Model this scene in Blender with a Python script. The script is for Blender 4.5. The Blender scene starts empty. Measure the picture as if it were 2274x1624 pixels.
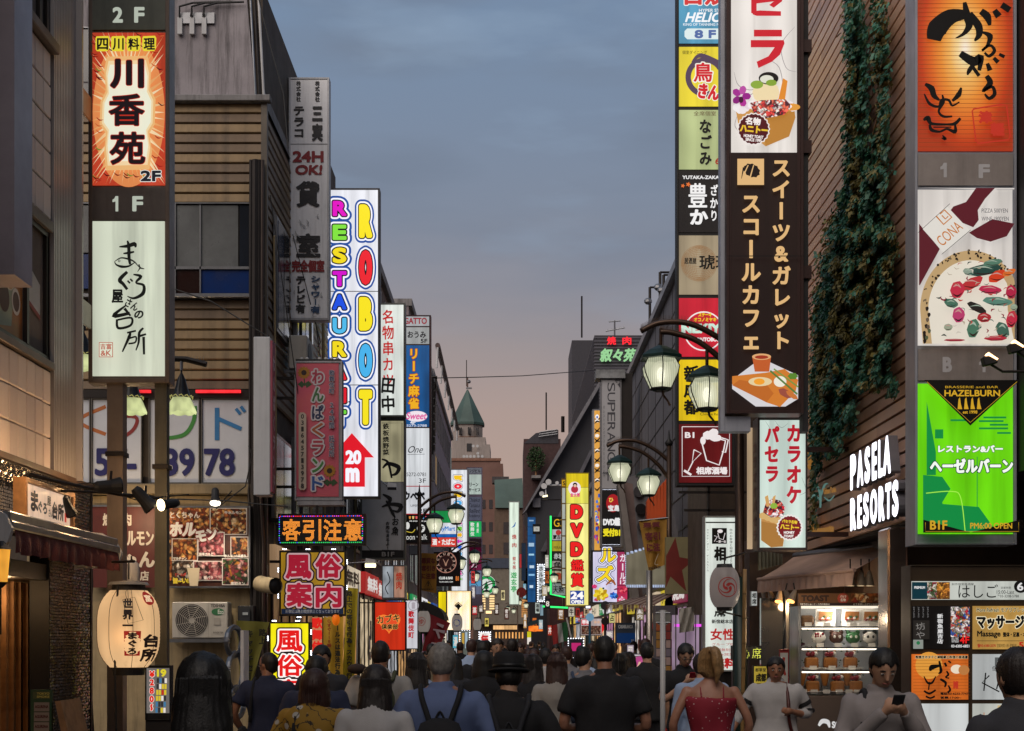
import bpy,bmesh,math,random
from mathutils import Vector,Matrix,noise
PI=math.pi
R=math.radians
rnd=random.Random(7)
ru=rnd.uniform
rc=rnd.choice
sin=math.sin
cos=math.cos
scene=bpy.context.scene
COL=scene.collection
#  camera
# the camera stands in the middle of the pedestrian street, level, with a rising-front lens
F=3158.0;CX=1137.0;CY=1425.0;EYE=1.75
cam_d=bpy.data.cameras.new('camera')
cam_d.lens=50.0;cam_d.sensor_width=36.0
cam_d.shift_x=0.0;cam_d.shift_y=(CY-812.0)/2274.0
cam_d.clip_start=0.1;cam_d.clip_end=3000
cam=bpy.data.objects.new('camera',cam_d)
cam.location=(0,0,EYE);cam.rotation_euler=(R(90),0,0)
COL.objects.link(cam);scene.camera=cam
#  sky at dusk
world=bpy.data.worlds.new('World');scene.world=world
world.use_nodes=True
nt=world.node_tree;nt.nodes.clear()
N=nt.nodes.new;L=nt.links.new
wo=N('ShaderNodeOutputWorld');bg=N('ShaderNodeBackground')
tc=N('ShaderNodeTexCoord');sep=N('ShaderNodeSeparateXYZ')
L(tc.outputs['Generated'],sep.inputs[0])
rmp=N('ShaderNodeValToRGB')
def s2l(c):
 return c/12.92 if c<=0.04045 else ((c+0.055)/1.055)**2.4
def hexc(h):
 h=h.lstrip('#')
 return tuple(s2l(int(h[i:i+2],16)/255)for i in (0,2,4))
rmp.color_ramp.elements.remove(rmp.color_ramp.elements[0])
SKY=[(0.0,'b8978a'),(0.10,'b39b90'),(0.163,'ab9791'),(0.203,'9c9293'),(0.248,'8c8d98'),(0.29,'7f899b'),(0.347,'7a8aa1'),(0.41,'768ba6'),(1.0,'7a8da6')]
rmp.color_ramp.elements[0].position=0.0
rmp.color_ramp.elements[0].color=(*hexc(SKY[0][1]),1)
for p,h in SKY[1:]:
 e=rmp.color_ramp.elements.new(p);e.color=(*hexc(h),1)
L(sep.outputs['Z'],rmp.inputs[0])
# thin cloud streaks
mp=N('ShaderNodeMapping');mp.inputs['Scale'].default_value=(1.6,1.6,6.5)
mp.inputs['Rotation'].default_value=(0,R(14),0)
L(tc.outputs['Generated'],mp.inputs[0])
nz=N('ShaderNodeTexNoise');nz.inputs['Scale'].default_value=2.6;nz.inputs['Detail'].default_value=4;nz.inputs['Roughness'].default_value=0.5
L(mp.outputs[0],nz.inputs['Vector'])
cr=N('ShaderNodeMapRange');cr.inputs[1].default_value=0.42;cr.inputs[2].default_value=0.62;cr.inputs[4].default_value=0.8
L(nz.outputs['Fac'],cr.inputs[0])
hi=N('ShaderNodeMapRange');hi.inputs[1].default_value=0.16;hi.inputs[2].default_value=0.34;L(sep.outputs['Z'],hi.inputs[0])
mm_=N('ShaderNodeMath');mm_.operation='MULTIPLY';L(cr.outputs[0],mm_.inputs[0]);L(hi.outputs[0],mm_.inputs[1])
mixc=N('ShaderNodeMix');mixc.data_type='RGBA'
L(mm_.outputs[0],mixc.inputs[0]);L(rmp.outputs[0],mixc.inputs[6]);mixc.inputs[7].default_value=(*hexc('737f92'),1)
nz2=N('ShaderNodeTexNoise');nz2 .inputs['Scale'].default_value=3.4;nz2 .inputs['Detail'].default_value=5;L(mp.outputs[0],nz2 .inputs['Vector'])
c2_=N('ShaderNodeMapRange');c2_.inputs[1].default_value=0.52;c2_.inputs[2].default_value=0.72;c2_.inputs[4].default_value=0.7;L(nz2 .outputs['Fac'],c2_.inputs[0])
m2_=N('ShaderNodeMath');m2_.operation='MULTIPLY';L(c2_.outputs[0],m2_.inputs[0]);L(hi.outputs[0],m2_.inputs[1])
mix2=N('ShaderNodeMix');mix2 .data_type='RGBA';L(m2_.outputs[0],mix2 .inputs[0]);L(mixc.outputs[2],mix2 .inputs[6]);mix2 .inputs[7].default_value=(*hexc('8da2ba'),1);mixc=mix2
sky=N('ShaderNodeTexSky');sky.sky_type='NISHITA';sky.sun_disc=False
sky.sun_elevation=R(0.5);sky.sun_rotation=R(75)
mixn=N('ShaderNodeMix');mixn.data_type='RGBA';mixn.blend_type='ADD';mixn.inputs[0].default_value=0.01
L(mixc.outputs[2],mixn.inputs[6]);L(sky.outputs[0],mixn.inputs[7])
L(mixn.outputs[2],bg.inputs[0]);bg.inputs[1].default_value=1.0
L(bg.outputs[0],wo.inputs[0])
# the sun is already down: only a very weak, broad glow from its direction
sun_d=bpy.data.lights.new('sun','SUN');sun_d.energy=2.3;sun_d.angle=R(60);sun_d.color=(1,0.85,0.72)
sun=bpy.data.objects.new('sun',sun_d);sun.rotation_euler=(R(48),0,R(-28));COL.objects.link(sun)
scene.view_settings.view_transform='Standard';scene.view_settings.look='None'
scene.view_settings.exposure=0;scene.view_settings.gamma=1;scene.view_settings.use_curve_mapping=False
scene.render.engine='CYCLES'
scene.cycles.use_denoising=True
scene.cycles.max_bounces=6;scene.cycles.diffuse_bounces=3;scene.cycles.glossy_bounces=3
scene.cycles.transparent_max_bounces=12;scene.cycles.sample_clamp_indirect=4
scene.cycles.caustics_reflective=False;scene.cycles.caustics_refractive=False
#  materials
_M={}
def mat(name,col,rough=0.7,metal=0.0,var=0.25,scale=3.0,bump=0.0,bscale=40.0,streak=0.0,spec=0.5,col2=None):
 """procedural surface: base colour broken up by noise, optional vertical dirt streaks and fine relief"""
 if name in _M:return _M[name]
 m=bpy.data.materials.new(name);m.use_nodes=True
 t=m.node_tree;b=t.nodes['Principled BSDF']
 c=hexc(col)if isinstance(col,str)else col
 c2=(hexc(col2)if isinstance(col2,str)else col2)if col2 else tuple(x*(1-var)for x in c)
 tx=t.nodes.new('ShaderNodeTexCoord')
 n=t.nodes.new('ShaderNodeTexNoise');n.inputs['Scale'].default_value=scale;n.inputs['Detail'].default_value=7
 n.inputs['Roughness'].default_value=0.6
 t.links.new(tx.outputs['Object'],n.inputs['Vector'])
 mr=t.nodes.new('ShaderNodeMapRange');mr.inputs[1].default_value=0.35;mr.inputs[2].default_value=0.65
 t.links.new(n.outputs['Fac'],mr.inputs[0])
 mx=t.nodes.new('ShaderNodeMix');mx.data_type='RGBA'
 mx.inputs[6].default_value=(*c,1);mx.inputs[7].default_value=(*c2,1)
 t.links.new(mr.outputs[0],mx.inputs[0])
 out=mx.outputs[2]
 if streak:
  mp=t.nodes.new('ShaderNodeMapping');mp.inputs['Scale'].default_value=(5,5,0.35)
  t.links.new(tx.outputs['Object'],mp.inputs[0])
  n2=t.nodes.new('ShaderNodeTexNoise');n2 .inputs['Scale'].default_value=1.6;n2 .inputs['Detail'].default_value=8
  n2 .inputs['Roughness'].default_value=0.7
  t.links.new(mp.outputs[0],n2 .inputs['Vector'])
  m2=t.nodes.new('ShaderNodeMapRange');m2 .inputs[1].default_value=0.48;m2 .inputs[2].default_value=0.72
  m2 .inputs[4].default_value=streak
  t.links.new(n2 .outputs['Fac'],m2 .inputs[0])
  mm=t.nodes.new('ShaderNodeMix');mm.data_type='RGBA'
  t.links.new(m2 .outputs[0],mm.inputs[0]);t.links.new(out,mm.inputs[6])
  mm.inputs[7].default_value=(0.015,0.013,0.011,1)
  out=mm.outputs[2]
 t.links.new(out,b.inputs['Base Color'])
 b.inputs['Roughness'].default_value=rough;b.inputs['Metallic'].default_value=metal
 b.inputs['Specular IOR Level'].default_value=spec
 r2=t.nodes.new('ShaderNodeMapRange');r2 .inputs[3].default_value=max(0,rough-0.12);r2 .inputs[4].default_value=min(1,rough+0.12)
 t.links.new(n.outputs['Fac'],r2 .inputs[0]);t.links.new(r2 .outputs[0],b.inputs['Roughness'])
 if bump:
  nb=t.nodes.new('ShaderNodeTexNoise');nb.inputs['Scale'].default_value=bscale;nb.inputs['Detail'].default_value=4
  t.links.new(tx.outputs['Object'],nb.inputs['Vector'])
  bp=t.nodes.new('ShaderNodeBump');bp.inputs['Strength'].default_value=bump;bp.inputs['Distance'].default_value=0.02
  t.links.new(nb.outputs['Fac'],bp.inputs['Height']);t.links.new(bp.outputs[0],b.inputs['Normal'])
 _M[name]=m
 return m
def lit(col,k=0.9,uneven=0.12,sample=True,name=None,scale=1.3,base=0.25):
 """backlit printed plastic: gives off light of its own colour, tubes behind make it slightly uneven"""
 key=('lit',col,k,uneven,sample,scale)
 if key in _M:return _M[key]
 m=bpy.data.materials.new(name or 'lit_%s'%col);m.use_nodes=True
 t=m.node_tree;b=t.nodes['Principled BSDF']
 c=hexc(col)
 b.inputs['Base Color'].default_value=(*[x*base for x in c],1)
 b.inputs['Roughness'].default_value=0.45
 b.inputs['Specular IOR Level'].default_value=0.3
 b.inputs['Emission Color'].default_value=(*c,1)
 if uneven:
  g=t.nodes.new('ShaderNodeTexCoord')
  mp=t.nodes.new('ShaderNodeMapping');mp.inputs['Scale'].default_value=(1.4,1,0.8)
  t.links.new(g.outputs['Object'],mp.inputs[0])
  n=t.nodes.new('ShaderNodeTexNoise');n.inputs['Scale'].default_value=scale;n.inputs['Detail'].default_value=1
  t.links.new(mp.outputs[0],n.inputs['Vector'])
  mr=t.nodes.new('ShaderNodeMapRange');mr.inputs[1].default_value=0.3;mr.inputs[2].default_value=0.7
  mr.inputs[3].default_value=k*(1-uneven);mr.inputs[4].default_value=k*(1+uneven)
  t.links.new(n.outputs['Fac'],mr.inputs[0]);src=mr.outputs[0]
  if sample:
   m2=t.nodes.new('ShaderNodeMapping');m2 .inputs['Scale'].default_value=(9,9,.5);t.links.new(g.outputs['Object'],m2 .inputs[0])
   n2=t.nodes.new('ShaderNodeTexNoise');n2 .inputs['Scale'].default_value=1.2;n2 .inputs['Detail'].default_value=6;t.links.new(m2 .outputs[0],n2 .inputs['Vector'])
   r2=t.nodes.new('ShaderNodeMapRange');r2 .inputs[1].default_value=.5;r2 .inputs[2].default_value=.75;r2 .inputs[3].default_value=1;r2 .inputs[4].default_value=.72;t.links.new(n2 .outputs['Fac'],r2 .inputs[0])
   wv=t.nodes.new('ShaderNodeTexWave');wv.inputs['Scale'].default_value=.9;wv.inputs['Distortion'].default_value=.6;t.links.new(g.outputs['Object'],wv.inputs['Vector'])
   r3=t.nodes.new('ShaderNodeMapRange');r3 .inputs[3].default_value=.88;r3 .inputs[4].default_value=1.08;t.links.new(wv.outputs['Fac'],r3 .inputs[0])
   for o_ in (r2 .outputs[0],r3 .outputs[0]):mu=t.nodes.new('ShaderNodeMath');mu.operation='MULTIPLY';t.links.new(src,mu.inputs[0]);t.links.new(o_,mu.inputs[1]);src=mu.outputs[0]
  t.links.new(src,b.inputs['Emission Strength'])
 else:
  b.inputs['Emission Strength'].default_value=k
 m.cycles.emission_sampling='FRONT' if sample else 'NONE'
 _M[key]=m
 return m
def ink(col,k=0.9):
 return lit(col,k,0.0,False)
def paint(col,rough=0.6,**kw):
 return mat('paint_'+col,col,rough,var=0.15,**kw)
#  mesh builder
class MB:
 def __init__(s):s.v=[];s.f=[];s.mi=[];s.mats=[];s.sm=False
 def _m(s,m):
  if m not in s.mats:s.mats.append(m)
  return s.mats.index(m)
 def add(s,vs,fs,m):
  o=len(s.v);k=s._m(m)
  s.v+=[tuple(v)for v in vs]
  for f in fs:s.f.append([i+o for i in f]);s.mi.append(k)
  return s
 def box(s,x0,x1,y0,y1,z0,z1,m):
  if x0>x1:x0,x1=x1,x0
  if y0>y1:y0,y1=y1,y0
  if z0>z1:z0,z1=z1,z0
  vs=[(x,y,z)for x in (x0,x1)for y in (y0,y1)for z in (z0,z1)]
  return s.add(vs,[(0,1,3,2),(4,6,7,5),(0,4,5,1),(2,3,7,6),(0,2,6,4),(1,5,7,3)],m)
 def tube(s,pts,r,m,n=8,cap=True):
  pts=[Vector(p)for p in pts];k=len(pts)
  rs=r if isinstance(r,(list,tuple))else [r]*k
  vs=[];fs=[]
  up=None
  for i,p in enumerate(pts):
   d=(pts[min(i+1,k-1)]-pts[max(i-1,0)])
   if d.length<1e-9:d=Vector((0,0,1))
   d.normalize()
   if up is None:
    up=d.orthogonal().normalized()
   up=(up-d*up.dot(d))
   if up.length<1e-6:up=d.orthogonal()
   up.normalize()
   sd=d.cross(up)
   for j in range(n):
    a=2*PI*j/n
    vs.append(p+(up*cos(a)+sd*sin(a))*rs[i])
  for i in range(k-1):
   for j in range(n):
    a=i*n+j;b=i*n+(j+1)%n
    fs.append((a,b,b+n,a+n))
  if cap:
   fs.append(list(range(n))[::-1]);fs.append([(k-1)*n+j for j in range(n)])
  return s.add(vs,fs,m)
 def loft(s,rings,m,n=16,cap=True):
  """rings: (center, rx, ry) horizontal ellipses or (center, rx, ry, power)"""
  vs=[];fs=[]
  for rg in rings:
   c,rx,ry=rg[0],rg[1],rg[2];pw=rg[3]if len(rg)>3 else 1.0
   for j in range(n):
    a=2*PI*j/n;ca,sa=cos(a),sin(a)
    vs.append((c[0]+rx*math.copysign(abs(ca)**pw,ca),c[1]+ry*math.copysign(abs(sa)**pw,sa),c[2]))
  k=len(rings)
  for i in range(k-1):
   for j in range(n):
    a=i*n+j;b=i*n+(j+1)%n
    fs.append((a,b,b+n,a+n))
  if cap:
   fs.append(list(range(n))[::-1]);fs.append([(k-1)*n+j for j in range(n)])
  return s.add(vs,fs,m)
 def lathe(s,c,prof,m,n=16,cap=False):
  return s.loft([((c[0],c[1],c[2]+z),r,r)for r,z in prof],m,n,cap)
 def sphere(s,c,rx,ry,rz,m,n=12,k=8):
  return s.loft([((c[0],c[1],c[2]-rz*cos(PI*i/k)),max(rx*sin(PI*i/k),1e-4),max(ry*sin(PI*i/k),1e-4))for i in range(k+1)],m,n)
 def prism(s,pts,h,m):
  """pts: 3d polygon; h: extrusion vector"""
  k=len(pts);h=Vector(h)
  vs=[Vector(p)for p in pts]+[Vector(p)+h for p in pts]
  fs=[list(range(k))[::-1],[k+i for i in range(k)]]+[(i,(i+1)%k,(i+1)%k+k,i+k)for i in range(k)]
  return s.add(vs,fs,m)
 def xform(s,M):
  s.v=[tuple(M@Vector(v))for v in s.v];return s
 def mesh(s,name,org=(0,0,0)):
  me=bpy.data.meshes.new(name)
  me.from_pydata([(v[0]-org[0],v[1]-org[1],v[2]-org[2])for v in s.v],[],s.f)
  for m in s.mats:me.materials.append(m)
  me.polygons.foreach_set('material_index',s.mi)
  if s.sm:me.polygons.foreach_set('use_smooth',[True]*len(s.f))
  me.update();return me
def tri_fix(me):
 b=bmesh.new();b.from_mesh(me);bmesh.ops.recalc_face_normals(b,faces=b.faces);b.to_mesh(me);b.free()
def tagp(o,label=None,cat=None,group=None,kind=None):
 if label:o['label']=label
 if cat:o['category']=cat
 if group:o['group']=group
 if kind:o['kind']=kind
 return o
class Thing:
 """an Empty at the thing's base; parts are meshes given in world (or local) coordinates"""
 def __init__(s,name,label,cat,org=(0,0,0),group=None,rz=0.0,local=False,kind=None):
  s.e=bpy.data.objects.new(name,None);s.e.empty_display_size=0.1
  COL.objects.link(s.e);s.e.location=org;s.e.rotation_euler=(0,0,rz)
  s.org=(0,0,0)if local else tuple(org)
  tagp(s.e,label,cat,group,kind)
 def part(s,name,mb,sub=None,label=None,smooth=None,kind=None,bevel=0):
  if isinstance(mb,MB):
   if not mb.v:return None
   if smooth is not None:mb.sm=smooth
   me=mb.mesh(name,s.org)
  else:me=mb
  o=bpy.data.objects.new(name,me);COL.objects.link(o);o.parent=sub or s.e
  if label:o['label']=label
  if kind:o['kind']=kind
  if bevel:
   md=o.modifiers.new('edge','BEVEL');md.width=bevel;md.segments=1;md.limit_method='ANGLE'
  return o
def solo(name,mb,label=None,cat=None,kind=None,group=None,smooth=None,org=None):
 if smooth is not None:mb.sm=smooth
 if org is None:org=(0,0,0)
 o=bpy.data.objects.new(name,mb.mesh(name,org));o.location=org;COL.objects.link(o)
 return tagp(o,label,cat,group,kind)
def copy_tree(o,parent=None):
 c=o.copy();COL.objects.link(c);c.parent=parent
 for ch in list(o.children):copy_tree(ch,c)
 return c
# pixel + distance -> place
def PX(px,Y):return (px-CX)/F*Y
def PZ(py,Y):return EYE+(CY-py)/F*Y
def P(px,py,Y):return (PX(px,Y),Y,PZ(py,Y))
#  lettering
_G={}
import numpy as np
def raw_glyph(st):
 k=('raw',st)
 if k in _G:return _G[k]
 c=bpy.data.curves.new('t','FONT');c.body=st;c.size=1;c.resolution_u=4
 o=bpy.data.objects.new('t',c);m=o.to_mesh()
 r=([(v.co.x,v.co.y)for v in m.vertices],[tuple(p.vertices)for p in m.polygons])
 o.to_mesh_clear();bpy.data.objects.remove(o);bpy.data.curves.remove(c)
 _G[k]=r
 return r
def glyph_field(st,asp,reach):
 """signed distance to the outline of the lettering, sampled on a grid (negative inside)"""
 k=('sdf',st,asp)
 if k in _G and _G[k][5]>=reach:return _G[k]
 v,fs=raw_glyph(st)
 V=np.array(v);V[:,0]*=asp
 tri=[]
 ed={}
 for f in fs:
  for i in range(1,len(f)-1):tri.append((f[0],f[i],f[i+1]))
  for i in range(len(f)):
   e=tuple(sorted((f[i],f[(i+1)%len(f)])));ed[e]=ed.get(e,0)+1
 E=[e for e,n in ed.items()if n==1]
 cell=(1/60 if len(st)<=2 else 1/40 if len(st)<=5 else 1/26)*(1.0 if asp>.5 else.75)
 pad=reach+cell*2
 x0,y0=V.min(0)-pad;x1,y1=V.max(0)+pad
 nx=int((x1-x0)/cell)+2;ny=int((y1-y0)/cell)+2
 gx,gy=np.meshgrid(x0+np.arange(nx)*cell,y0+np.arange(ny)*cell)
 P_=np.stack([gx.ravel(),gy.ravel()],1)
 d=np.full(len(P_),9.0);ins=np.zeros(len(P_),bool)
 for a_,b_ in E:
  A=V[a_];B_=V[b_];AB=B_-A;L2=AB@AB
  if L2<1e-14:continue
  t=np.clip(((P_-A)@AB)/L2,0,1);q=P_-A-t[:,None]*AB
  d=np.minimum(d,q[:,0]**2+q[:,1]**2)
 d=np.sqrt(d)
 for a_,b_,c_ in tri:
  A,B_,C_=V[a_],V[b_],V[c_]
  lo=np.minimum(np.minimum(A,B_),C_);hi=np.maximum(np.maximum(A,B_),C_)
  w=np.where((P_[:,0]>=lo[0])&(P_[:,0]<=hi[0])&(P_[:,1]>=lo[1])&(P_[:,1]<=hi[1])&~ins)[0]
  if not len(w):continue
  Q=P_[w]
  def cr(U,W):return (W[0]-U[0])*(Q[:,1]-U[1])-(W[1]-U[1])*(Q[:,0]-U[0])
  c1,c2,c3=cr(A,B_),cr(B_,C_),cr(C_,A)
  ins[w[((c1>=0)&(c2>=0)&(c3>=0))|((c1<=0)&(c2<=0)&(c3<=0))]]=True
 d[ins]*=-1
 r=(d.reshape(ny,nx),x0,y0,cell,(V.min(0),V.max(0)),reach)
 _G[k]=r
 return r
def glyph(st,bold=0.0,asp=1.0):
 """flat mesh of the lettering, thickened by bold (in letter heights); x is scaled by asp first"""
 asp=round(asp,1)if asp>.95 else round(asp,2)
 asp=max(asp,.12)
 k=(st,round(bold,3),asp)
 if k in _G:return _G[k]
 if bold<.012:
  v,f=raw_glyph(st);r=([(x*asp,y)for x,y in v],f)
  _G[k]=r;return r
 D,x0,y0,c,_,_r=glyph_field(st,asp,max(bold,.06));D=D-bold
 ny,nx=D.shape;vs=[];fs=[];cache={}
 def gv(i,j):
  q=(i,j,0)
  if q not in cache:cache[q]=len(vs);vs.append((x0+i*c,y0+j*c))
  return cache[q]
 def ev(i,j,i2,j2):
  q=(min((i,j),(i2,j2)),max((i,j),(i2,j2)))
  if q not in cache:
   a,b=D[j,i],D[j2,i2];t=a/(a-b);cache[q]=len(vs);vs.append((x0+(i+(i2-i)*t)*c,y0+(j+(j2-j)*t)*c))
  return cache[q]
 I=D<0
 full=I[:-1,:-1]&I[1:,:-1]&I[:-1,1:]&I[1:,1:]
 some=(I[:-1,:-1]|I[1:,:-1]|I[:-1,1:]|I[1:,1:])&~full
 for j in range(ny-1):
  row=full[j];i=0
  idx=np.flatnonzero(row)
  if len(idx):
   br=np.flatnonzero(np.diff(idx)>1);st_=[idx[0]]+[idx[b+1]for b in br];en=[idx[b]for b in br]+[idx[-1]]
   for a,b in zip(st_,en):fs.append((gv(a,j),gv(b+1,j),gv(b+1,j+1),gv(a,j+1)))
  for i in np.flatnonzero(some[j]):
   cs=((i,j),(i+1,j),(i+1,j+1),(i,j+1));p=[]
   for n_ in range(4):
    a=cs[n_];b=cs[(n_+1)%4]
    if I[a[1],a[0]]:p.append(gv(*a))
    if I[a[1],a[0]]!=I[b[1],b[0]]:p.append(ev(*a,*b))
   if len(p)>2:fs.append(tuple(p))
 r=(vs,fs);_G[k]=r
 return r
class Canvas:
 """flat print: draws on a plane through fn(u, v, layer) -> xyz; every stroke lies a little proud of the one below"""
 def __init__(s,fn,eps=0.0025):
  s.fn=fn;s.k=1;s.eps=eps;s.art=MB();s.let=MB()
 def _put(s,mb,pts,faces,m):
  d=s.k*s.eps;s.k+=1
  mb.add([s.fn(u,v,d)for u,v in pts],faces,m)
 def rect(s,x0,y0,x1,y1,m):s._put(s.art,[(x0,y0),(x1,y0),(x1,y1),(x0,y1)],[(0,1,2,3)],m);return s
 def poly(s,pts,m):s._put(s.art,pts,[list(range(len(pts)))],m);return s
 def ell(s,cx,cy,rx,ry,m,n=28,jag=0.0,rot=0.0):
  p=[]
  for i in range(n):
   a=2*PI*i/n;q=1-(jag if i%2 else 0)
   x=rx*q*cos(a);y=ry*q*sin(a)
   p.append((cx+x*cos(rot)-y*sin(rot),cy+x*sin(rot)+y*cos(rot)))
  return s.poly(p,m)
 def ring(s,cx,cy,r,w,m,ry=None,a0=0,a1=360,n=36):
  ry=ry or r;pts=[];fs=[]
  for i in range(n+1):
   a=R(a0+(a1-a0)*i/n)
   for q in (0,w):pts.append((cx+(r-q)*cos(a),cy+(ry-q)*sin(a)))
  for i in range(n):fs.append((2*i,2*i+1,2*i+3,2*i+2))
  s._put(s.art,pts,fs,m);return s
 def stroke(s,pts,w,m,let=True,sub=5):
  """brush stroke; w = width or list of widths at the points, smoothed"""
  n=len(pts);ws=list(w)if isinstance(w,(list,tuple))else [w]*n
  if n>2:
   q=[];qw=[]
   for i in range(n-1):
    p0=pts[max(i-1,0)];p1=pts[i];p2=pts[i+1];p3=pts[min(i+2,n-1)]
    for j in range(sub):
     t=j/sub;t2=t*t;t3=t2*t
     q.append(tuple(0.5*((2*p1[d])+(-p0[d]+p2[d])*t+(2*p0[d]-5*p1[d]+4*p2[d]-p3[d])*t2+(-p0[d]+3*p1[d]-3*p2[d]+p3[d])*t3)for d in (0,1)))
     qw.append(ws[i]*(1-t)+ws[i+1]*t)
   q.append(pts[-1]);qw.append(ws[-1])
  else:q,qw=pts,ws
  L_=[];n=len(q)
  vs=[]
  for i in range(n):
   a=q[max(i-1,0)];b=q[min(i+1,n-1)]
   dx,dy=b[0]-a[0],b[1]-a[1];l=math.hypot(dx,dy)or 1
   nx,ny=-dy/l,dx/l;h=qw[i]/2
   vs+=[(q[i][0]+nx*h,q[i][1]+ny*h),(q[i][0]-nx*h,q[i][1]-ny*h)]
  s._put(s.let if let else s.art,vs,[(2*i,2*i+1,2*i+3,2*i+2)for i in range(n-1)],m)
  return s
 def text(s,st,x0,y0,x1,y1,m,bold=0.02,outl=None,shear=0.0,rot=0.0,keep=False):
  """fit a line of text into the box; outl = [(extra, material), ...] drawn below, widest first"""
  rv,_=raw_glyph(st)
  if not rv:return s
  cx,cy=(x0+x1)/2,(y0+y1)/2
  w0=max(p[0]for p in rv)-min(p[0]for p in rv)+2*bold;h0=max(p[1]for p in rv)-min(p[1]for p in rv)+2*bold
  asp=((x1-x0)/w0)/((y1-y0)/h0)
  if keep:asp=1.0
  base,_=glyph(st,bold,asp)
  bx0=min(p[0]for p in base);bx1=max(p[0]for p in base);by0=min(p[1]for p in base);by1=max(p[1]for p in base)
  sx=(x1-x0)/(bx1-bx0);sy=(y1-y0)/(by1-by0)
  if keep:sx=sy=min(sx,sy)
  for ex,mm in list(outl or [])+[(0,m)]:
   pts,fs=glyph(st,bold+ex,asp)
   q=[]
   for x,y in pts:
    u=(x-(bx0+bx1)/2)*sx;v=-(y-(by0+by1)/2)*sy
    u+=-v*shear
    c,sn=cos(rot),sin(rot)
    q.append((cx+u*c-v*sn,cy+u*sn+v*c))
   s._put(s.let,q,fs,mm)
  return s
 def vtext(s,st,xc,y0,y1,w,m,bold=0.02,outl=None,jit=0.0,fill=0.92):
  """vertical line of characters, each in its own cell"""
  n=len(st);ch=(y1-y0)/n
  k=s.k
  for i,c in enumerate(st):
   if c in ' 　':continue
   if c in 'ー―-~〜−':
    cx,cy=xc,y0+(i+.5)*ch
    base,_=glyph(c,bold)
    bx0=min(p[0]for p in base);bx1=max(p[0]for p in base);by0=min(p[1]for p in base);by1=max(p[1]for p in base)
    hh=ch*0.8;ww=max(w*0.11,(by1-by0)/max(bx1-bx0,.01)*hh)
    for ex,mm in list(outl or [])+[(0,m)]:
     pts,fs=glyph(c,bold+ex)
     s._put(s.let,[(cx-(p[1]-(by0+by1)/2)*ww/(by1-by0),cy+(p[0]-(bx0+bx1)/2)*hh/(bx1-bx0))for p in pts],fs,mm)
    continue
   cx,cy=xc,y0+(i+.5)*ch
   if c in '、。':cx+=w*.3;cy-=ch*.3
   rj=ru(-jit,jit)if jit else 0
   pts0,_=glyph(c,bold)
   lat=ord(c)<0x2000
   if lat and pts0:
    bx0=min(p[0]for p in pts0);bx1=max(p[0]for p in pts0);by0=min(p[1]for p in pts0);by1=max(p[1]for p in pts0)
    mx,my=(bx0+bx1)/2,(by0+by1)/2
    sx=sy=ch*fill/0.95
    if c in ',-':pass
   else:
    mx,my=0.5,0.38;sx=w;sy=ch*fill
   for ex,mm in list(outl or [])+[(0,m)]:
    pts,fs=glyph(c,bold+ex)
    q=[]
    for x,y in pts:
     u=(x-mx)*sx;v=-(y-my)*sy
     q.append((cx+u*cos(rj)-v*sin(rj),cy+u*sin(rj)+v*cos(rj)))
    s._put(s.let,q,fs,mm)
  return s
 def done(s,T,sub=None,an='artwork',ln='lettering'):
  if s.art.v:T.part(an,s.art,sub)
  if s.let.v:T.part(ln,s.let,sub)
def one(C,x0,y0,x1,y1,m):
 w=x1-x0;C.poly([(x0+w*.42,y0),(x0+w*.8,y0),(x0+w*.8,y1),(x0+w*.42,y1),(x0+w*.42,y0+w*.75),(x0,y0+w*.85),(x0,y0+w*.5),(x0+w*.25,y0+w*.35)],m)
def food(cols,k=0.0,scale=26,seed=0):
 """printed food photograph: lumps of the given colours, each shaded from its middle"""
 key=('food',tuple(cols),k,scale)
 if key in _M:return _M[key]
 m=bpy.data.materials.new('food_print');m.use_nodes=True;t=m.node_tree;b=t.nodes['Principled BSDF'];W=t.nodes.new;K=t.links.new
 tx=W('ShaderNodeTexCoord');n=W('ShaderNodeTexNoise');n.inputs['Scale'].default_value=scale*.5;K(tx.outputs['Object'],n.inputs['Vector'])
 ad=W('ShaderNodeMix');ad.data_type='VECTOR';ad.inputs[0].default_value=.10;K(tx.outputs['Object'],ad.inputs[4]);K(n.outputs['Color'],ad.inputs[5])
 v=W('ShaderNodeTexVoronoi');v.inputs['Scale'].default_value=scale;K(ad.outputs[1],v.inputs['Vector'])
 sp=W('ShaderNodeSeparateColor');K(v.outputs['Color'],sp.inputs[0]);r=W('ShaderNodeValToRGB');r.color_ramp.interpolation='CONSTANT'
 for i,c in enumerate(cols):
  e=r.color_ramp.elements[0]if i==0 else r.color_ramp.elements.new(i/len(cols));e.color=(*hexc(c),1)
 K(sp.outputs[0],r.inputs[0]);mr=W('ShaderNodeMapRange');mr.inputs[1].default_value=.1;mr.inputs[2].default_value=.75;mr.inputs[3].default_value=1.25;mr.inputs[4].default_value=.25;K(v.outputs['Distance'],mr.inputs[0])
 mu=W('ShaderNodeVectorMath');mu.operation='SCALE';K(r.outputs[0],mu.inputs[0]);K(mr.outputs[0],mu.inputs[3])
 K(mu.outputs[0],b.inputs['Base Color']);b.inputs['Roughness'].default_value=.4
 if k:K(mu.outputs[0],b.inputs['Emission Color']);b.inputs['Emission Strength'].default_value=k
 _M[key]=m;return m
def face_cam(Y):
 return lambda u,v,d:(PX(u,Y),Y-d,PZ(v,Y))
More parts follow.
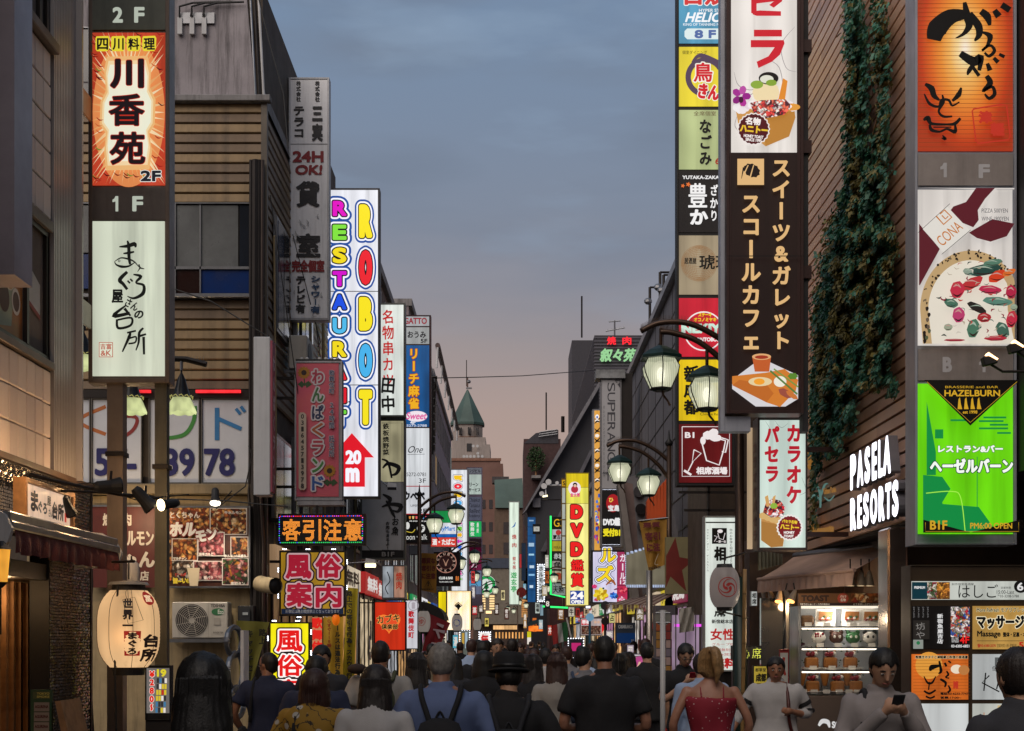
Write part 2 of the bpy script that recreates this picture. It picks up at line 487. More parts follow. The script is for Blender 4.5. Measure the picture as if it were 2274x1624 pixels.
def sign(name,label,x0,y0,x1,y1,Y,depth=0.25,case=None,panels=(),rim=4,cat='sign',inset=0.02,side=None,group=None,bev=0.006):
 """box sign facing down the street towards us. panels: (x0, y0, x1, y1, material)"""
 org=(PX((x0+x1)/2,Y),Y+depth/2,PZ(y1,Y))
 T=Thing(name,label,cat,org,group)
 case=case or mat('sign_case_grey','5b5a5c',0.45,0.6,streak=0.3)
 m=MB();X0,X1,Z0,Z1=PX(x0,Y),PX(x1,Y),PZ(y1,Y),PZ(y0,Y)
 ins=inset if panels else 0
 m.box(X0,X1,Y+ins,Y+depth,Z0,Z1,case)
 T.part('case',m)
 if ins:
  r=rim/F*Y;f=MB()
  f.box(X0,X0+r,Y,Y+ins-.001,Z0,Z1,case);f.box(X1-r,X1,Y,Y+ins-.001,Z0,Z1,case)
  f.box(X0+r,X1-r,Y,Y+ins-.001,Z1-r,Z1,case);f.box(X0+r,X1-r,Y,Y+ins-.001,Z0,Z0+r,case)
  T.part('frame',f,bevel=bev*0.5)
 for a,b,c,d,mm in panels:
  q=MB();q.box(PX(a,Y),PX(c,Y),Y+ins*.45,Y+ins-.0005,PZ(d,Y),PZ(b,Y),mm)
  T.part('panel',q)
 return T,Canvas(face_cam(Y+ins*.45))
# ground
asphalt=mat('asphalt',(0.05,0.05,0.053),0.55,var=0.4,scale=2.0,bump=0.3,bscale=60)
paving=mat('paving',(0.16,0.15,0.145),0.6,var=0.3,scale=1.5,bump=0.2)
m=MB();m.box(-400,400,-60,900,-0.5,0.0,asphalt);solo('road',m,kind='structure')
m=MB();m.box(-12,-2.62,-20,200,0.0,0.12,paving);m.box(-2.62,-2.5,-20,200,0.0,0.13,mat('kerb',(0.3,0.3,0.29),0.7))
solo('left_pavement',m,kind='structure')
m=MB();m.box(3.32,12,-20,200,0.0,0.12,paving);m.box(3.2,3.32,-20,200,0.0,0.13,_M['kerb'])
solo('right_pavement',m,kind='structure')
# common materials
dkm=mat('dark_metal','2a2523',0.45,0.5,var=0.3)
steel=mat('steel_grey','8a8c90',0.35,0.8,var=0.2,streak=0.25)
whm=mat('white_metal','c4c5c6',0.5,0.0,var=0.12,streak=0.3)
black=mat('black_matt',(0.01,0.01,0.011),0.6)
conc=mat('concrete','8d8b8b',0.85,var=0.3,scale=1.2,streak=0.75,bump=0.25)
cream=mat('cream_wall','a8946f',0.8,var=0.25,streak=0.6)
gld=mat('glass_dark',(0.02,0.025,0.035),0.08,var=0.5,spec=0.9,scale=0.6)
cbm=mat('cable',(0.012,0.012,0.012),0.6)
brown_metal=mat('brown_metal','4c403a',0.45,0.45,var=0.3,streak=0.3)
wood_m=mat('wood_pale','9a7048',0.6,var=0.4,scale=8)
XL=-4.0
# tiled building, near left
tile_m=mat('wall_tile','e2d0c4',0.55,var=0.08,scale=0.7,bump=0.1,bscale=30)
tile_m2=mat('wall_tile_b','d8c6bc',0.55,var=0.1,scale=0.9,bump=0.1,bscale=30)
grout=mat('grout','6c615a',0.9)
T=Thing('tiled_building','pale pink tiled building at the left edge with ribbed corner pillar','building',(XL,10.0,0))
m=MB();m.box(-9,XL-.05,3.2,12.36,3.2,14,grout);m.box(-9,XL-.75,3.2,13.4,0.12,3.2,black)
T.part('wall',m)
TW,TH=0.205,0.29
def tile_mesh(mm):
 q=MB();g=0.006;d=0.05
 q.add([(0,g,g),(0,TW-g,g),(0,TW-g,TH-g),(0,g,TH-g),(d-.008,g,g),(d-.008,TW-g,g),(d-.008,TW-g,TH-g),(d-.008,g,TH-g),(d,g+.008,g+.008),(d,TW-g-.008,g+.008),(d,TW-g-.008,TH-g-.008),(d,g+.008,TH-g-.008)],[(8,9,10,11),(4,5,9,8),(5,6,10,9),(6,7,11,10),(7,4,8,11),(0,1,5,4),(1,2,6,5),(2,3,7,6),(3,0,4,7)],mm)
 return q.mesh('tile')
tms=[tile_mesh(tile_m),tile_mesh(tile_m2)]
def tiles(T,x,y1,z0,nc,nr):
 for c in range(nc):
  for r_ in range(nr):
   o=bpy.data.objects.new('tile',tms[rnd.random()<.4]);COL.objects.link(o);o.parent=T.e
   o.location=(x-.05-T.org[0]+ru(-.002,.002),y1-(c+1)*TW-T.org[1],z0+r_*TH-T.org[2])
tiles(T,XL,12.34,3.22,11,3)
tiles(T,XL,12.34,5.40,11,5)
# thin trim bands, sills and the window bands
trim=mat('window_trim','6f625a',0.5,0.2,var=0.2)
m=MB();m.box(XL-.1,XL+.03,8,12.36,4.10,4.17,trim);T.part('sill',m,bevel=.008)
m=MB();m.box(XL-.1,XL+.02,8,12.36,5.30,5.39,trim);T.part('lintel',m,bevel=.008)
m=MB();m.box(XL-.1,XL+.06,8,12.40,6.86,6.95,trim);T.part('sill',m,bevel=.008)
fr=mat('window_frame_dark','3a332f',0.4,0.5)
def window_x(T,y0,y1,z0,z1,x=XL,mull=(),poster=None):
 w=MB();t=.05
 w.box(x-.08,x-.02,y0,y1,z0,z0+t,fr);w.box(x-.08,x-.02,y0,y1,z1-t,z1,fr)
 for yy in [y0,y1-t]+list(mull):w.box(x-.08,x-.015,yy,yy+t,z0+t,z1-t,fr)
 f=T.part('window',w)
 g=MB();g.box(x-.062,x-.052,y0+t,y1-t,z0+t,z1-t,gld);T.part('pane',g,f)
 return f
f=window_x(T,9.0,12.34,4.17,5.30,mull=(11.78,12.28))
# food poster filling the nearer pane, restaurant card in the narrow one
C=Canvas(lambda u,v,d:(XL-.05+d,u,v),.0008)
C.rect(9.1,4.24,11.76,5.24,mat('poster_ochre','b07a30',0.5,var=0.3,scale=2,col2='8a4a28'))
pg=paint('9aa088');C.poly([(11.15,4.24),(11.5,4.3),(11.62,4.9),(11.5,5.24),(10.4,5.24),(10.4,4.24)],pg)
C.ell(11.45,4.72,.13,.13,paint('c8a070'));C.ring(11.45,4.72,.14,.012,paint('d8c8b0'))
C.ell(11.33,4.5,.12,.12,paint('4a2a1c'));C.ell(11.60,4.52,.10,.11,paint('d8cfc4'));C.ell(11.60,4.52,.075,.08,paint('5a3a2c'))
C.ell(11.66,4.85,.07,.16,paint('3a2018'));C.ell(11.6,5.1,.05,.18,paint('c86a3a'))
C.poly([(11.86,4.62),(12.18,4.54),(12.18,4.80),(11.86,4.92)],paint('b8b4b2'));C.poly([(11.86,4.58),(12.18,4.50),(12.18,4.54),(11.86,4.62)],paint('8c2420'))
red_i=paint('8c2420')
Cv=Canvas(lambda u,v,d:(XL-.048+d,12.5-0+u,v),.0008)
for i,ch in enumerate('川香苑'):
 pts,fs=glyph(ch,.02);yy=11.95+(.0 if i==0 else.13);zz=4.66 if i==0 else (4.72 if i==1 else 4.60)
 C.let.add([(XL-.046,yy+(x-.5)*.12,zz+(y-.38)*.12)for x,y in pts],fs,red_i)
C.done(T,f,'poster')
f=window_x(T,9.0,12.34,6.95,9.4,mull=(10.9,11.6,11.75,12.1))
m=MB();m.box(XL-.05,XL+.0,9,12.36,9.4,14,tile_m);T.part('upper_wall',m)
# ribbed corner pillar: every rib its own edge
rib=mat('rib_metal','b4aca8',0.45,0.35,var=0.12)
m=MB();m.box(XL-.6,XL-.02,12.37,13.0,3.2,14,grout);T.part('pillar',m)
def rib_mesh():
 q=MB();q.box(0,.034,0,.030,0,10.6,rib);return q.mesh('rib')
rm=rib_mesh()
for i in range(14):
 o=bpy.data.objects.new('rib',rm);COL.objects.link(o);o.parent=T.e
 o.location=(XL-.02-T.org[0],12.385+i*.0445-T.org[1],3.2)
for k in range(2):
 q=MB();q.box(-4.02,-3.93,13.0,13.04,[5.62,8.1][k]-2.4,[5.62,8.1][k]+2,rib);T.part('corner_strip',q)if k==0 else None
# dark brushed box sign sticking out at the very left edge
T,C=sign('edge_sign','dark brushed steel side of a tall sign cut off by the left edge',-70,-60,32,610,9.4,0.35,mat('brushed_plum','a0969e',0.35,0.55,var=0.35,scale=1.4),rim=3)
m=MB();m.box(XL-.05,PX(-70,9.4),9.5,9.6,4.6,4.75,dkm);T.part('bracket',m)
# shop under the tiled building: mosaic, awning, sliding door
S=Thing('tuna_shopfront','tuna restaurant front of black mosaic and pale wooden slats under the tiled building','shop',(XL,11.0,.12))
mos=mat('mosaic',(0.16,0.125,0.09),0.16,.55,var=0.6,scale=60,spec=0.8)
def mosaic_wall(S,x,y0,y1,z0,z1,st=.045):
 """glossy mosaic pieces, each with its own tilt, too small to pick apart singly"""
 q=MB();vs=[];fs=[]
 ny=int((y1-y0)/st);nzz=int((z1-z0)/(st*.62))
 for i in range(ny):
  for j in range(nzz):
   a=y0+i*st;b=z0+j*st*.62;g=.003;k=len(vs)
   t1,t2,t3,t4=(ru(0,.006)for _ in range(4))
   vs+=[(x+t1,a+g,b+g),(x+t2,a+st-g,b+g),(x+t3,a+st-g,b+st*.62-g),(x+t4,a+g,b+st*.62-g)]
   fs.append((k,k+1,k+2,k+3))
 q.add(vs,fs,mos);return q
m=MB();m.box(XL-.3,XL-.03,8,13.55,2.66,3.19,black);m.box(XL-.2,XL-.03,12.38,13.55,.12,2.66,black);m.box(XL-.3,XL-.01,13.55,13.6,.12,3.2,dkm)
S.part('wall',m)
S.part('mosaic',mosaic_wall(S,XL-.02,9.8,13.55,2.68,3.19),kind='stuff')
S.part('mosaic',mosaic_wall(S,XL-.02,12.36,13.55,.12,2.6),kind='stuff')
m=MB();m.box(XL-.1,XL+.02,8,13.56,3.19,3.24,mat('gutter','5e4a3c',.5));S.part('edge_rail',m)
# door: dark recess, paper screens whose emission stands in for the warm interior, pale slats
m=MB();m.box(XL-.6,XL-.55,8,13.5,.12,2.5,lit('a06c38',0.42,.7,scale=1.8));S.part('paper_screen',m)
m=MB();m.box(XL-.5,XL-.05,8,13.4,2.28,2.42,dkm);m.box(XL-.5,XL-.25,13.4,13.5,.12,2.3,black);S.part('door_frame',m)
sl=MB();sl.box(0,.05,0,.055,0,2.15,wood_m);slm=sl.mesh('slat')
for i,yy in enumerate([10.9,11.1,11.3,11.5,11.72,11.92,12.12,12.30,12.48,12.66,12.84,13.05]):
 o=bpy.data.objects.new('slat',slm);COL.objects.link(o);o.parent=S.e;o.location=(-.36,yy-11.0,0.0)
for(yy,zz)in ((12.25,1.5),(12.5,1.42),(12.75,1.5),(12.6,1.1)):
 q=MB();q.box(XL-.45,XL-.43,yy,yy+.16,zz,zz+.26,paint('a08a78'));S.part('menu_card',q)
# retractable awning
A=Thing('shop_awning','dark red awning with silver cassette over the tuna restaurant door','awning',(XL,12,2.4))
red_cloth=mat('awning_red','6b2c28',0.8,var=0.35,scale=5,bump=0.3,bscale=80)
m=MB();m.box(-4.0,-3.60,10.2,13.0,2.62,2.69,steel);m.box(-3.66,-3.58,10.2,13.0,2.56,2.62,steel);A.part('cassette',m,bevel=.01)
vs=[];fs=[];n=60
for i in range(n+1):
 y=10.28+2.7*i/n;w=.012*sin(i*1.3)+.006*sin(i*3.1)
 vs+=[(-3.60,y,2.575),(-3.585+w,y,2.48),(-3.59+1.6*w,y,2.39+.008*sin(i*.9))]
for i in range(n):
 for k in range(2):fs.append((i*3+k,i*3+3+k,i*3+4+k,i*3+1+k))
q=MB();q.add(vs,fs,red_cloth);A.part('valance',q,smooth=True)
m=MB()
cap=[(-4.0,10.2,2.42),(-4.0,10.2,2.76),(-3.75,10.2,2.74),(-3.62,10.2,2.66),(-3.57,10.2,2.56),(-3.6,10.2,2.46),(-3.7,10.2,2.42)]
m.prism(cap,(0,-.05,0),whm);A.part('end_cap',m)
m=MB();m.prism([(a,13.0,c)for a,b,c in cap],(0,.05,0),whm);A.part('end_cap',m)
def script_tuna(C,x,y,k,m):
 """brush lettering of the tuna restaurant, k = size in u units"""
 def q(pts,w,**kw):C.stroke([(x+a*k,y+b*k)for a,b in pts],[v*k for v in (w if isinstance(w,list)else [w]*len(pts))],m,**kw)
 q([(-.5,-3.05),(.1,-3.1),(.62,-3.25),(.7,-3.0)],[.08,.26,.32,.1]);q([(-.2,-2.55),(.2,-2.6),(.6,-2.68)],[.1,.2,.12])
 q([(.1,-3.5),(.2,-3.1),(.22,-2.3),(.3,-1.75)],[.1,.25,.24,.16])
 q([(-.85,-1.95),(-.4,-2.22),(.15,-2.15),(.6,-1.95),(1.0,-1.5)],[.04,.1,.14,.1,.04])
 q([(-.85,-1.95),(-.7,-1.72),(-.3,-1.58),(.2,-1.62),(.65,-1.9)],[.04,.12,.2,.14,.05])
 q([(.95,-1.75),(1.05,-1.5),(1.35,-1.42)],[.1,.12,.05]);q([(1.05,-1.5),(.85,-1.2)],[.12,.03]);C.ring(x-.5*k,y-2.0*k,.09*k,.04*k,m)
 q([(.1,-1.2),(-.45,-.62),(-.2,-.3),(.1,.1)],[.22,.3,.24,.2]);q([(.12,-.55),(.3,-.35)],.13);q([(.32,-.68),(.5,-.48)],.13)
 q([(.55,-1.0),(1.1,-.85),(.75,-.4),(1.3,-.2),(1.25,.4),(.6,.75),(.1,.6)],[.1,.25,.14,.2,.28,.18,.05])
 C.text('屋',x-1.05*k,y+.1*k,x-.2*k,y+1.1*k,m,.035);C.text('さん',x-.05*k,y+.9*k,x+.95*k,y+1.55*k,m,.03,rot=.5)
 C.text('の',x+.62*k,y+1.65*k,x+1.3*k,y+2.25*k,m,.045,shear=.2)
 q([(.05,1.25),(-.9,2.05),(.3,1.85)],[.1,.3,.22]);q([(-.1,1.5),(.35,2.05)],[.22,.14]);q([(-.65,2.3),(-.55,2.95),(.35,2.75),(.4,2.2),(-.6,2.35)],[.16,.2,.18,.16,.14])
 q([(.35,3.2),(.25,3.6),(-.25,4.7)],[.1,.24,.1]);q([(.1,3.3),(.75,3.15)],.14);q([(.3,3.7),(.75,3.6),(.7,4.0),(.2,4.1)],.13)
 q([(1.3,2.95),(1.0,3.3),(.95,4.0),(.75,4.6)],[.14,.2,.16,.08]);q([(1.0,3.55),(1.5,3.4)],[.18,.14]);q([(1.32,3.6),(1.35,4.9)],[.2,.16])
# framed lit sign above the awning, lying along the wall
B=Thing('framed_shop_sign','small wood framed lit sign with brush lettering above the red awning','sign',(-3.9,11.8,2.72))
m=MB()
for a in ((11.2,11.25,2.70,3.05),(12.42,12.47,2.70,3.05),(11.25,12.42,2.70,2.74),(11.25,12.42,3.01,3.05)):m.box(-3.93,-3.83,*a,wood_m)
B.part('frame',m);m=MB();m.box(-3.92,-3.86,11.25,12.42,2.74,3.01,lit('e8c8ae',.75));B.part('panel',m)
C=Canvas(lambda u,v,d:(-3.86+d,u,v),.0006)
bi=ink('241c20',.6)
for st,a,b,c,d,bo in (('ま',11.40,2.80,11.58,2.97,.05),('ぐろ',11.58,2.80,11.80,2.90,.05),('屋',11.80,2.88,11.90,2.96,.03),('さんの',11.84,2.79,11.96,2.86,.03),('台所',11.93,2.78,12.24,2.93,.05)):
 pts,fs=glyph(st,bo);bx0=min(p[0]for p in pts);bx1=max(p[0]for p in pts);by0=min(p[1]for p in pts);by1=max(p[1]for p in pts)
 C.let.add([(-3.857,a+(x-bx0)/(bx1-bx0)*(c-a),b+(y-by0)/(by1-by0)*(d-b))for x,y in pts],fs,bi)
C.rect(12.27,2.78,12.32,2.86,ink('c04030'));C.done(B)
# wall lantern with yellow glass, far left
W_=Thing('wall_lantern','yellow glass wall lantern with dark iron bracket at the left edge','lamp',(-3.6,10.15,1.9))
m=MB();m.loft([((-3.62,10.05,2.17),.055,.055),((-3.62,10.05,2.40),.075,.075)],lit('ffb040',1.1,.4,scale=6),6);W_.part('glass',m)
m=MB();m.loft([((-3.62,10.05,2.40),.09,.09),((-3.62,10.05,2.46),.03,.03)],dkm,6);m.tube([(-3.62,10.05,2.16),(-3.62,10.05,1.8)],.012,dkm);m.tube([(-3.62,10.05,2.0),(-3.9,10.05,1.95)],.012,dkm)
m.loft([((-3.62,10.05,2.13),.02,.02),((-3.62,10.05,2.17),.06,.06)],dkm,6)
W_.part('bracket',m)
# tall two-panel sign on posts
brz=mat('bronze_case','85766a',0.4,0.5,var=0.25,streak=0.25)
Y=13.5
T,C=sign('tall_sign','tall bronze framed sign with red Sichuan panel above cream brush lettered panel',196,-60,376,850,Y,0.22,brz,[(205,72,367,411,lit('c8442a',.75,.3)),(205,491,365,835,lit('dfe6d0',.8,.08))],rim=9)
C.eps=.0006
m=MB();m.box(PX(204,Y),PX(368,Y),Y+.003,Y+.006,PZ(488,Y),PZ(416,Y),mat('floor_plate','7c736c',.35,.4,streak=.3));T.part('floor_plate',m)
m=MB();m.box(PX(204,Y),PX(368,Y),Y+.003,Y+.006,PZ(66,Y),PZ(-60,Y),mat('floor_plate_b','7c7f74',.35,.4,streak=.3));T.part('floor_plate',m)
C0=Canvas(face_cam(Y+.003),.0006);wht=ink('cfd8c8',.65)
C0 .text('2',250,16,273,51,wht,.04);C0 .text('F',298,16,321,51,wht,.04)
one(C0,250,436,266,470,wht);C0 .text('F',294,436,318,470,wht,.04)
C0 .done(T)
# rays
C.ell(286,250,80,166,ink('e08a50'),60,.0)
cx,cy=286,250
def clip(x,y):return (max(206,min(366,x)),max(73,min(410,y)))
for i in range(64):
 a=2*PI*i/64;ln=200+ru(-60,10);w=.022*ru(.5,1.3)
 C.poly([(cx+36*cos(a-w*3),cy+90*sin(a-w*3)),clip(cx+ln*cos(a)*.78,cy+ln*1.05*sin(a)),(cx+36*cos(a+w*3),cy+90*sin(a+w*3))],ink(rc(['f0c890','e8a868','f4dcb0']),.85))
for q,col in ((1.0,'ecb878'),(.92,'f2d8a8'),(.85,'eff0d8')):
 C.poly([(cx+(x-cx)*q,cy+(y-cy)*q)for x,y in ((240,130),(330,128),(338,160),(336,200),(348,225),(346,280),(334,300),(340,340),(334,380),(238,382),(234,340),(238,300),(224,280),(226,230),(238,205),(234,160))],ink(col))
for i in range(46):
 s_=rc((0,1,2,3));x=ru(212,360);y=rc((ru(384,405),ru(80,125)))if s_<2 else ru(80,400)
 if s_>=2:x=rc((ru(210,226),ru(346,362)))
 C.stroke([(x-7,y-3),(x,y+3),(x+8,y+2)],[1,3,.5],ink(rc(['a02018','7a1410','c86030','6a8a30','501010'])),let=False,sub=3)
for i,ch in enumerate('四川料理'):
 x=217+i*34.5;C.poly([(x+2,88),(x+28,87),(x+31,92),(x+30,116),(x+26,121),(x+3,121),(x,116),(x,92)],ink('e8d838'));C.text(ch,x+3,92,x+28,118,ink('181010'),.03)
for st,a,b,c,d in (('川',250,138,324,203),('香',247,216,325,286),('苑',249,300,327,372)):
 C.text(st,a,b,c,d,ink('1c1216'),.05 if st=='川' else.025,[(.02,ink('c03020'))])
C.text('2F',317,385,362,409,ink('20202a'),.05,[(.05,ink('e8e8e0'))])
script_tuna(C,285,645,30,ink('1a1c18',.6))
C.rect(226,765,257,798,ink('b85c48'));C.rect(227.5,766.5,255.5,796.5,ink('dfe6d0'));C.text('吉富',229,768,254,781,ink('b85c48'),.02);C.text('&K',230,783,253,795,ink('b85c48'),.02)
C.done(T)
m=MB();Z0=PZ(850,Y)
m.box(PX(235,Y),PX(270,Y),Y+.04,Y+.19,.12,Z0,brz);T.part('post',m)
m=MB();m.box(PX(340,Y),PX(367,Y),Y+.06,Y+.17,.12,Z0,mat('worn_post','5e5a4c',.6,.2,streak=.5));T.part('post',m)
m=MB();m.box(PX(336,Y),PX(371,Y),Y+.03,Y+.20,PZ(1040,Y),PZ(1030,Y),dkm);m.box(PX(232,Y),PX(274,Y),Y+.02,Y+.2,PZ(1012,Y),PZ(1002,Y),dkm);T.part('clamp',m)
for z in (PZ(245,Y),PZ(705,Y)):
 m=MB();m.box(XL+.01,PX(196,Y)+.01,Y-.35,Y+.1,z-.12,z+.12,brz);T.part('bracket',m,bevel=.01)
# brown boarded building: wall facing us at Y=21.5 and street side
Y=21.5;XF=PX(590,Y)
B=Thing('boarded_building','brown building of horizontal metal boards with wide windows behind the tall sign','building',(-6,22,.12))
m=MB();m.box(-14,XF-.06,Y+.08,30.5,.12,11.7,mat('wall_dark','4c4238',.8,var=.3,streak=.5));B.part('wall',m)
board=mat('brown_board','88714f',0.55,0.2,var=0.35,scale=1.0,streak=0.45)
board2=mat('brown_board_b','74604a',0.55,0.2,var=0.35,scale=1.3,streak=0.55)
def board_mesh(w,mm,h=.15):
 q=MB();q.add([(0,0,h),(0,-.03,h-.012),(0,-.045,.02),(0,-.02,0),(0,.0,0),(w,0,h),(w,-.03,h-.012),(w,-.045,.02),(w,-.02,0),(w,.0,0)],[(0,5,6,1),(1,6,7,2),(2,7,8,3),(3,8,9,4),(0,1,2,3,4),(5,9,8,7,6)],mm);return q.mesh('board')
bms=[board_mesh(7.5,board),board_mesh(7.5,board2)]
def boards(z0,z1):
 n=int(round((z1-z0)/.153))
 for i in range(n):
  o=bpy.data.objects.new('board',bms[rnd.random()<.45]);COL.objects.link(o);o.parent=B.e
  o.location=(PX(588,Y)-7.5+6,Y+.07-22,z0+i*(z1-z0)/n-.12)
boards(PZ(450,Y),PZ(228,Y));boards(PZ(866,Y),PZ(664,Y))
# street side boards
sb=[board_mesh(8.2,board),board_mesh(8.2,board2)]
for i in range(28):
 o=bpy.data.objects.new('board',sb[i%2]);COL.objects.link(o);o.parent=B.e
 o.location=(XF+.0+6-.05,Y+.1-22,5.5+i*.153-.12);o.rotation_euler=(0,0,R(90))
m=MB();m.box(XF-.07,XF+.02,Y-.0,Y+.1,.12,9.9,mat('corner_trim','5c554c',.5,.3,streak=.5));B.part('corner_trim',m)
m=MB();m.box(PX(380,Y)-4,XF+.08,Y-.08,Y+.07,PZ(228,Y),PZ(214,Y),conc);B.part('ledge',m,bevel=.01)
m=MB();m.prism([(PX(380,Y)-4,Y+.04,PZ(214,Y)),(PX(566,Y),Y+.04,PZ(214,Y)),(PX(546,Y),Y+.04,PZ(-20,Y)),(PX(380,Y)-4,Y+.04,PZ(-20,Y))],(0,.4,0),mat('stained_render','a09a9e',.85,var=.35,scale=.8,streak=.95,bump=.2));B.part('upper_wall',m)
# street-facing upper wall that runs away from us, with pipes
m=MB();m.add([(PX(548,Y),Y+.1,11.7),(XF-.02,Y+.1,9.9),(XF-.02,30.5,9.9),(PX(548,Y),30.5,11.7)],[(0,1,2,3)],conc);B.part('sloping_parapet',m)
for k in range(3):
 x=PX(551+k*9,Y);m=MB();m.tube([(x,Y+.1,11.9),(x+.12,Y-.02,9.95)],.02,[steel,dkm,whm][k]);B.part('pipe',m)
for k in range(3):
 x=PX(400+k*27,Y);m=MB();m.box(x-.035,x+.035,Y-.03,Y+.03,PZ(77,Y),PZ(40,Y),whm);m.box(x-.02,x+.15,Y,Y+.03,PZ(52,Y),PZ(28,Y),steel)
 m.tube([(x,Y-.03,PZ(40,Y)),(x+.01,Y-.08,PZ(20,Y)),(x+.2,Y-.02,PZ(8,Y)),(x+.6,Y-.02,PZ(6,Y))],.015,cbm);B.part('cable_entry',m)
def win(B,x0,y0,x1,y1,Y,frame,panes,d=.07):
 w=MB();t=2.2
 w.box(PX(x0,Y),PX(x1,Y),Y,Y+d,PZ(y0+t,Y),PZ(y0,Y),frame);w.box(PX(x0,Y),PX(x1,Y),Y,Y+d,PZ(y1,Y),PZ(y1-t,Y),frame)
 w.box(PX(x0,Y),PX(x0+t,Y),Y,Y+d,PZ(y1-t,Y),PZ(y0+t,Y),frame);w.box(PX(x1-t,Y),PX(x1,Y),Y,Y+d,PZ(y1-t,Y),PZ(y0+t,Y),frame)
 f=B.part('window',w)
 for a,b,c,e,mm in panes:
  q=MB();q.box(PX(a,Y),PX(c,Y),Y+.03,Y+.045,PZ(e,Y),PZ(b,Y),mm);B.part('pane',q,f)
 return f
curtain=mat('curtain_pane','6d7070',.3,var=.45,scale=1.2,col2='3c3f40',spec=.6)
blue_p=mat('blue_film','0d2f6a',.25,var=.3)
win(B,388,450,560,655,Y,steel,[(391,455,443,592,curtain),(446,455,528,592,curtain),(531,455,557,592,gld),(391,598,443,650,mat('rust_glass','2a1612',.2)),(446,598,557,650,blue_p)])
q=MB();q.box(PX(388,Y),PX(560,Y),Y+.0,Y+.06,PZ(598,Y),PZ(592,Y),steel);q.box(PX(443,Y),PX(446,Y),Y,Y+.06,PZ(650,Y),PZ(455,Y),steel);B.part('mullion',q)
win(B,150,450,200,655,Y,steel,[(153,455,197,560,curtain),(153,564,197,640,blue_p)])
win(B,150,60,198,250,Y,steel,[(153,64,195,180,gld),(153,184,195,246,gld)])
m=MB();m.box(PX(100,Y),PX(588,Y),Y-.1,Y+.07,PZ(664,Y),PZ(655,Y),steel);B.part('window_ledge',m,bevel=.01)
# lettered windows
film=mat('white_film','cfd3da',.35,var=.12,scale=2)
film_f=mat('film_frame','6a6660',.45,.3,streak=.3)
letters=[((120,200),'パ',None,'4','c87838'),((202,315),'く',0,'57-','b86a34'),((330,443),'ラ',1,'39','a03030'),((446,554),'ド',3,'78','2f78b0')]
navy=paint('1c1c60')
for(a,b),_,_,_,_ in letters:
 win(B,a,884,b,1074,Y,film_f,[(a+3,887,b-3,1071,film)])
C=Canvas(face_cam(Y+.028),.001)
C.stroke([(235,903),(175,935),(235,965)],8,paint('b86a34'));C.stroke([(238,908),(262,908)],8,paint('8c2a28'));C.stroke([(240,926),(300,926),(298,952),(270,972),(240,974)],8,paint('8c2a28'))
C.stroke([(370,905),(385,915)],9,paint('3f8a3a'));C.stroke([(370,974),(410,965),(430,935),(433,902)],[8,9,9,9],paint('3f8a3a'))
C.stroke([(482,906),(482,978)],10,paint('2f78b0'));C.stroke([(484,930),(536,953)],9,paint('2f78b0'));C.stroke([(524,908),(534,920)],7,paint('2f78b0'));C.stroke([(535,903),(544,915)],7,paint('2f78b0'))
C.text('4',160,996,183,1058,navy,.03);C.text('57-',211,996,304,1058,navy,.03);C.text('39',366,996,432,1058,navy,.03);C.text('78',453,996,522,1058,navy,.03)
C.done(B)
m=MB();m.box(PX(100,Y),PX(562,Y),Y-.02,Y+.07,PZ(884,Y),PZ(866,Y),dkm);B.part('lintel',m)
m=MB();m.box(PX(100,Y),PX(575,Y),Y-.12,Y+.07,PZ(1100,Y),PZ(1076,Y),mat('old_gutter','8a7a5c',.6,var=.3,streak=.4));B.part('gutter',m,bevel=.015)
for a,b in ((304,337),(437,536)):
 m=MB();m.box(PX(a,Y),PX(b,Y),Y-.08,Y-.03,PZ(874,Y),PZ(868,Y),lit('ff3038',1.1,.2,scale=20))
 o=solo('neon_tube',m,'red neon tube %s the hanging lamps above the lettered windows'%('between' if a<400 else 'to the right of'),'neon light')
# lower wall
m=MB();m.box(PX(60,Y),XF-.02,Y+.0,Y+.08,.12,PZ(1102,Y),cream);B.part('lower_wall',m)
# awning of street side, drain pipes on the corner
for k,(px,r_)in enumerate(((570,.06),(578,.04),(585,.03),(560,.03))):
 m=MB();m.tube([(PX(px,Y),Y-.08,.12),(PX(px+2,Y),Y-.08,3.2),(PX(px-4,Y),Y-.1,4.0),(PX(px-2,Y),Y-.08,4.4),(PX(px,Y),Y-.08,9.0)],r_,[dkm,dkm,brown_metal,dkm][k]);B.part('drain_pipe',m)
# street side windows
for(y0,y1,z0,z1)in ((22.2,23.4,6.6,8.4),(24.2,26.2,6.6,8.4),(24.0,27.5,3.8,5.2),(22.0,23.6,3.6,5.0)):
 q=MB();q.box(XF+.0,XF+.06,y0,y1,z0,z1,steel);f=B.part('window',q)
 q=MB();q.box(XF+.061,XF+.07,y0+.06,(y0+y1)/2-.03,z0+.06,z1-.06,mat('blue_glass','1a3050',.15));q.box(XF+.061,XF+.07,(y0+y1)/2+.03,y1-.06,z0+.06,z1-.06,gld);B.part('pane',q,f)
# wall board: grilled offal restaurant
T,C=sign('grill_board','dark red wooden board with white lettering behind the two posts',202,1122,346,1305,21.35,.06,mat('board_red_wood','5c2018',.5,var=.3,scale=4),rim=3)
C=Canvas(face_cam(21.345),.001);wi=paint('d8cdbb')
C.text('焼',228,1140,248,1168,wi,.03);C.text('肉',270,1140,292,1168,wi,.03);C.text('ホルモン',262,1178,342,1212,wi,.03);C.text('ちゃん',236,1225,344,1262,wi,.05);C.text('店',311,1268,331,1290,wi,.03)
m_=MB();m_.box(PX(202,21.35),PX(346,21.35),21.33,21.35,PZ(1126,21.35),PZ(1122,21.35),steel);T.part('rail',m_);C.done(T)
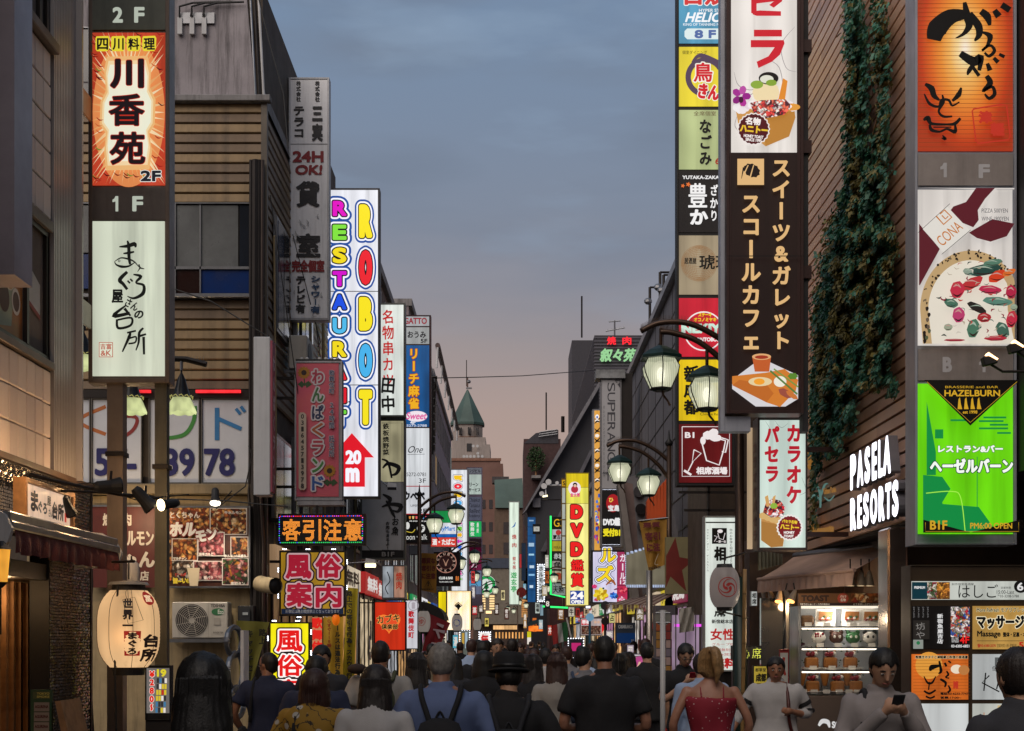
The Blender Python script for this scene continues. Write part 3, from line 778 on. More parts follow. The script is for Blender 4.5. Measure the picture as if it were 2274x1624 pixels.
# food poster
T,C=sign('food_poster','bright food poster of grilled meat photos beside the second post',369,1124,556,1306,21.3,.08,steel,rim=4,panels=[(372,1128,553,1303,mat('poster_brown','5a2c18',.45,var=.4,scale=5,col2='2a120c'))])
def photo(C,x0,y0,x1,y1,bgc,cols,n=26,rim=True,k=0,sc=22):
 if rim:C.rect(x0,y0,x1,y1,paint('d8d0c8'))
 C.rect(x0+2*rim,y0+2*rim,x1-2*rim,y1-2*rim,food(cols+[bgc],k,sc))
org=['b8642c','d08840','8a4018','e0a860','703010'];pnk=['a85058','c88080','803038','d8a8a0','903c40'];grn=['48602c','2c3c1c','b87830']
photo(C,372,1128,465,1200,'6a3818',org,30,False);photo(C,466,1128,549,1188,'3a2018',org+['e8c898'],26);photo(C,512,1192,552,1238,'2a1810',org,16)
photo(C,372,1200,382,1290,'301810',org,6,False);photo(C,382,1196,440,1246,'402010',org+['c89858'],18);photo(C,384,1246,436,1290,'30241c',['d8d0c0','a89888','58402c'],16,False)
photo(C,430,1246,500,1290,'402018',pnk,20);photo(C,494,1240,553,1300,'30201a',pnk+grn,20);photo(C,440,1182,500,1236,'5a2020',pnk,20)
C.text('とくちゃん',379,1137,445,1152,paint('e8e0d0'),.03);C.text('ホル',378,1160,438,1192,paint('e8e4da'),.06,[(.05,paint('8c1c14'))],shear=.15);C.text('モン',436,1176,484,1202,paint('e8e4da'),.06,[(.05,paint('8c1c14'))],rot=-.2)
C.text('ビールが',391,1273,415,1280,paint('c03020'),.04);C.text('旨~い!!',386,1283,424,1297,paint('d8c030'),.06)
for st,a,b,w in (('牛ホルモン',500,1136,40),('和牛カルビ',444,1228,32),('マルチャン',387,1238,30),('ホルモン3点盛り',500,1232,48),('豚バラ',455,1280,20),('厚切タン',514,1293,32)):
 C.text(st,a,b,a+w,b+7,paint('e8e4da'),.04)
C.poly([(418,1262),(446,1262),(442,1302),(424,1302)],paint('c8b898'));C.done(T)
# air conditioner
acm=mat('ac_plastic','b5b0a6',.5,var=.15,streak=.25)
Y=21.1
T=Thing('air_conditioner','white outdoor air conditioner unit below the food poster','air conditioner',(PX(443,Y),Y,PZ(1424,Y)))
m=MB();m.box(PX(382,Y),PX(506,Y),Y,Y+.3,PZ(1418,Y),PZ(1337,Y),acm);T.part('body',m,bevel=.015)
cx,cy=426,1378;fn=face_cam(Y);m=MB();dk=mat('grille_dark',(.02,.02,.02),.5)
C=Canvas(fn,.002);C.ell(cx,cy,36,36,dk,40);C.ell(cx,cy,7,7,acm,20);C.done(T,an='fan_opening')
for i in range(7):
 q=MB();rr=9+i*4.1
 q.tube([P(cx+rr*cos(a*PI/16),cy+rr*sin(a*PI/16),Y-.012)for a in range(33)],.0035,acm,5,False);T.part('grille_ring',q)
for i in range(8):
 a=i*PI/4;q=MB();q.tube([P(cx+6*cos(a),cy+6*sin(a),Y-.014),P(cx+35*cos(a+.5),cy+35*sin(a+.5),Y-.014)],.0035,acm,5);T.part('grille_spoke',q)
C=Canvas(fn,.002);C.text('TOSHIBA',468,1342,500,1349,paint('403c3a'),.03);C.ell(484,1359,14,8,paint('2a6a40'));C.text('Eco',484,1354,497,1364,paint('d8dcd0'),.02);C.rect(475,1372,490,1388,paint('9c978e'));C.text('INVERTER',474,1403,496,1407,paint('605c58'),.02)
C.rect(462.5,1339,463.2,1416,paint('807c74'));C.done(T,an='badge')
m=MB();m.box(PX(370,Y),PX(503,Y),Y-.05,Y+.35,PZ(1427,Y),PZ(1419,Y),steel);T.part('shelf',m)
m=MB();m.tube([P(372,1366,Y+.2),P(362,1372,Y+.2),P(358,1400,Y+.2)],.03,whm);m.tube([P(366,1380,Y+.25),P(352,1390,Y+.25),P(350,1424,Y+.25)],.02,whm);T.part('refrigerant_pipe',m)
T=Thing('electric_meter','black electric meter box right of the air conditioner','meter',(PX(543,Y),Y,PZ(1400,Y)))
m=MB();m.box(PX(525,Y),PX(561,Y),Y+.1,Y+.3,PZ(1398,Y),PZ(1345,Y),black);T.part('body',m,bevel=.01)
m=MB();m.box(PX(533,Y),PX(553,Y),Y+.07,Y+.1,PZ(1385,Y),PZ(1352,Y),mat('meter_glass','3a3c40',.1));T.part('dial_window',m)
m=MB();m.box(PX(537,Y),PX(549,Y),Y+.06,Y+.07,PZ(1366,Y),PZ(1360,Y),paint('98a0a4'));T.part('dial',m)
# bell lamps hanging before the lettered windows
def bell_lamp(px,pyb,w,Y,label):
 x,z=PX(px,Y),PZ(pyb,Y);s=w/F*Y
 T=Thing('bell_street_lamp',label,'street lamp',(x,Y,z),'bell shaped lamps with frilled shades')
 m=MB();n=24;vs=[];fs=[]
 prof=[(.27,.62),(.38,.42),(.45,.22),(.5,.06)]
 for k,(r_,h)in enumerate(prof):
  for j in range(n):
   a=2*PI*j/n;fr_=(.03*cos(a*8))if k>=2 else 0
   vs.append((x+s*r_*cos(a)*(1+fr_),Y+s*r_*sin(a)*(1+fr_),z+s*(h+(fr_*1.0 if k==3 else 0))))
 for k in range(3):
  for j in range(n):fs.append((k*n+j,k*n+(j+1)%n,(k+1)*n+(j+1)%n,(k+1)*n+j))
 m.add(vs,fs,lit('d8e0a0',.75,.35,scale=6));T.part('glass_shade',m,smooth=True)
 m=MB();m.lathe((x,Y,z),[(s*.36,s*.56),(s*.30,s*.66),(s*.2,s*.95),(s*.14,s*1.2),(s*.03,s*1.42),(s*.03,s*1.6)],mat('lamp_black','18181c',.35,.4),20);T.part('hood',m,smooth=True)
 q=MB()
 for j in range(12):
  a=2*PI*j/12
  q.tube([(x+s*.375*cos(a+t*.22),Y+s*.375*sin(a+t*.22),z+s*(.60+.05*sin(t*2.2)))for t in range(3)],.006,lit('c8c070',.5,0,False),5)
 T.part('gilt_band',q)
 return T,x,z,s
T,x,z,s=bell_lamp(403,922,66,17.0,'bell lamp right of the second post with frilled lit shade')
q=MB();q.tube([(x,17,z+s*1.5),(x,17,z+s*1.85)],.02,steel);q.tube([(x-.45,17.2,z+s*1.72),(x-.2,17,z+s*1.9),(x+.05,17,z+s*1.88),(x+.3,17,z+s*1.7)],.035,dkm)
for i in range(20):q.tube([(x-.4+i*.035,17,z+s*1.8),(x-.4+i*.035,17,z+s*1.98)],.003,steel,4)
T.part('arm',q)
T,x,z,s=bell_lamp(294,922,64,17.0,'bell lamp seen between the two posts of the tall sign')
q=MB();q.tube([(x,17,z+s*1.5),(x,17,z+s*1.8),(x-.3,17.1,z+s*1.9),(x-1,17.4,z+s*1.7)],.03,dkm);T.part('arm',q)
T,x,z,s=bell_lamp(186,824,60,17.0,'bell lamp half hidden left of the cream brush lettered panel')
q=MB();q.tube([(x,17,z+s*1.5),(x,17,z+s*1.8),(x-.3,17.1,z+s*1.9),(x-1,17.4,z+s*1.7)],.03,dkm);T.part('arm',q)
# spotlights on a rail over the pavement
def spot(px,py,Y,dx,dz,label,on=None,size=.11,rail=True):
 x,z=PX(px,Y),PZ(py,Y)
 T=Thing('spotlight',label,'spotlight',(x,Y,z),'spotlights over the left pavement')
 d=Vector((dx,-.5 if on else.2,dz)).normalized()
 c=Vector((x,Y,z));m=MB()
 a=c-d*size*.9;b=c+d*size*.7
 m.tube([a-d*.03,a,c,b],[size*.3,size*.42,size*.45,size*.62],black,14);T.part('housing',m)
 m=MB();m.tube([b,b+d*.012],[size*.58,size*.58],on if on else mat('lens_dark',(.02,.02,.025),.1),14);T.part('lens',m)
 m=MB();m.tube([c,c+Vector((0,.03,size*1.1))],.012,dkm);T.part('bracket',m)
 return c+d*(size*.7+.05),d
warm=lit('ffe0a8',6.0,0)
spot(245,1080,12.2,.4,.05,'black spotlight nearest the framed shop sign, unlit',size=.12)
spot(322,1112,12.4,.5,-.6,'black spotlight tilted down in front of the dark red board, unlit',size=.12)
spot(152,1128,12.3,.1,-.3,'small black spotlight on the rail above the red awning',size=.09)
p,d=spot(372,1120,12.4,-.45,-.12,'lit warm spotlight shining between the two posts',warm,.09)
cool=lit('fff4e0',4.0,0)
p2,d2=spot(478,1105,20.6,.1,-1,'white spotlight lighting the food poster from above',cool,.13)
R_=Thing('spotlight_rail','black rail with cables carrying spotlights over the shop awning','rail',(-3.2,12.3,3.0))
m=MB();m.tube([P(-60,1020,11.6),P(120,1068,12),P(262,1098,12.3),P(360,1108,12.5)],.016,dkm);R_.part('upper_rail',m)
m=MB();m.tube([P(-60,1030,11.6),P(120,1090,12.05),P(262,1095,12.35)],.012,dkm);R_.part('lower_rail',m)
m=MB();m.tube([P(-10,1040,11.7),P(90,1085,12),P(200,1072,12.2),P(300,1110,12.4),P(420,1098,12.6)],.006,cbm,5);R_.part('cable',m)
def lamp(name,kind,loc,energy,col,size=.05,label=None,rot=None,spot_a=None,parent=None):
 d=bpy.data.lights.new(name,kind);d.energy=energy;d.color=col
 if kind=='SPOT':d.spot_size=spot_a;d.spot_blend=.6;d.shadow_soft_size=size
 else:d.shadow_soft_size=size
 o=bpy.data.objects.new(name,d);COL.objects.link(o);o.location=loc
 if rot:o.rotation_euler=rot
 return o
WARM=(1,.62,.3)
lamp('spot_light','SPOT',tuple(p2),60,(1,.85,.65),.04,rot=(R(15),0,0),spot_a=R(110))
# spots under the awning that wash the mosaic and the tiles
lamp('shop_light','POINT',(-3.55,10.9,3.0),16,WARM,.05)
lamp('shop_light','POINT',(-3.5,12.6,3.15),16,WARM,.05)
lamp('shop_light','POINT',(-3.5,12.7,2.2),10,WARM,.05);lamp('shop_light','POINT',(-4.25,11.9,2.15),6,WARM,.05)
lamp('wall_wash','POINT',(-5.6,20.6,3.6),26,(1,.7,.4),.06)
# big paper lantern
def lantern_big():
 Y=12.6;cx=286;x=PX(cx,Y);zb,zt=PZ(1482,Y),PZ(1312,Y)
 T=Thing('paper_lantern','big cream paper lantern with brush lettering hanging by the first post','lantern',(x,Y,zb))
 Rr=68/F*Y;h=zt-zb;prof=[]
 n=44
 for i in range(n+1):
  t=i/n;base=.60+.40*(1-abs(2*t-1)**3.4)
  if i%2:base-=.012
  prof.append((Rr*base,h*t))
 paper=mat('lantern_paper','e8cda0',.8,var=.05)
 pm=lit('f8c890',.72,.3,scale=2,name='lantern_paper_lit')
 q=MB();q.lathe((x,Y,zb),prof,pm,40);T.part('paper',q,smooth=True)
 for t in range(8):
  a=2*PI*(t+.5)/8
  q=MB();q.tube([(x+(r_+.002)*cos(a),Y+(r_+.002)*sin(a),zb+z)for r_,z in prof[::4]],.0025,mat('rib_wire','5a4838',.7),5);T.part('rib',q)
 q=MB();q.lathe((x,Y,zb-.07),[(Rr*.5,0),(Rr*.52,.07)],black,24,True);T.part('bottom_ring',q)
 q=MB();q.lathe((x,Y,zt),[(Rr*.55,0),(Rr*.52,.06),(Rr*.3,.075)],black,24,True);T.part('top_ring',q)
 q=MB();q.lathe((x,Y,zt+.05),[(Rr*.66,0),(Rr*.6,.025),(Rr*.2,.035)],mat('plastic_cover','98948c',.3,var=.2),18,True);T.part('rain_cover',q)
 q=MB();q.tube([(x,Y,zt+.1),(x,Y,zt+.26)],.006,cbm);q.tube([(x-.35,Y+.2,zt+.26),(x+.05,Y,zt+.26)],.012,dkm);T.part('hanger',q)
 def wrap(u,v,d):
  a=math.asin(max(-.97,min(.97,(u-cx)/70)));t=(PZ(v,Y)-zb)/h;t=max(0,min(1,t))
  r_=Rr*(.60+.40*(1-abs(2*t-1)**3.4))+.004+d
  return (x+r_*sin(a),Y-r_*cos(a),zb+h*t)
 C=Canvas(wrap,.0012);k=ink('2a1c18',.4);rd=ink('a82820',.6)
 C.vtext('世界一',302,1330,1402,22,k,.05);C.rect(294,1402,328,1456,rd);C.vtext('まぐろ',311,1404,1454,22,k,.06)
 C.vtext('台所',345,1408,1470,30,k,.05);C.ell(345,1330,9,15,rd);C.text('富',339,1322,351,1338,ink('f0d0a8'),.02)
 C.stroke([(290,1334),(318,1328),(331,1378),(303,1386),(290,1334)],1,k,sub=1);C.stroke([(300,1332),(295,1318),(301,1312),(303,1330)],1.2,k)
 C.done(T)
 lamp('lantern_bulb','POINT',(x,Y-Rr-.1,zb+h*.4),1.0,WARM,.1)
lantern_big()
# white lantern behind the post
Y=13.2;T=Thing('white_lantern','small unlit white paper lantern behind the first post','lantern',P(292,1300,Y))
q=MB();q.lathe(P(296,1300,Y),[(.045,0),(.058,.03),(.06,.13),(.05,.2),(.02,.23)],mat('white_paper','a8a8ac',.8),24);T.part('paper',q,smooth=True)
q=MB();q.tube([P(292,1252,Y),P(292,1235,Y)],.008,dkm);T.part('hook',q)
# loose cables in front of the post and along the boarded wall
for k,(pts,Yc,lb)in enumerate(((((262,1300),(256,1400),(255,1500),(258,1640)),12.4,'thin black cable hanging down in front of the big lantern'),(((200,1120),(205,1300),(196,1420),(208,1640)),13.7,'pale cable running down beside the mosaic pillar'),(((380,640),(470,670),(590,745),(640,790)),21.0,'black cable sagging across the brown boards'),(((515,1090),(480,1130),(545,1080),(560,1010),(552,990)),21.0,'loose black cable looped below the lettered windows'),(((575,0),(600,100),(630,210),(640,330)),21.0,'black cable down the corner of the boarded building'),(((360,1108),(500,1112),(575,1120),(640,1125)),20.5,'black cable along the gutter above the food poster'))):
 q=MB();q.tube([P(a,b,Yc)for a,b in pts],.010,cbm,5);solo('cable',q,lb,'cable')
# menu board with light, at the foot of the posts
T,C=sign('menu_board','lit menu board with a big 280 price below the paper lantern',322,1478,378,1600,12.9,.12,black,[(325,1484,375,1584,lit('8a8480',.6))],rim=2)
C.vtext('¥280~',338,1488,1580,15,ink('d82818',1),.06,[(.05,ink('f0e8e0'))]);C.text('19',350,1486,371,1503,ink('e0d030'),.06)
for i in range(24):C.rect(350+(i%4)*6,1506+i//4*13,355+(i%4)*6,1517+i//4*13,ink(rc(['c03020','e8e0d8','303030','d8c030','4078a0'])))
C.done(T)
m=MB();m.box(PX(322,12.9),PX(378,12.9),12.92,13.0,.12,PZ(1600,12.9),black);T.part('leg',m)
# chalk stands at the bottom left
T=Thing('leaflet_stand','green framed leaflet stand at the shop door','leaflet stand',(PX(118,11),11,.12))
q=MB()
for a,b in ((68,1535),(118,1532)):
 pass
q.box(PX(70,11),PX(116,11),10.98,11.02,PZ(1700,11),PZ(1532,11),paint('2a4a28'));T.part('frame',q)
C=Canvas(face_cam(10.975),.001);C.rect(73,1536,112,1552,paint('505a30'));C.text('TOKYO',82,1538,110,1543,paint('c8b850'),.04);C.text('SMOKE',82,1545,110,1550,paint('c8b850'),.04)
for i in range(3):C.rect(76,1560+i*22,110,1580+i*22,paint('908070'));C.text('AGURENA',78,1566+i*22,108,1573+i*22,paint('5a2a20'),.04)
C.done(T,an='leaflets')
T=Thing('wooden_price_board','tilted wooden A board beside the leaflet stand','board',(PX(140,11),11,.12))
q=MB();q.prism([P(122,1558,11),P(134,1556,11),P(168,1700,11),P(150,1700,11)],(0,.5,0),wood_m);T.part('frame',q)
# the left row of signs and buildings beyond
XLF=-3.75
grey_case=mat('grey_case','b4b6ba',.5,.2,var=.15,streak=.45)
dull_white=mat('dull_white','eceef2',.5,var=.12,streak=.3,scale=1.5)
def facade_building(label,x,y0,y1,h,wallm,side=-1,floors=4,winm=None,depth=9,name='building',z0=.12,cap=True,wfreq=2.4,lit_frac=.15,fh=None):
 """plain city block whose street wall lies at x from y0 to y1, with real window openings set in"""
 T=Thing(name,label,'building',(x,(y0+y1)/2,z0))
 m=MB();xo=x+side*depth
 m.box(x,xo,y0,y1,z0,h,wallm);T.part('wall',m)
 if cap:
  m=MB();m.box(x-side*.12,xo,y0-.03,y1+.03,h,h+.25,conc);T.part('parapet',m)
 fh=fh or (h-3.2)/floors;n=max(1,int((y1-y0)/wfreq))
 for f in range(floors):
  for i in range(n):
   ya=y0+(i+.18)*(y1-y0)/n;yb=y0+(i+.82)*(y1-y0)/n;za=3.4+f*fh+.5;zb=za+fh*.55
   w=MB();t=.06;xa,xb=x-side*.03,x+side*.02
   xa,xb=min(xa,xb),max(xa,xb)
   w.box(xa,xb+.0,ya,yb,za,za+t,steel);w.box(xa,xb,ya,yb,zb-t,zb,steel)
   for yy in (ya,(ya+yb)/2-t/2,yb-t):w.box(xa,xb,yy,yy+t,za+t,zb-t,steel)
   wf=T.part('window',w)
   g=MB();gx=x-side*.012
   mm=lit(rc(['d8c8a0','c8d0c8','e0b880']),.35,.4)if rnd.random()<lit_frac else (winm or gld)
   g.box(min(gx,gx+side*.01),max(gx,gx+side*.01),ya+t,yb-t,za+t,zb-t,mm);T.part('pane',g,wf)
 return T
bA=facade_building('dark grey building on the left between the boarded house and the tall robot sign',XLF,30.6,38,10.4,mat('wall_charcoal','5a5654',.8,var=.3,streak=.5),floors=3)
bB=facade_building('brown building on the left behind the skewer restaurant sign',XLF,38.1,50,12.0,mat('wall_brown','6a5850',.8,var=.3,streak=.5),floors=4)
bC=facade_building('grey pink building on the left behind the many floor sign with the shop chain sign',XLF+.1,50.2,66,13.6,mat('wall_mauve','877c80',.8,var=.3,streak=.4),floors=4)
bD=facade_building('pale violet building on the left behind the sideways lettered sign',XLF,66.2,88,14.2,mat('wall_violet','9a8e98',.8,var=.3,streak=.4),floors=4)
bE=facade_building('dark building at the far left end before the tower',XLF+.1,88.2,118,11.5,mat('wall_dim','4c484a',.8,var=.3),floors=4,depth=5)
# louvred rooftop screen and cantilevered frame on the left skyline
T=Thing('roof_screen','tall black roof screen on the left skyline beside the many floor sign','roof screen',(PX(962,52),52,13.0))
for i in range(9):
 q=MB();z=PZ(1000-i*17,52);q.box(PX(957,52),PX(966+i*.2,52),52,52.4,z,z+.2,dkm);T.part('louvre',q)
q=MB();q.prism([P(966,842,52),P(971,838,52),P(963,920,52)],(0,.1,0),dkm);q.tube([P(960,838,52),P(960,1010,52)],.05,dkm);q.tube([P(955,838,52),P(971,838,52)],.05,dkm);T.part('frame',q)
# sloping glass roof edge on building D
T=Thing('roof_canopy','sloping white roof edge with brown rail above the sideways lettered sign','canopy',(XLF,75,14.4))
q=MB();q.tube([(XLF+.3,66,15.5),(XLF+.3,90,15.2)],.12,mat('rail_brown','4a3432',.5));T.part('rail',q)
for i in range(7):
 q=MB();y=66+i*4;q.tube([(XLF+.25,y,14.45),(XLF+.3,y,15.4)],.05,whm);T.part('post',q)
# --- rental room sign (grey, unlit)
Y=24.0
T,C=sign('rental_room_sign','tall unlit grey sign with 24H OK and large black characters',641,172,731,711,Y,.22,grey_case,[(645,177,727,319,dull_white),(645,322,727,706,dull_white)],rim=4)
C.eps=.0008;bk=paint('26262a');rdd=paint('8c2228');bl=paint('28486e')
C.vtext('株式会社',663,180,227,10,bk,.05);C.vtext('株式会社',705,180,227,10,bk,.05)
C.vtext('テラコ',664,234,308,25,bk,.05);C.vtext('三実',705,232,316,24,bk,.05)
C.text('24H',650,336,719,361,rdd,.05);C.text('OK!',656,367,716,389,rdd,.05,shear=.1)
C.text('貸',658,403,710,461,bk,.04);C.text('室',658,519,712,572,bk,.04);C.text('完全個室',648,578,721,605,rdd,.04)
C.vtext('テレビ有',668,612,697,22,bk,.05);C.vtext('シャワー有',701,612,697,22,bl,.05)
sm=paint('b4b6b8')
for i in range(12):
 x,y=ru(650,715),ru(470,700);C.stroke([(x,y),(x+ru(-8,8),y+6),(x+ru(-4,12),y+ru(6,18))],[1,3,1],sm,let=False,sub=3)
C.done(T)
for z in (240,596):
 m=MB();m.box(XF+.03,PX(641,Y),Y+.02,Y+.3,PZ(z+15,Y),PZ(z-13,Y),dull_white);T.part('bracket',m)
# --- ROBOT RESTAURANT sign
Y=28.9
wcol='eef0f8'
T,C=sign('restaurant_sign','huge white lit sign with rainbow ROBOT RESTAURANT letters and red arrow',724,418,843,1106,Y,.3,mat('case_dark_grey','4a484c',.5,.3),[(727,422,839,646,lit(wcol,.92,.06)),(727,648,839,854,lit(wcol,.92,.06)),(727,856,839,1102,lit(wcol,.92,.06))],rim=3)
C.eps=.0009
bo=[(.16,ink('2450a0')),(.105,ink('f4f4fc',1)),(.05,ink('101018'))]
def blk(ch,x0,y0,x1,y1,col,bold=.06):
 g=(x1-x0)/(y1-y0)
 C.text(ch,x0,y0,x1,y1,ink(col,1),bold,[(.29*g,ink('2450a0')),(.17*g,ink('f4f4fc',1)),(.07*g,ink('101018'))])
for ch,y0,y1,col in (('R',454,529,'f4e020'),('O',556,633,'e82430'),('B',660,735,'f4e020'),('O',764,838,'48b0e8'),('T',866,944,'f4e020')):
 blk(ch,797,y0,827,y1,col)
for ch,y0,y1,col in (('R',447,481,'e010c0'),('E',500,534,'80e040'),('S',551,586,'f0d820'),('T',603,637,'d010c8'),('A',655,689,'2050e0'),('U',707,742,'50b8e8'),('R',759,794,'f0d820'),('A',811,845,'e82430'),('N',863,897,'e02030'),('T',912,946,'70d840')):
 blk(ch,739,y0,770,y1,col,.06)
C.poly([(782,963),(831,1017),(811,1017),(811,1082),(752,1082),(752,1017),(735,1017)],ink('e81c2c',.9));C.text('20',768,1001,803,1032,ink('f4f4fc',1),.05);C.text('m',768,1040,799,1072,ink('f4f4fc',1),.05)
C.done(T)
m=MB();m.box(XLF,PX(724,Y),Y+.1,Y+.2,PZ(600,Y),PZ(590,Y),dkm);m.box(XLF-.4,PX(724,Y),Y+.1,Y+.2,PZ(1000,Y),PZ(990,Y),dkm);T.part('bracket',m)
# --- white edge-on sign
Y=20.6
T=Thing('edge_on_sign','pale grey edge of a pink nursery sign, left of the sunflower sign','sign',(PX(585,Y),Y,PZ(1110,Y)))
m=MB();m.box(PX(563,Y),PX(600,Y),Y,Y+.28,PZ(1100,Y),PZ(748,Y),mat('case_pale','c8cacc',.5,var=.1,streak=.3));T.part('case',m,bevel=.01)
m=MB();xx=PX(600,Y);m.box(xx+.0005,xx+.03,Y+.01,Y+.275,PZ(1092,Y),PZ(756,Y),mat('pink_print','9a4658',.5,var=.3,scale=3));T.part('panel',m)
C=Canvas(lambda u,v,d:(xx+.03+d,u,v),.001)
for i,ch in enumerate('わんぱくランド'):
 pts,fs=glyph(ch,.05);z=PZ(780+i*44,Y);C.let.add([(xx+.033,Y+.04+x*.2,z-.25+y*.24)for x,y in pts],fs,paint('d8c8c8'))
C.done(T)
# --- sunflower nursery sign
Y=22.0
T,C=sign('nursery_sign','dull pink nursery sign with sunflowers and white outlined letters, unlit',654,802,760,1112,Y,.2,mat('case_metal_w','a0a0a4',.5,.2,streak=.4),[(658,807,752,1103,mat('nursery_pink','b84a68',.45,var=.3,scale=1.5,col2='c45c60'))],rim=4)
C.eps=.0008
def sunflower(x,y):
 C.stroke([(x,y+5),(x+2,y+30)],2.5,paint('304a20'),let=False)
 C.poly([(x-14,y+26),(x-5,y+18),(x+2,y+26),(x-4,y+34)],paint('2c4a24'));C.poly([(x+2,y+24),(x+10,y+18),(x+18,y+26),(x+6,y+34)],paint('34502a'))
 C.ell(x,y,15,15,paint('a8741c'),24,.25);C.ell(x,y,6,6,paint('2a1408'),14)
sunflower(675,828);sunflower(732,1046)
wh=paint('c4bcc0')
for i,(ch,col)in enumerate(zip('わんぱくランド',['a03048','3c6a3c','1e2c50','a85830','a83848','3c7a38','204e90'])):
 y=821+i*39.5;C.text(ch,693,y,719,y+32,paint(col),.03,[(.09,wh)])
C.vtext('歌舞伎町',737,822,876,12,paint('2c3c60'),.02,[(.05,wh)]);C.vtext('24時間',737,893,953,12,paint('2c3c60'),.02,[(.05,wh)]);C.vtext('託児所',737,967,1016,12,paint('2c3c60'),.02,[(.05,wh)])
C.poly([(664,922),(668,917),(676,917),(681,922),(681,1084),(677,1089),(668,1089),(664,1084)],paint('b8a898'));C.vtext('03-6457-3978',672.5,919,1087,10,paint('2a2020'),.03)
C.done(T)
for k,px in enumerate((668,680,690,708,722,735,748)):
 if k in (2,):continue
 m=MB();m.sphere((PX(px,Y),Y+.08,PZ(796,Y)),.03,.03,.035,mat('bulb_clear','b0b0b0',.2),10,6);T.part('bulb',m)
m=MB();m.box(PX(656,Y),PX(757,Y),Y+.02,Y+.18,PZ(802,Y),PZ(797,Y),black);T.part('bulb_rail',m)
for z in (838,882,1040,1080):
 m=MB();m.box(XF-.05,PX(654,Y),Y+.08,Y+.12,PZ(z+3,Y),PZ(z-3,Y),dkm);T.part('bracket',m)
m=MB();m.box(PX(660,Y),PX(764,Y),Y+.0,Y+.25,PZ(1122,Y),PZ(1113,Y),mat('case_metal_w','a0a0a4'));T.part('bottom_tray',m)
# --- LED ticker
Y=21.9
T,C=sign('led_ticker','LED message board with orange characters and a coloured dot border',617,1141,812,1211,Y,.18,dkm,[(620,1144,809,1208,mat('led_black',(.012,.01,.01),.4))],rim=3)
C.eps=.001
txt='客引注意'
# real dot matrix: a dot wherever the glyph covers the cell centre
import mathutils.geometry as mg
def dots(C,st,x0,y0,x1,y1,nx,ny,m,bold=.03,r=.42,n=6):
 base,fs=glyph(st,bold);bx0=min(p[0]for p in base);bx1=max(p[0]for p in base);by0=min(p[1]for p in base);by1=max(p[1]for p in base)
 tr=[]
 for f in fs:
  for i in range(1,len(f)-1):tr.append((base[f[0]],base[f[i]],base[f[i+1]]))
 boxes=[(min(a[0],b[0],c[0]),max(a[0],b[0],c[0]),min(a[1],b[1],c[1]),max(a[1],b[1],c[1]),a,b,c)for a,b,c in tr]
 st_x=(x1-x0)/nx;st_y=(y1-y0)/ny;vs=[];ff=[]
 for i in range(nx):
  for j in range(ny):
   gx=bx0+(i+.5)/nx*(bx1-bx0);gy=by1-(j+.5)/ny*(by1-by0)
   hit=False
   for(a0,a1,b0,b1,a,b,c)in boxes:
    if a0<=gx<=a1 and b0<=gy<=b1 and mg.intersect_point_tri_2d(Vector((gx,gy)),Vector(a),Vector(b),Vector(c)):hit=True;break
   if hit:
    k=len(vs);cx=x0+(i+.5)*st_x;cy=y0+(j+.5)*st_y
    for q in range(n):vs.append((cx+st_x*r*cos(2*PI*q/n),cy+st_y*r*sin(2*PI*q/n)))
    ff.append(tuple(range(k,k+n)))
 C._put(C.let,vs,ff,m)
org_l=lit('ff9a38',1.6,0,True)
for i,ch in enumerate(txt):dots(C,ch,627+i*45.5,1153,627+i*45.5+41,1201,20,20,org_l)
for i in range(44):
 x=622.5+i*4.2;c1=['ff3850','d040ff','4060ff','ff3030','ff60a0'][int(i*7.3)%5];c2='30e070'
 C.ell(x,1147,1.3,1.3,lit(c1,1.4,0,False),6);C.ell(x,1205.5,1.3,1.3,lit(c2 if i%9 else '4080ff',1.2,0,False),6)
for i in range(11):
 y=1151+i*5;C.ell(622.8,y,1.3,1.3,lit(['8060ff','4060ff','40e0a0'][i%3],1.3,0,False),6);C.ell(806.5,y,1.3,1.3,lit(['ff60c0','4060ff','30e070'][i%3],1.3,0,False),6)
C.done(T,an='border_lights')
m=MB();m.box(XF+.0,PX(617,Y),Y+.05,Y+.12,PZ(1160,Y),PZ(1150,Y),dkm);m.box(PX(700,Y),PX(706,Y),Y+.05,Y+.12,PZ(1140,Y),PZ(1122,Y),dkm);T.part('bracket',m)
# --- information office sign, upper
led_w=lit('e8f0ff',7.0,0)
def led_cluster(T,px,py,Y,horiz=True):
 m=MB()
 for i in (-1,0,1):
  m.sphere(P(px+(i*3.6 if horiz else 0),py+(0 if horiz else i*4),Y),.008,.008,.008,led_w,8,5)
 T.part('led_cluster',m)
Y=21.8
T,C=sign('guide_sign','yellow guide office sign with four big crimson characters below the LED board',620,1223,768,1368,Y,.2,dkm,[(624,1227,764,1364,lit('c89a28',.55,.25))],rim=3)  # panel emits faintly, standing in for light from its LED clusters
C.eps=.0009
for ch,x,y in (('風',634,1232),('俗',700,1230),('案',636,1294),('内',701,1296)):
 C.text(ch,x,y,x+58,y+54,ink('b81c38',.6),.04,[(.12,ink('1c1014',.5)),(.065,ink('e0b8bc',.6))])
C.rect(625,1352,763,1364,ink('1c2c48',.5));C.text('新宿区は路上喫煙禁止となっております',634,1354,754,1362,paint('b0b4c0'),.02);C.done(T)
for px in (632,684,741):led_cluster(T,px,1220,Y-.02)
for px in (664,722):led_cluster(T,px,1371,Y-.02)
for py in (1248,1305,1362):led_cluster(T,771,py,Y-.02,False)
for py in (1266,1324):led_cluster(T,618,py,Y-.02,False)
m=MB();m.box(XF,PX(620,Y),Y+.05,Y+.12,PZ(1250,Y),PZ(1244,Y),dkm);T.part('bracket',m)
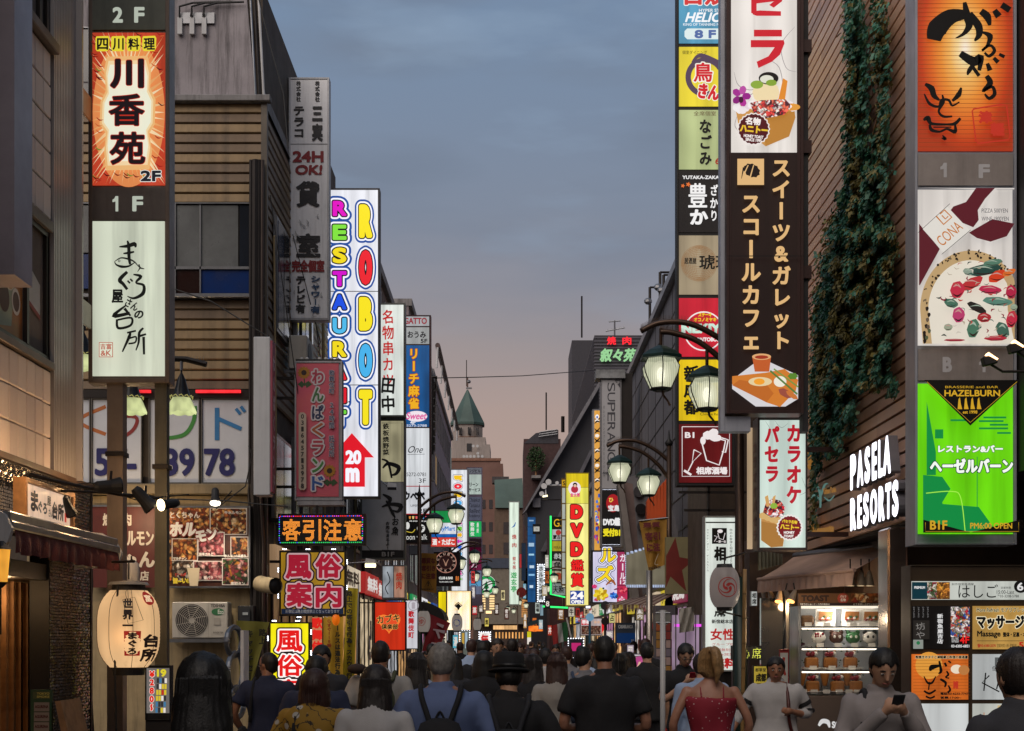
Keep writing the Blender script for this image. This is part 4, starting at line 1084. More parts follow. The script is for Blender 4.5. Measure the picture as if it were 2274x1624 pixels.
# --- lower lit one
Y=17.5
T,C=sign('lit_guide_sign','bright yellow lit standing sign with red outlined characters in the crowd',598,1382,688,1612,Y,.22,dkm,[(601,1385,684,1609,lit('f0e410',.95,.1))],rim=2)
C.eps=.0008
for i,ch in enumerate('風俗案内'):
 C.text(ch,613,1400+i*54,672,1448+i*54,ink('e01818',1),.03,[(.13,ink('180c08')),(.07,ink('fff4f0',1))])
C.done(T)
for px in (609,661):led_cluster(T,px,1379,Y-.02)
for py in (1418,):led_cluster(T,595,py,Y-.02,False)
for py in (1404,1450):led_cluster(T,691,py,Y-.02,False)
m=MB();m.box(PX(615,Y),PX(670,Y),Y+.05,Y+.15,.12,PZ(1612,Y),black);T.part('stand',m)
# yellow police banners
ban=mat('banner_yellow','b8a41c',.8,var=.2,scale=3);ban2=mat('banner_yellow_dull','8a8434',.8,var=.25,scale=3)
def banner(label,poly,Y,mm,texts,pole=None,cat='banner',lift=.03,name='banner'):
 T=Thing(name,label,cat,P(*poly[-1],Y))
 n=8;TL,TR,BR,BL=[Vector(p)for p in poly];vs=[];fs=[];k=10
 for j in range(k+1):
  for i in range(n+1):
   a=TL.lerp(TR,i/n);b=BL.lerp(BR,i/n);p=a.lerp(b,j/k);x,y,z=P(p.x,p.y,Y)
   vs.append((x,y+lift*sin(i*1.1+j*.35)*(.3+j/k),z))
 for j in range(k):
  for i in range(n):a=j*(n+1)+i;fs.append((a,a+1,a+n+2,a+n+1))
 m=MB();m.add(vs,fs,mm);T.part('cloth',m,smooth=True)
 if pole:
  m=MB();m.tube([P(pole[0],pole[1],Y+.02),P(pole[2],pole[3],Y+.02)],.012,whm);T.part('pole',m)
 C=Canvas(face_cam(Y-lift*1.35),.0008);texts(C);C.done(T)
 return T
bk2=paint('2a2812');rd2=paint('a84018')
def t1(C):
 C.vtext('路上での客引き行為、スカウト行為',776,1312,1520,13,bk2,.05)
banner('tall yellow warning banner with black vertical writing right of the guide signs',[(772,1305),(795,1307),(786,1530),(758,1530)],21.5,ban,t1,pole=(796,1300,792,1480))
def t2(C):
 C.vtext('らすぐ110番',731,1375,1438,11,rd2,.04);C.vtext('ールスは違法行為',750,1388,1500,12,bk2,.05)
banner('second yellow warning banner behind the young man, reading 110',[(718,1370),(762,1370),(762,1560),(718,1560)],21.3,mat('banner_orange','d0a428',.7,var=.2,scale=3),t2)
def t3(C):
 C.vtext('路上',583,1396,1432,16,bk2,.05);C.vtext('キャッチセール',555,1398,1530,15,bk2,.05)
banner('dull yellow banner hanging between the meter and the lit standing sign',[(525,1378),(598,1382),(566,1500),(534,1560)],17.9,ban2,t3,lift=.04)
# red neon character sign behind
T,C=sign('red_character_sign','red lit character sign squeezed behind the lit standing sign',692,1370,716,1450,21.0,.1,dkm,[(693,1371,716,1449,lit('f0a070',.6))],rim=1)
C.vtext('歌舞伎',704,1371,1449,24,ink('d02018',1),.05);C.done(T)
# round orange lamp
T=Thing('orange_globe','amber glass globe lamp on the yellow banner','lamp',P(746,1372,21.0));m=MB();m.sphere(P(746,1376,21.0),.06,.06,.09,lit('e06a10',.8,.3,scale=8),14,8);T.part('globe',m,smooth=True);m=MB();m.box(PX(741,21),PX(751,21),20.97,21.03,PZ(1366,21),PZ(1361,21),dkm);T.part('cap',m)
# white duct pipe mouth left of the guide sign
Y=21.0;T=Thing('exhaust_duct','dirty cream exhaust duct mouth left of the guide sign','duct',P(603,1302,Y));m=MB();x,y,z=P(604,1302,Y);n=18
m.tube([(x-.22,y+.25,z+.05),(x-.1,y+.1,z+.02),(x+.04,y-.05,z),(x+.07,y-.08,z)],[.12,.12,.125,.125],mat('duct_cream','a89878',.6,var=.3,streak=.3),18,False);m.tube([(x+.05,y-.06,z),(x+.0,y-.0,z)],[.11,.11],black,18);T.part('pipe',m,smooth=True)
# grey metal ventilator wheels hanging at px 520, y 1460
T=Thing('letter_signboard','grey channel letters seen from the edge, beside the long haired woman','sign',P(522,1640,15));Y=15
for k,(cy,ry,rx)in enumerate(((1425,32,13),(1492,42,14),(1560,34,12))):
 m=MB();pts=[]
 for i in range(25):
  a=2*PI*i/24;pts.append((PX(520+k*3,Y)+.03*cos(a)*1.2,Y+.22*cos(a),PZ(cy,Y)+ry/F*Y*sin(a)))
 m.tube(pts,.03,steel,8,False);T.part('letter',m)
m=MB();m.box(PX(534,Y),PX(541,Y),Y,Y+.3,PZ(1560,Y),PZ(1400,Y),dull_white);T.part('board',m)
#  skewer restaurant sign and its lower fish restaurant panel
Y=33
T,C=sign('skewer_sign','white lit skewer restaurant sign with red and black brush characters',800,673,900,926,Y,.35,mat('case_green_grey','6a6c68',.5,.3,streak=.3),[(804,677,896,922,lit('e6ece6',.85,.15))],rim=4)
C.eps=.001;C.vtext('名物串カツ',862,686,862,27,ink('c02828'),.02,jit=.12);C.vtext('田中',862,835,918,33,ink('181818'),.03,jit=.1);C.done(T)
T,C=sign('fish_sign','tall sign with large black brush strokes and B1F under the skewer sign',800,930,900,1243,Y+.1,.35,mat('case_green_grey','6a6c68'),[(804,935,896,1070,lit('c8c09a',.5,.35,scale=2)),(804,1071,896,1222,mat('paper_dull','c4c6ca',.6,var=.15)),(804,1223,896,1240,black)],rim=4)  # top panel emits faintly, the two below do not
C.eps=.001;k=paint('141416')
C.vtext('鉄板焼野菜',857,940,1012,14,k,.03,jit=.1)
C.stroke([(850,1040),(862,1030),(885,1038),(880,1052),(868,1056)],[3,8,10,7,3],k);C.stroke([(848,1020),(862,1028),(870,1062)],[3,6,4],k);C.stroke([(858,1078),(872,1085)],[4,8],k);C.stroke([(850,1098),(866,1108),(862,1120)],[3,10,4],k)
C.stroke([(848,1126),(868,1120),(890,1124),(884,1136),(872,1134)],[3,7,11,6,3],k);C.stroke([(858,1112),(872,1140),(878,1150)],[4,7,2],k)
C.vtext('お魚',878,1148,1190,16,k,.03,jit=.2);C.vtext('お肉もまるよ!',861,1158,1222,9,k,.03,jit=.2)
C.stroke([(848,940),(893,940),(893,1222),(848,1222)],1.2,k,sub=1);C.text('B1F',848,1226,876,1236,paint('a8a8a8'),.03);C.done(T)
# small flood lamps and a lit wide lamp
for(px,py,lab,on)in ((870,1078,'flood lamp in front of the black brush strokes',False),(822,1248,'lit street flood lamp right of the guide sign',True)):
 Yl=26 if on else 30;T=Thing('flood_lamp',lab,'lamp',P(px,py,Yl));x,y,z=P(px,py,Yl)
 m=MB();m.prism([(x-.1,y,z-.04),(x+.11,y,z-.09),(x+.09,y,z+.04),(x-.08,y,z+.07)],(0,.15,0),dull_white);T.part('housing',m)
 m=MB();m.box(x-.09,x+.1,y-.012,y-.002,z-.1,z-.04,lit('fff0b8',4.5,0)if on else mat('lens_dark',(.02,.02,.025)));T.part('lens',m)
 m=MB();m.tube([(x-.1,y+.1,z),(x-.5,y+.1,z-.03 if on else z+.3)],.015,steel);T.part('arm',m)
#  many floor sign
Y=38
T,C=sign('floor_directory_sign','tall dark red framed sign stacked with restaurant panels from ATTO down to Moon walk',882,700,957,1208,Y,.3,mat('case_dark_red','3c1c20',.4,.3),[(884,703,953,724,lit('c4c8cc',.55)),(884,727,953,764,lit('b8bcbc',.55)),(884,767,953,948,lit('1a5c9c',.7,.4)),(884,951,953,1079,lit('e4e8ec',.8,.1)),(884,1081,953,1141,lit('e4e6ec',.8,.08)),(884,1144,953,1205,mat('panel_black',(.01,.01,.012),.3))],rim=2)
C.eps=.001;k=ink('202028',.4)
C.text('GATTO',897,706,948,720,ink('8c2430'),.03);C.text('おうみ',905,736,946,751,k,.03);C.text('5F',934,753,949,762,k,.03)
C.vtext('リーチ麻雀',919,772,910,24,ink('f0b020'),.04,[(.05,ink('a03010'))]);C.ell(925,925,24,12,ink('f4e8f0'));C.text('Sweet',903,916,948,932,ink('e060a0'),.02,shear=.2)
C.text('4F',911,934,923,943,ink('e8e8f0'),.03);C.text('5273-2788',903,943,948,948.5,ink('c8d0e0'),.03)
C.text('One',907,991,940,1006,k,0,shear=.4);C.stroke([(905,1010),(943,1009)],.8,k);C.text('5272-0781',903,1050,946,1058,k,.0);C.text('3F',930,1063,946,1073,k,0)
C.text('ウペペ',896,1092,944,1112,k,.05);C.text('UPEPE',912,1121,932,1126,k,0);C.text('2F',929,1130,948,1139,k,.03);C.rect(884,1079.5,953,1081,ink('b02830'));C.rect(884,1141,953,1143,ink('b02830'))
w_=ink('e8e8e4',.8)
C.text('All drinks 200 yen',909,1156,949,1160,w_,.04);C.ell(935,1174,9,9,w_);C.text('2F',930,1169,941,1179,ink('101010',0),.04);C.text('Moon walk',893,1187,949,1199,w_,.01)
for i,c_ in enumerate(('d89040','e8c880','e06060','f0f0f0','60a0e0','e05070')):C.poly([(908+i*7.3,1147),(913+i*7.3,1147),(912+i*7.3,1153),(909+i*7.3,1153)],ink(c_))
C.ell(905,1168,5,8,w_);C.stroke([(900,1180),(915,1183),(922,1176)],1.5,ink('d8c040'));C.done(T)
m=MB();m.box(XLF,PX(882,Y),Y+.1,Y+.2,PZ(760,Y),PZ(750,Y),dkm);T.part('bracket',m)
#  convenience store
Y=50
T,C=sign('convenience_store_sign','green white and blue convenience store sign with a red liquor and tobacco panel',955,1133,1015,1216,Y,.3,steel,[(957,1135,1013,1161,lit('1ca050',.75)),(957,1161.5,1013,1186,lit('e8ecf4',.85)),(957,1186.5,1013,1193,lit('1868c0',.8)),(957,1194,1013,1214,lit('e04438',.85))],rim=1.5)
C.eps=.0015;C.text('FamilyMart',957,1169,1011,1182,ink('1c78c8'),.02);C.text('酒・たばこ',960,1197,1010,1211,ink('f0ece8'),.04);C.done(T)
#  sideways rainbow sign
Y=62
T,C=sign('sideways_letter_sign','white lit sign with sideways rainbow ROBOT RESTAURANT letters in the distance',1000,1042,1041,1345,Y,.8,mat('case_white','a0a0a8',.5),[(1002,1044,1037,1342,lit('eceef4',.85,.06))],rim=1.5)
C.eps=.0015
def sidew(ch,y0,y1,col,x0=1008,x1=1026):
 pts,fs=glyph(ch,.12);bx0=min(p[0]for p in pts);bx1=max(p[0]for p in pts);by0=min(p[1]for p in pts);by1=max(p[1]for p in pts)
 for ex,mm in ((2.2,ink('283058')),(1.3,ink('f4f4f8')),(0,ink(col,1))):
  C._put(C.let,[(x1+ex-(y-by0)/(by1-by0)*-1*0-(1-(y-by0)/(by1-by0))*0-(y-by0)/(by1-by0)*(x1-x0+2*ex),y0-ex+(x-bx0)/(bx1-bx0)*(y1-y0+2*ex))for x,y in pts],fs,mm)
for i,(ch,col)in enumerate(zip('ROBOT',['f0c020','e82838','f0c020','50a8e0','f0c020'])):sidew(ch,1056+i*18.5,1068+i*18.5,col)
for i,(ch,col)in enumerate(zip('RESTAURANT',['e030a0','70c040','e8b020','d020b0','2060d0','50a8e0','e8b020','e03030','e030a0','70c040'])):sidew(ch,1156+i*14,1165+i*14,col,1016,1026)
C.done(T)
#  second tall column behind
Y=68
T,C=sign('clinic_column_sign','narrow column of grey green and purple panels behind the sideways lettered sign',1036,1038,1071,1345,Y,.4,mat('case_lilac','8a7c94',.5),[(1038,1040,1069,1052,lit('9094a0',.4)),(1038,1054,1069,1098,lit('c0d0c8',.7)),(1038,1104,1069,1156,lit('70748a',.4)),(1038,1158,1069,1192,lit('20b860',.8)),(1038,1196,1069,1236,mat('deep_violet','3a1428',.5)),(1038,1216,1069,1266,lit('801c48',.6)),(1038,1268,1069,1320,lit('8088a8',.5))],rim=1.2)
C.eps=.002;k=ink('202028',.4)
C.text('フジビル',1042,1042,1067,1050,k,.03);C.text('リーン',1043,1072,1062,1081,k,.03);C.text('サービス',1041,1084,1067,1092,k,.03)
for i,w in enumerate(('Chieko','Tanaka','Ballet','Academy')):C.text(w,1040,1106+i*12,1066,1115+i*12,k,0,shear=.3)
C.vtext('歌舞伎',1049,1160,1191,9,w_,.03);C.vtext('最終',1061,1160,1185,5,w_,.02);C.vtext('八方',1054,1222,1262,16,ink('d8b8c8'),.03);C.rect(1040,1290,1068,1302,ink('5a98c0'));C.done(T)
#  orange banner on the lamp pole and club sign
def t4(C):
 r_=paint('6a2418')
 C.text('悪質な',936,1239,967,1252,r_,.04);C.text('客引き',936,1256,967,1269,r_,.04);C.text('に注意',936,1273,967,1286,r_,.04)
 C.stroke([(951,1290),(943,1304),(959,1304),(951,1290)],1.2,paint('2a2410'),sub=1);C.text('!',949.5,1293,952.5,1302,paint('2a2410'),.05);C.text('新宿区歌舞伎町',936,1307,964,1311,paint('3a3010'),.02)
ban3=mat('banner_ochre','a87c2c',.75,var=.2,scale=3)
banner('ochre warning banner beside the round club sign',[(935,1228),(970,1230),(969,1318),(934,1311)],40,ban3,t4,lift=.02)
Y=50.5
T,C=sign('club_sign','dark maroon club sign with a ring of letters and a bull head',963,1226,1022,1302,Y,.3,black,[(965,1228,1020,1300,lit('180c10',.3))],rim=1.5)
C.eps=.0015;C.ring(990,1249,24,1.8,ink('b07868'));C.ring(990,1249,15,1,ink('603830'));C.ell(990,1249,12,12,ink('281414'));C.stroke([(984,1242),(988,1250),(990,1256),(992,1250),(996,1242)],[1,2,3,2,1],ink('a8806a'))
for st,a0,a1 in (('CLUB23',200,350),('OYKOT',20,160)):
 for i,ch in enumerate(st):
  a=R(a0+(a1-a0)*i/(len(st)-1));x,y=990+19*cos(a),1249+19*sin(a);C.text(ch,x-2.5,y-3,x+2.5,y+3,ink('b89888'),.02,rot=(a+PI/2 if a0>100 else a-PI/2))
C.text('CLUB & BAR',975,1281,1006,1287,w_,.04);C.text('B1',1012,1280,1019,1290,ink('d07030'),.04);C.text('Tel.03-6205-1289',975,1291,1006,1294,w_,.02);C.done(T)
#  red heart sign + white i sign
Y=28
T,C=sign('heart_sign','glowing red sign with an orange heart and dark characters',831,1336,902,1446,Y,.2,dkm,[(833,1338,899,1443,lit('d83418',.8,.12))],rim=2)
C.eps=.0009
hp=[]
for i in range(40):
 t=2*PI*i/40;hp.append((864+25*(sin(t)**3)*1.0,1383-1.5*(13*cos(t)-5*cos(2*t)-2*cos(3*t)-cos(4*t))))
C.poly(hp,ink('f08030',1));C.poly([(864+(x-864)*.82,1383+(y-1383)*.82)for x,y in hp],ink('e85028',.9))
C.text('カブキ',837,1365,888,1383,ink('201008',.5),.02,[(.04,ink('f0b060'))],rot=-.1);C.text('倶楽部',847,1386,884,1398,ink('201008',.5),.03,[(.04,ink('f0b060'))]);C.done(T)
m=MB();m.box(PX(826,Y),PX(905,Y),Y+.1,Y+.14,PZ(1334,Y),PZ(1331,Y),dkm);m.box(XLF,PX(831,Y),Y+.1,Y+.14,PZ(1340,Y),PZ(1337,Y),dkm);T.part('bracket',m)
Y=29
T,C=sign('information_sign','white lit district sign with a big i and four red characters',900,1332,928,1442,Y,.15,steel,[(901,1334,927,1440,lit('e4e2ea',.8,.06))],rim=1.2)
C.eps=.001;C.ring(918,1345,12,2,ink('a8a0a8'));C.text('i',914,1338,922,1352,ink('a8a0a8'),.06);C.vtext('歌舞伎町',913,1356,1418,13,ink('b82028'),.04);C.done(T)
# window display boxes above the heart sign
T,C=sign('glass_showcase_sign','bent glossy display sign above the glowing red heart sign',848,1255,900,1330,30,.5,steel,[(850,1258,873,1327,lit('b8c0c8',.5,.4,scale=4)),(875,1258,898,1327,lit('c89880',.5,.5,scale=5))],rim=2)
C.stroke([(860,1270),(866,1290),(856,1305),(862,1320)],2,ink('101010',.2));C.vtext('焼肉',886,1270,1310,14,ink('a03020'),.03);C.done(T)
# red flag
def t5(C):
 w=paint('c8b0b8');C.stroke([(970,1385),(985,1392)],[4,7],w);C.stroke([(962,1398),(988,1404)],[3,7],w);C.stroke([(970,1400),(976,1418)],[6,4],w);C.stroke([(958,1428),(972,1434),(962,1445)],[4,7,3],w)
banner('tilted dark red flag with pale brush strokes beside the white lantern',[(953,1363),(1000,1384),(972,1446),(938,1446)],30,mat('flag_red','8c1c28',.8,var=.25),t5,cat='flag',name='flag',pole=(952,1362,934,1470))
# black umbrella shapes -> a black shop awning lamp
T=Thing('black_awning','black curved door awning above the white lantern with red swirl','awning',P(940,1345,33));m=MB();Y=33
vs=[];fs=[]
for i in range(9):
 a=PI/2*i/8
 for y in (Y,Y+2.2):vs.append((PX(928,Y)+.62*sin(a),y,PZ(1376,Y)+.42*cos(a)))
for i in range(8):fs.append((2*i,2*i+1,2*i+3,2*i+2))
m.add(vs,fs,black);m.add([vs[i*2]for i in range(9)]+[(PX(928,Y),Y,PZ(1376,Y))],[list(range(10))],black);T.part('cover',m)
# yellow and white lit shop front
T,C=sign('lit_shop_front','bright white shop sign with a yellow side and a bulb border far down the left',972,1312,1048,1400,48,.3,black,[(974,1315,990,1360,lit('f0d810',.9)),(993,1313,1045,1399,lit('ffdca0',1.1)),(995,1316,1042,1399,lit('f0f0ee',.95,.05))],rim=1)
C.k=16;C.stroke([(1010,1345),(1018,1338),(1026,1345),(1018,1352),(1010,1345)],2,ink('101010',.2),sub=1);C.poly([(1012,1345),(1018,1340),(1024,1346),(1018,1356)],ink('181818',.2));C.done(T)
#  festival lanterns
def chochin(px,pyt,pyb,w,Y,label,swirl=None,name='paper_lantern',col='a8a4a4',em=None,sc=1.0):
 x=PX(px,Y);zt,zb=PZ(pyt,Y),PZ(pyb,Y);h=zt-zb;Rr=w/2/F*Y
 T=Thing(name,label,'lantern',(x,Y,zb),'white festival lanterns')
 mm=em or mat('festival_paper',col,.7,var=.08,scale=5)
 prof=[];n=30
 for i in range(n+1):
  t=i/n;b=.62+.38*(1-abs(2*t-1)**3)-(.01 if i%2 else 0);prof.append((Rr*b,h*(.08+.84*t)))
 q=MB();q.lathe((x,Y,zb),prof,mm,28);T.part('paper',q,smooth=True)
 q=MB();q.lathe((x,Y,zb),[(Rr*.5,0),(Rr*.56,h*.08)],black,18,True);T.part('bottom_ring',q)
 q=MB();q.lathe((x,Y,zb),[(Rr*.56,h*.92),(Rr*.5,h)],black,18,True);q.tube([(x,Y,zt),(x,Y,zt+.12)],.008,dkm);T.part('top_ring',q)
 if swirl:
  scx,col_,open_=swirl
  def wrap(u,v,d):
   a=max(-1.2,min(1.2,(u-px)/(w/2)));t=(PZ(v,Y)-zb)/h;tt=(t-.08)/.84
   r_=Rr*(.62+.38*(1-abs(2*tt-1)**3))+.003+d
   return (x+r_*sin(a),Y-r_*cos(a),zb+h*t)
  C=Canvas(wrap,.001);cm=ink(col_,.35)if em else paint(col_);cy=(pyt+pyb)/2;r_=w*.33;cx=px+scx
  if open_:C.ring(cx,cy,r_,r_*.09,cm)
  else:C.ell(cx,cy,r_,r_,cm)
  for k in range(3):
   a0=k*2*PI/3;pts=[]
   for i in range(7):
    t=i/6;a=a0+t*3.0;pts.append((cx+r_*(.12+.75*t)*cos(a),cy+r_*(.12+.75*t)*sin(a)))
   C.stroke(pts,[r_*.35,r_*.3,r_*.22,r_*.16,r_*.12,r_*.08,r_*.03]if open_ else [r_*.5,r_*.4,r_*.3,r_*.22,r_*.16,r_*.1,r_*.05],cm if open_ else (ink('c8c0b0',.35)if em else paint('b8b0a4')),let=False,sub=3)
  C.done(T,an='emblem')
 return T
glow=lit('b8ada4',.35,.2,scale=2,name='lantern_glow')
chochin(941,1353,1408,30,30,'white lantern with a red swirl left of the tilted red flag',(-5,'a03028',True),em=glow)
chochin(1015,1363,1404,24,38,'white lantern with a blue swirl right of the tilted red flag',(0,'284a90',False),em=glow)
chochin(1060,1372,1402,18,46,'smallest white lantern, third in the left row of lanterns',None,em=glow)
chochin(1609,1253,1357,67,15.6,'big pale lantern with a red swirl on the bamboo pole at the right',(3,'9a2c28',True),em=lit('b0a29c',.22,.15,scale=2,name='lantern_dim'))
# right side
XR=4.0
brown_case=mat('case_brown','3a2420',.4,.35,var=.2)
steel_blue=mat('case_steel_blue','a4a8b2',.45,.4,var=.15,streak=.2)
#  planked building with creeper
B=Thing('planked_building','building clad in horizontal brown planks with a green creeper, behind the right hand signs','building',(XR,17,.12))
m=MB();m.box(XR+.05,XR+9,14.0,19.75,2.95,12.6,mat('plank_gap',(.012,.010,.009),.9));B.part('wall',m)
pl_m=[mat('plank_%d'%i,c,.42,.1,var=.18,scale=.6,bump=.15,bscale=25,spec=.6)for i,c in enumerate(('e0b496','d0a489','e6bc9f','c29a84'))]
def plank_mesh(w,mm):
 q=MB();h=.110;t=.05
 q.add([(-t,0,0),(-t,w,0),(-t,w,h),(-t,0,h),(0,0,0),(0,w,0),(0,w,h),(0,0,h)],[(0,1,2,3)[::-1],(0,4,5,1)[::-1],(3,2,6,7)[::-1],(0,3,7,4)[::-1],(1,5,6,2)[::-1]],mm)
 return q.mesh('plank')
pms={}
nrow=int((12.5-2.98)/.142)
for r_ in range(nrow):
 y=14.2;k=0
 cuts=[14.2,14.2+rc((1.4,1.9,2.4)),14.2+rc((3.2,3.7,4.2)),19.7]
 for a,b in zip(cuts,cuts[1:]):
  w=round(b-a-.004,3);mk=(w,rc((0,0,1,2,3)))
  if mk not in pms:pms[mk]=plank_mesh(w,pl_m[mk[1]])
  o=bpy.data.objects.new('plank',pms[mk]);COL.objects.link(o);o.parent=B.e
  o.location=(.05,a-17,2.99+r_*.142-.12)
# tall window slot left edge
m=MB();m.box(XR-.03,XR+.3,19.7,19.9,2.9,12.6,brown_case);B.part('corner_post',m)
# creeper: thousands of leaf-sized faces in drooping clumps on the planks, joined because nobody could count them
def creeper():
 leafs=[mat('leaf_a','3c7c62',.55,var=.5,scale=9),mat('leaf_b','80763e',.6,var=.5,scale=9),mat('leaf_c','306a58',.5,var=.4,scale=9),mat('leaf_d','4c6a3c',.55,var=.5,scale=9)]
 q=MB();for_m={m_:[[],[]]for m_ in leafs}
 bands=[(1890,-20,130,26),(1900,-20,330,30),(1912,60,420,30),(1895,200,480,30),(1905,350,620,44),(1885,420,700,44),(1862,480,900,46),(1840,560,960,40),(1820,640,1000,30),(1890,560,780,40),(1915,480,640,36),(1950,300,470,20),(1962,240,420,22),(1940,380,480,26),(1955,0,180,26),(1965,60,260,20),(1935,400,520,30),(1925,330,430,24),(1955,560,830,22),(1962,700,850,26),(1970,480,600,26),(1985,520,560,20),(1870,620,860,40),(1808,820,1180,14),(1820,880,1050,16),(1860,780,920,30),(1845,900,980,26),(1985,840,870,18),(1930,440,560,40),(1938,480,860,30),(1955,500,850,26),(1850,700,1010,36),(1880,600,960,36),(1925,560,800,34),(1968,560,835,20),(1915,760,860,24)]
 for px,a,b,w in bands:
  n=int((b-a)*w/4.2)
  for i in range(n):
   u=px+rnd.gauss(0,w*.30);v=ru(a,b)+ru(-8,8)
   cl=noise.noise(Vector((u*.05,v*.03,3)));x=XR-.04-.24*max(0,.5+cl)*rnd.random()**.6
   Yw=x*F/(u-CX);z=PZ(v,Yw)
   g=noise.noise(Vector((Yw*2.3,z*.8,9)))
   m_=leafs[1 if g>.12+ru(-.15,.15)else rc((0,0,2,2,3))]
   sz=ru(.028,.065);dr=ru(.8,1.6)
   d1=Vector((ru(-.6,.2),ru(-1,1),ru(-.6,.4))).normalized()*sz*.5
   d2=Vector((ru(-.9,.1),ru(-.4,.4),-ru(.4,1.1))).normalized()*sz*dr
   p=Vector((x,Yw,z));V,Fc=for_m[m_];k=len(V)
   V+=[tuple(p),tuple(p+d1+d2*.5),tuple(p+d2),tuple(p-d1+d2*.5)];Fc.append((k,k+1,k+2,k+3))
 for m_,(V,Fc)in for_m.items():q.add(V,Fc,m_)
 o=solo('creeper',q,'dark green and rusty creeper hanging down the planked wall','creeper',kind='stuff')
 q=MB()
 for(pts)in (((1905,-20),(1908,300),(1880,700),(1850,950)),((1960,-20),(1965,250),(1900,480)),((1960,560),(1965,840))):
  q.tube([(XR-.06,XR*F/(u-CX),PZ(v,XR*F/(u-CX)))for u,v in pts],.012,wood_m,5)
 solo('creeper_stem',q,'thin woody stems behind the creeper on the planked wall','stems',kind='stuff')
creeper()
#  raised lit letters PASELA RESORTS on the planks
T=Thing('wall_letters','white lit raised letters PASELA RESORTS on the planked wall','sign',(XR-.1,16,3.2))
def wall_uv(u,v,d):
 Yw=XR*F/(u-CX);return (XR-.09-d,Yw,PZ(v,Yw))
lw=lit('f4f4ff',2.2,0,True);lsd=mat('letter_side','8a8890',.4,.3)
def letter3(ch,Y0,Y1,z0,z1):
 pts,fs=glyph(ch,.045,.55);bx0=min(p[0]for p in pts);bx1=max(p[0]for p in pts);by0=min(p[1]for p in pts);by1=max(p[1]for p in pts)
 f2=[(XR-.16,Y0+(1-(x-bx0)/(bx1-bx0))*(Y1-Y0),z0+(y-by0)/(by1-by0)*(z1-z0))for x,y in pts]
 q=MB();q.add(f2,fs,lw)
 k=len(f2);ed={}
 for f in fs:
  for i in range(len(f)):e=(f[i],f[(i+1)%len(f)]);kk=tuple(sorted(e));ed[kk]=ed.get(kk,0)+1
 vs=f2+[(x+.1,y,z)for x,y,z in f2]
 q.add(vs,[(a,b,b+k,a+k)for(a,b),n in ed.items()if n==1],lsd)
 T.part('letter',q)
# the word runs from far (left in the picture) to near
def word(st,pxs,ztop,zbot):
 for ch,(a,b)in zip(st,pxs):
  letter3(ch,(XR-.16)*F/(b-CX),(XR-.16)*F/(a-CX),zbot,ztop)
word('PASELA',[(1888,1901),(1903,1917),(1920,1932),(1936,1947),(1950,1960),(1961,1978)],3.86,3.46)
word('RESORTS',[(1888,1901),(1904,1914),(1917,1929),(1932,1948),(1951,1964),(1966,1979),(1981,1995)],3.37,3.00)
# small emblem figures next to the letters
T=Thing('wall_emblems','small teal palm and golden script emblems left of the raised letters','emblem',(XR-.1,18,3.0))
C=Canvas(wall_uv,.003);te=lit('7cb0a8',.35,0,False);go=lit('c88c40',.4,0,False)  # faint emission in both colours stands in for spotlights on the emblems
C.stroke([(1838,1128),(1838,1100),(1833,1084),(1824,1078)],[4,6,6,3],te);C.stroke([(1840,1100),(1848,1078),(1856,1074)],[5,5,2],te);C.stroke([(1838,1110),(1824,1100),(1816,1110)],[4,5,2],te);C.stroke([(1848,1104),(1860,1112),(1872,1100)],[2,4,2],te)
C.text('Urban Oasis',1847,1082,1876,1096,go,.03,rot=-.2);C.stroke([(1822,1170),(1824,1150),(1830,1148),(1826,1172)],5,go);C.text('Resorts',1822,1165,1873,1190,go,.06,shear=.2,rot=-.12);C.done(T)
q=MB();
for(u,v,r_)in ((1822,1005,.05),(1822,1022,.07),(1822,1036,.05)):x,y,z=wall_uv(u,v,.03);q.sphere((x,y,z),.05,r_,r_,go,12,6)
T.part('bear_knob',q)
sunset=lit('e07a30',.85,0,True);t_=sunset.node_tree
g_=t_.nodes.new('ShaderNodeTexCoord');mp_=t_.nodes.new('ShaderNodeMapping');mp_.inputs['Location'].default_value=(-1.0,0,-1.16);mp_.inputs['Scale'].default_value=(2,0,2.05);gr_=t_.nodes.new('ShaderNodeTexGradient');gr_.gradient_type='SPHERICAL';cr_=t_.nodes.new('ShaderNodeValToRGB')
for p_,h_ in ((.1,'b83418'),(.3,'d86424'),(.5,'e89038'),(.68,'f2b860'),(.85,'fae0a0'),(.98,'fff6e0')):e_=cr_.color_ramp.elements.new(p_);e_.color=(*hexc(h_),1)
cr_.color_ramp.elements[0].color=(*hexc('a02c18'),1);cr_.color_ramp.elements[-1].color=(*hexc('fff6e0'),1)
mp_.inputs['Location'].default_value=(-.98,0,-.98);mp_.inputs['Scale'].default_value=(1.96,0,1.7)
t_.links.new(g_.outputs['Generated'],mp_.inputs[0]);t_.links.new(mp_.outputs[0],gr_.inputs[0]);t_.links.new(gr_.outputs['Fac'],cr_.inputs[0]);t_.links.new(cr_.outputs[0],t_.nodes['Principled BSDF'].inputs['Emission Color'])
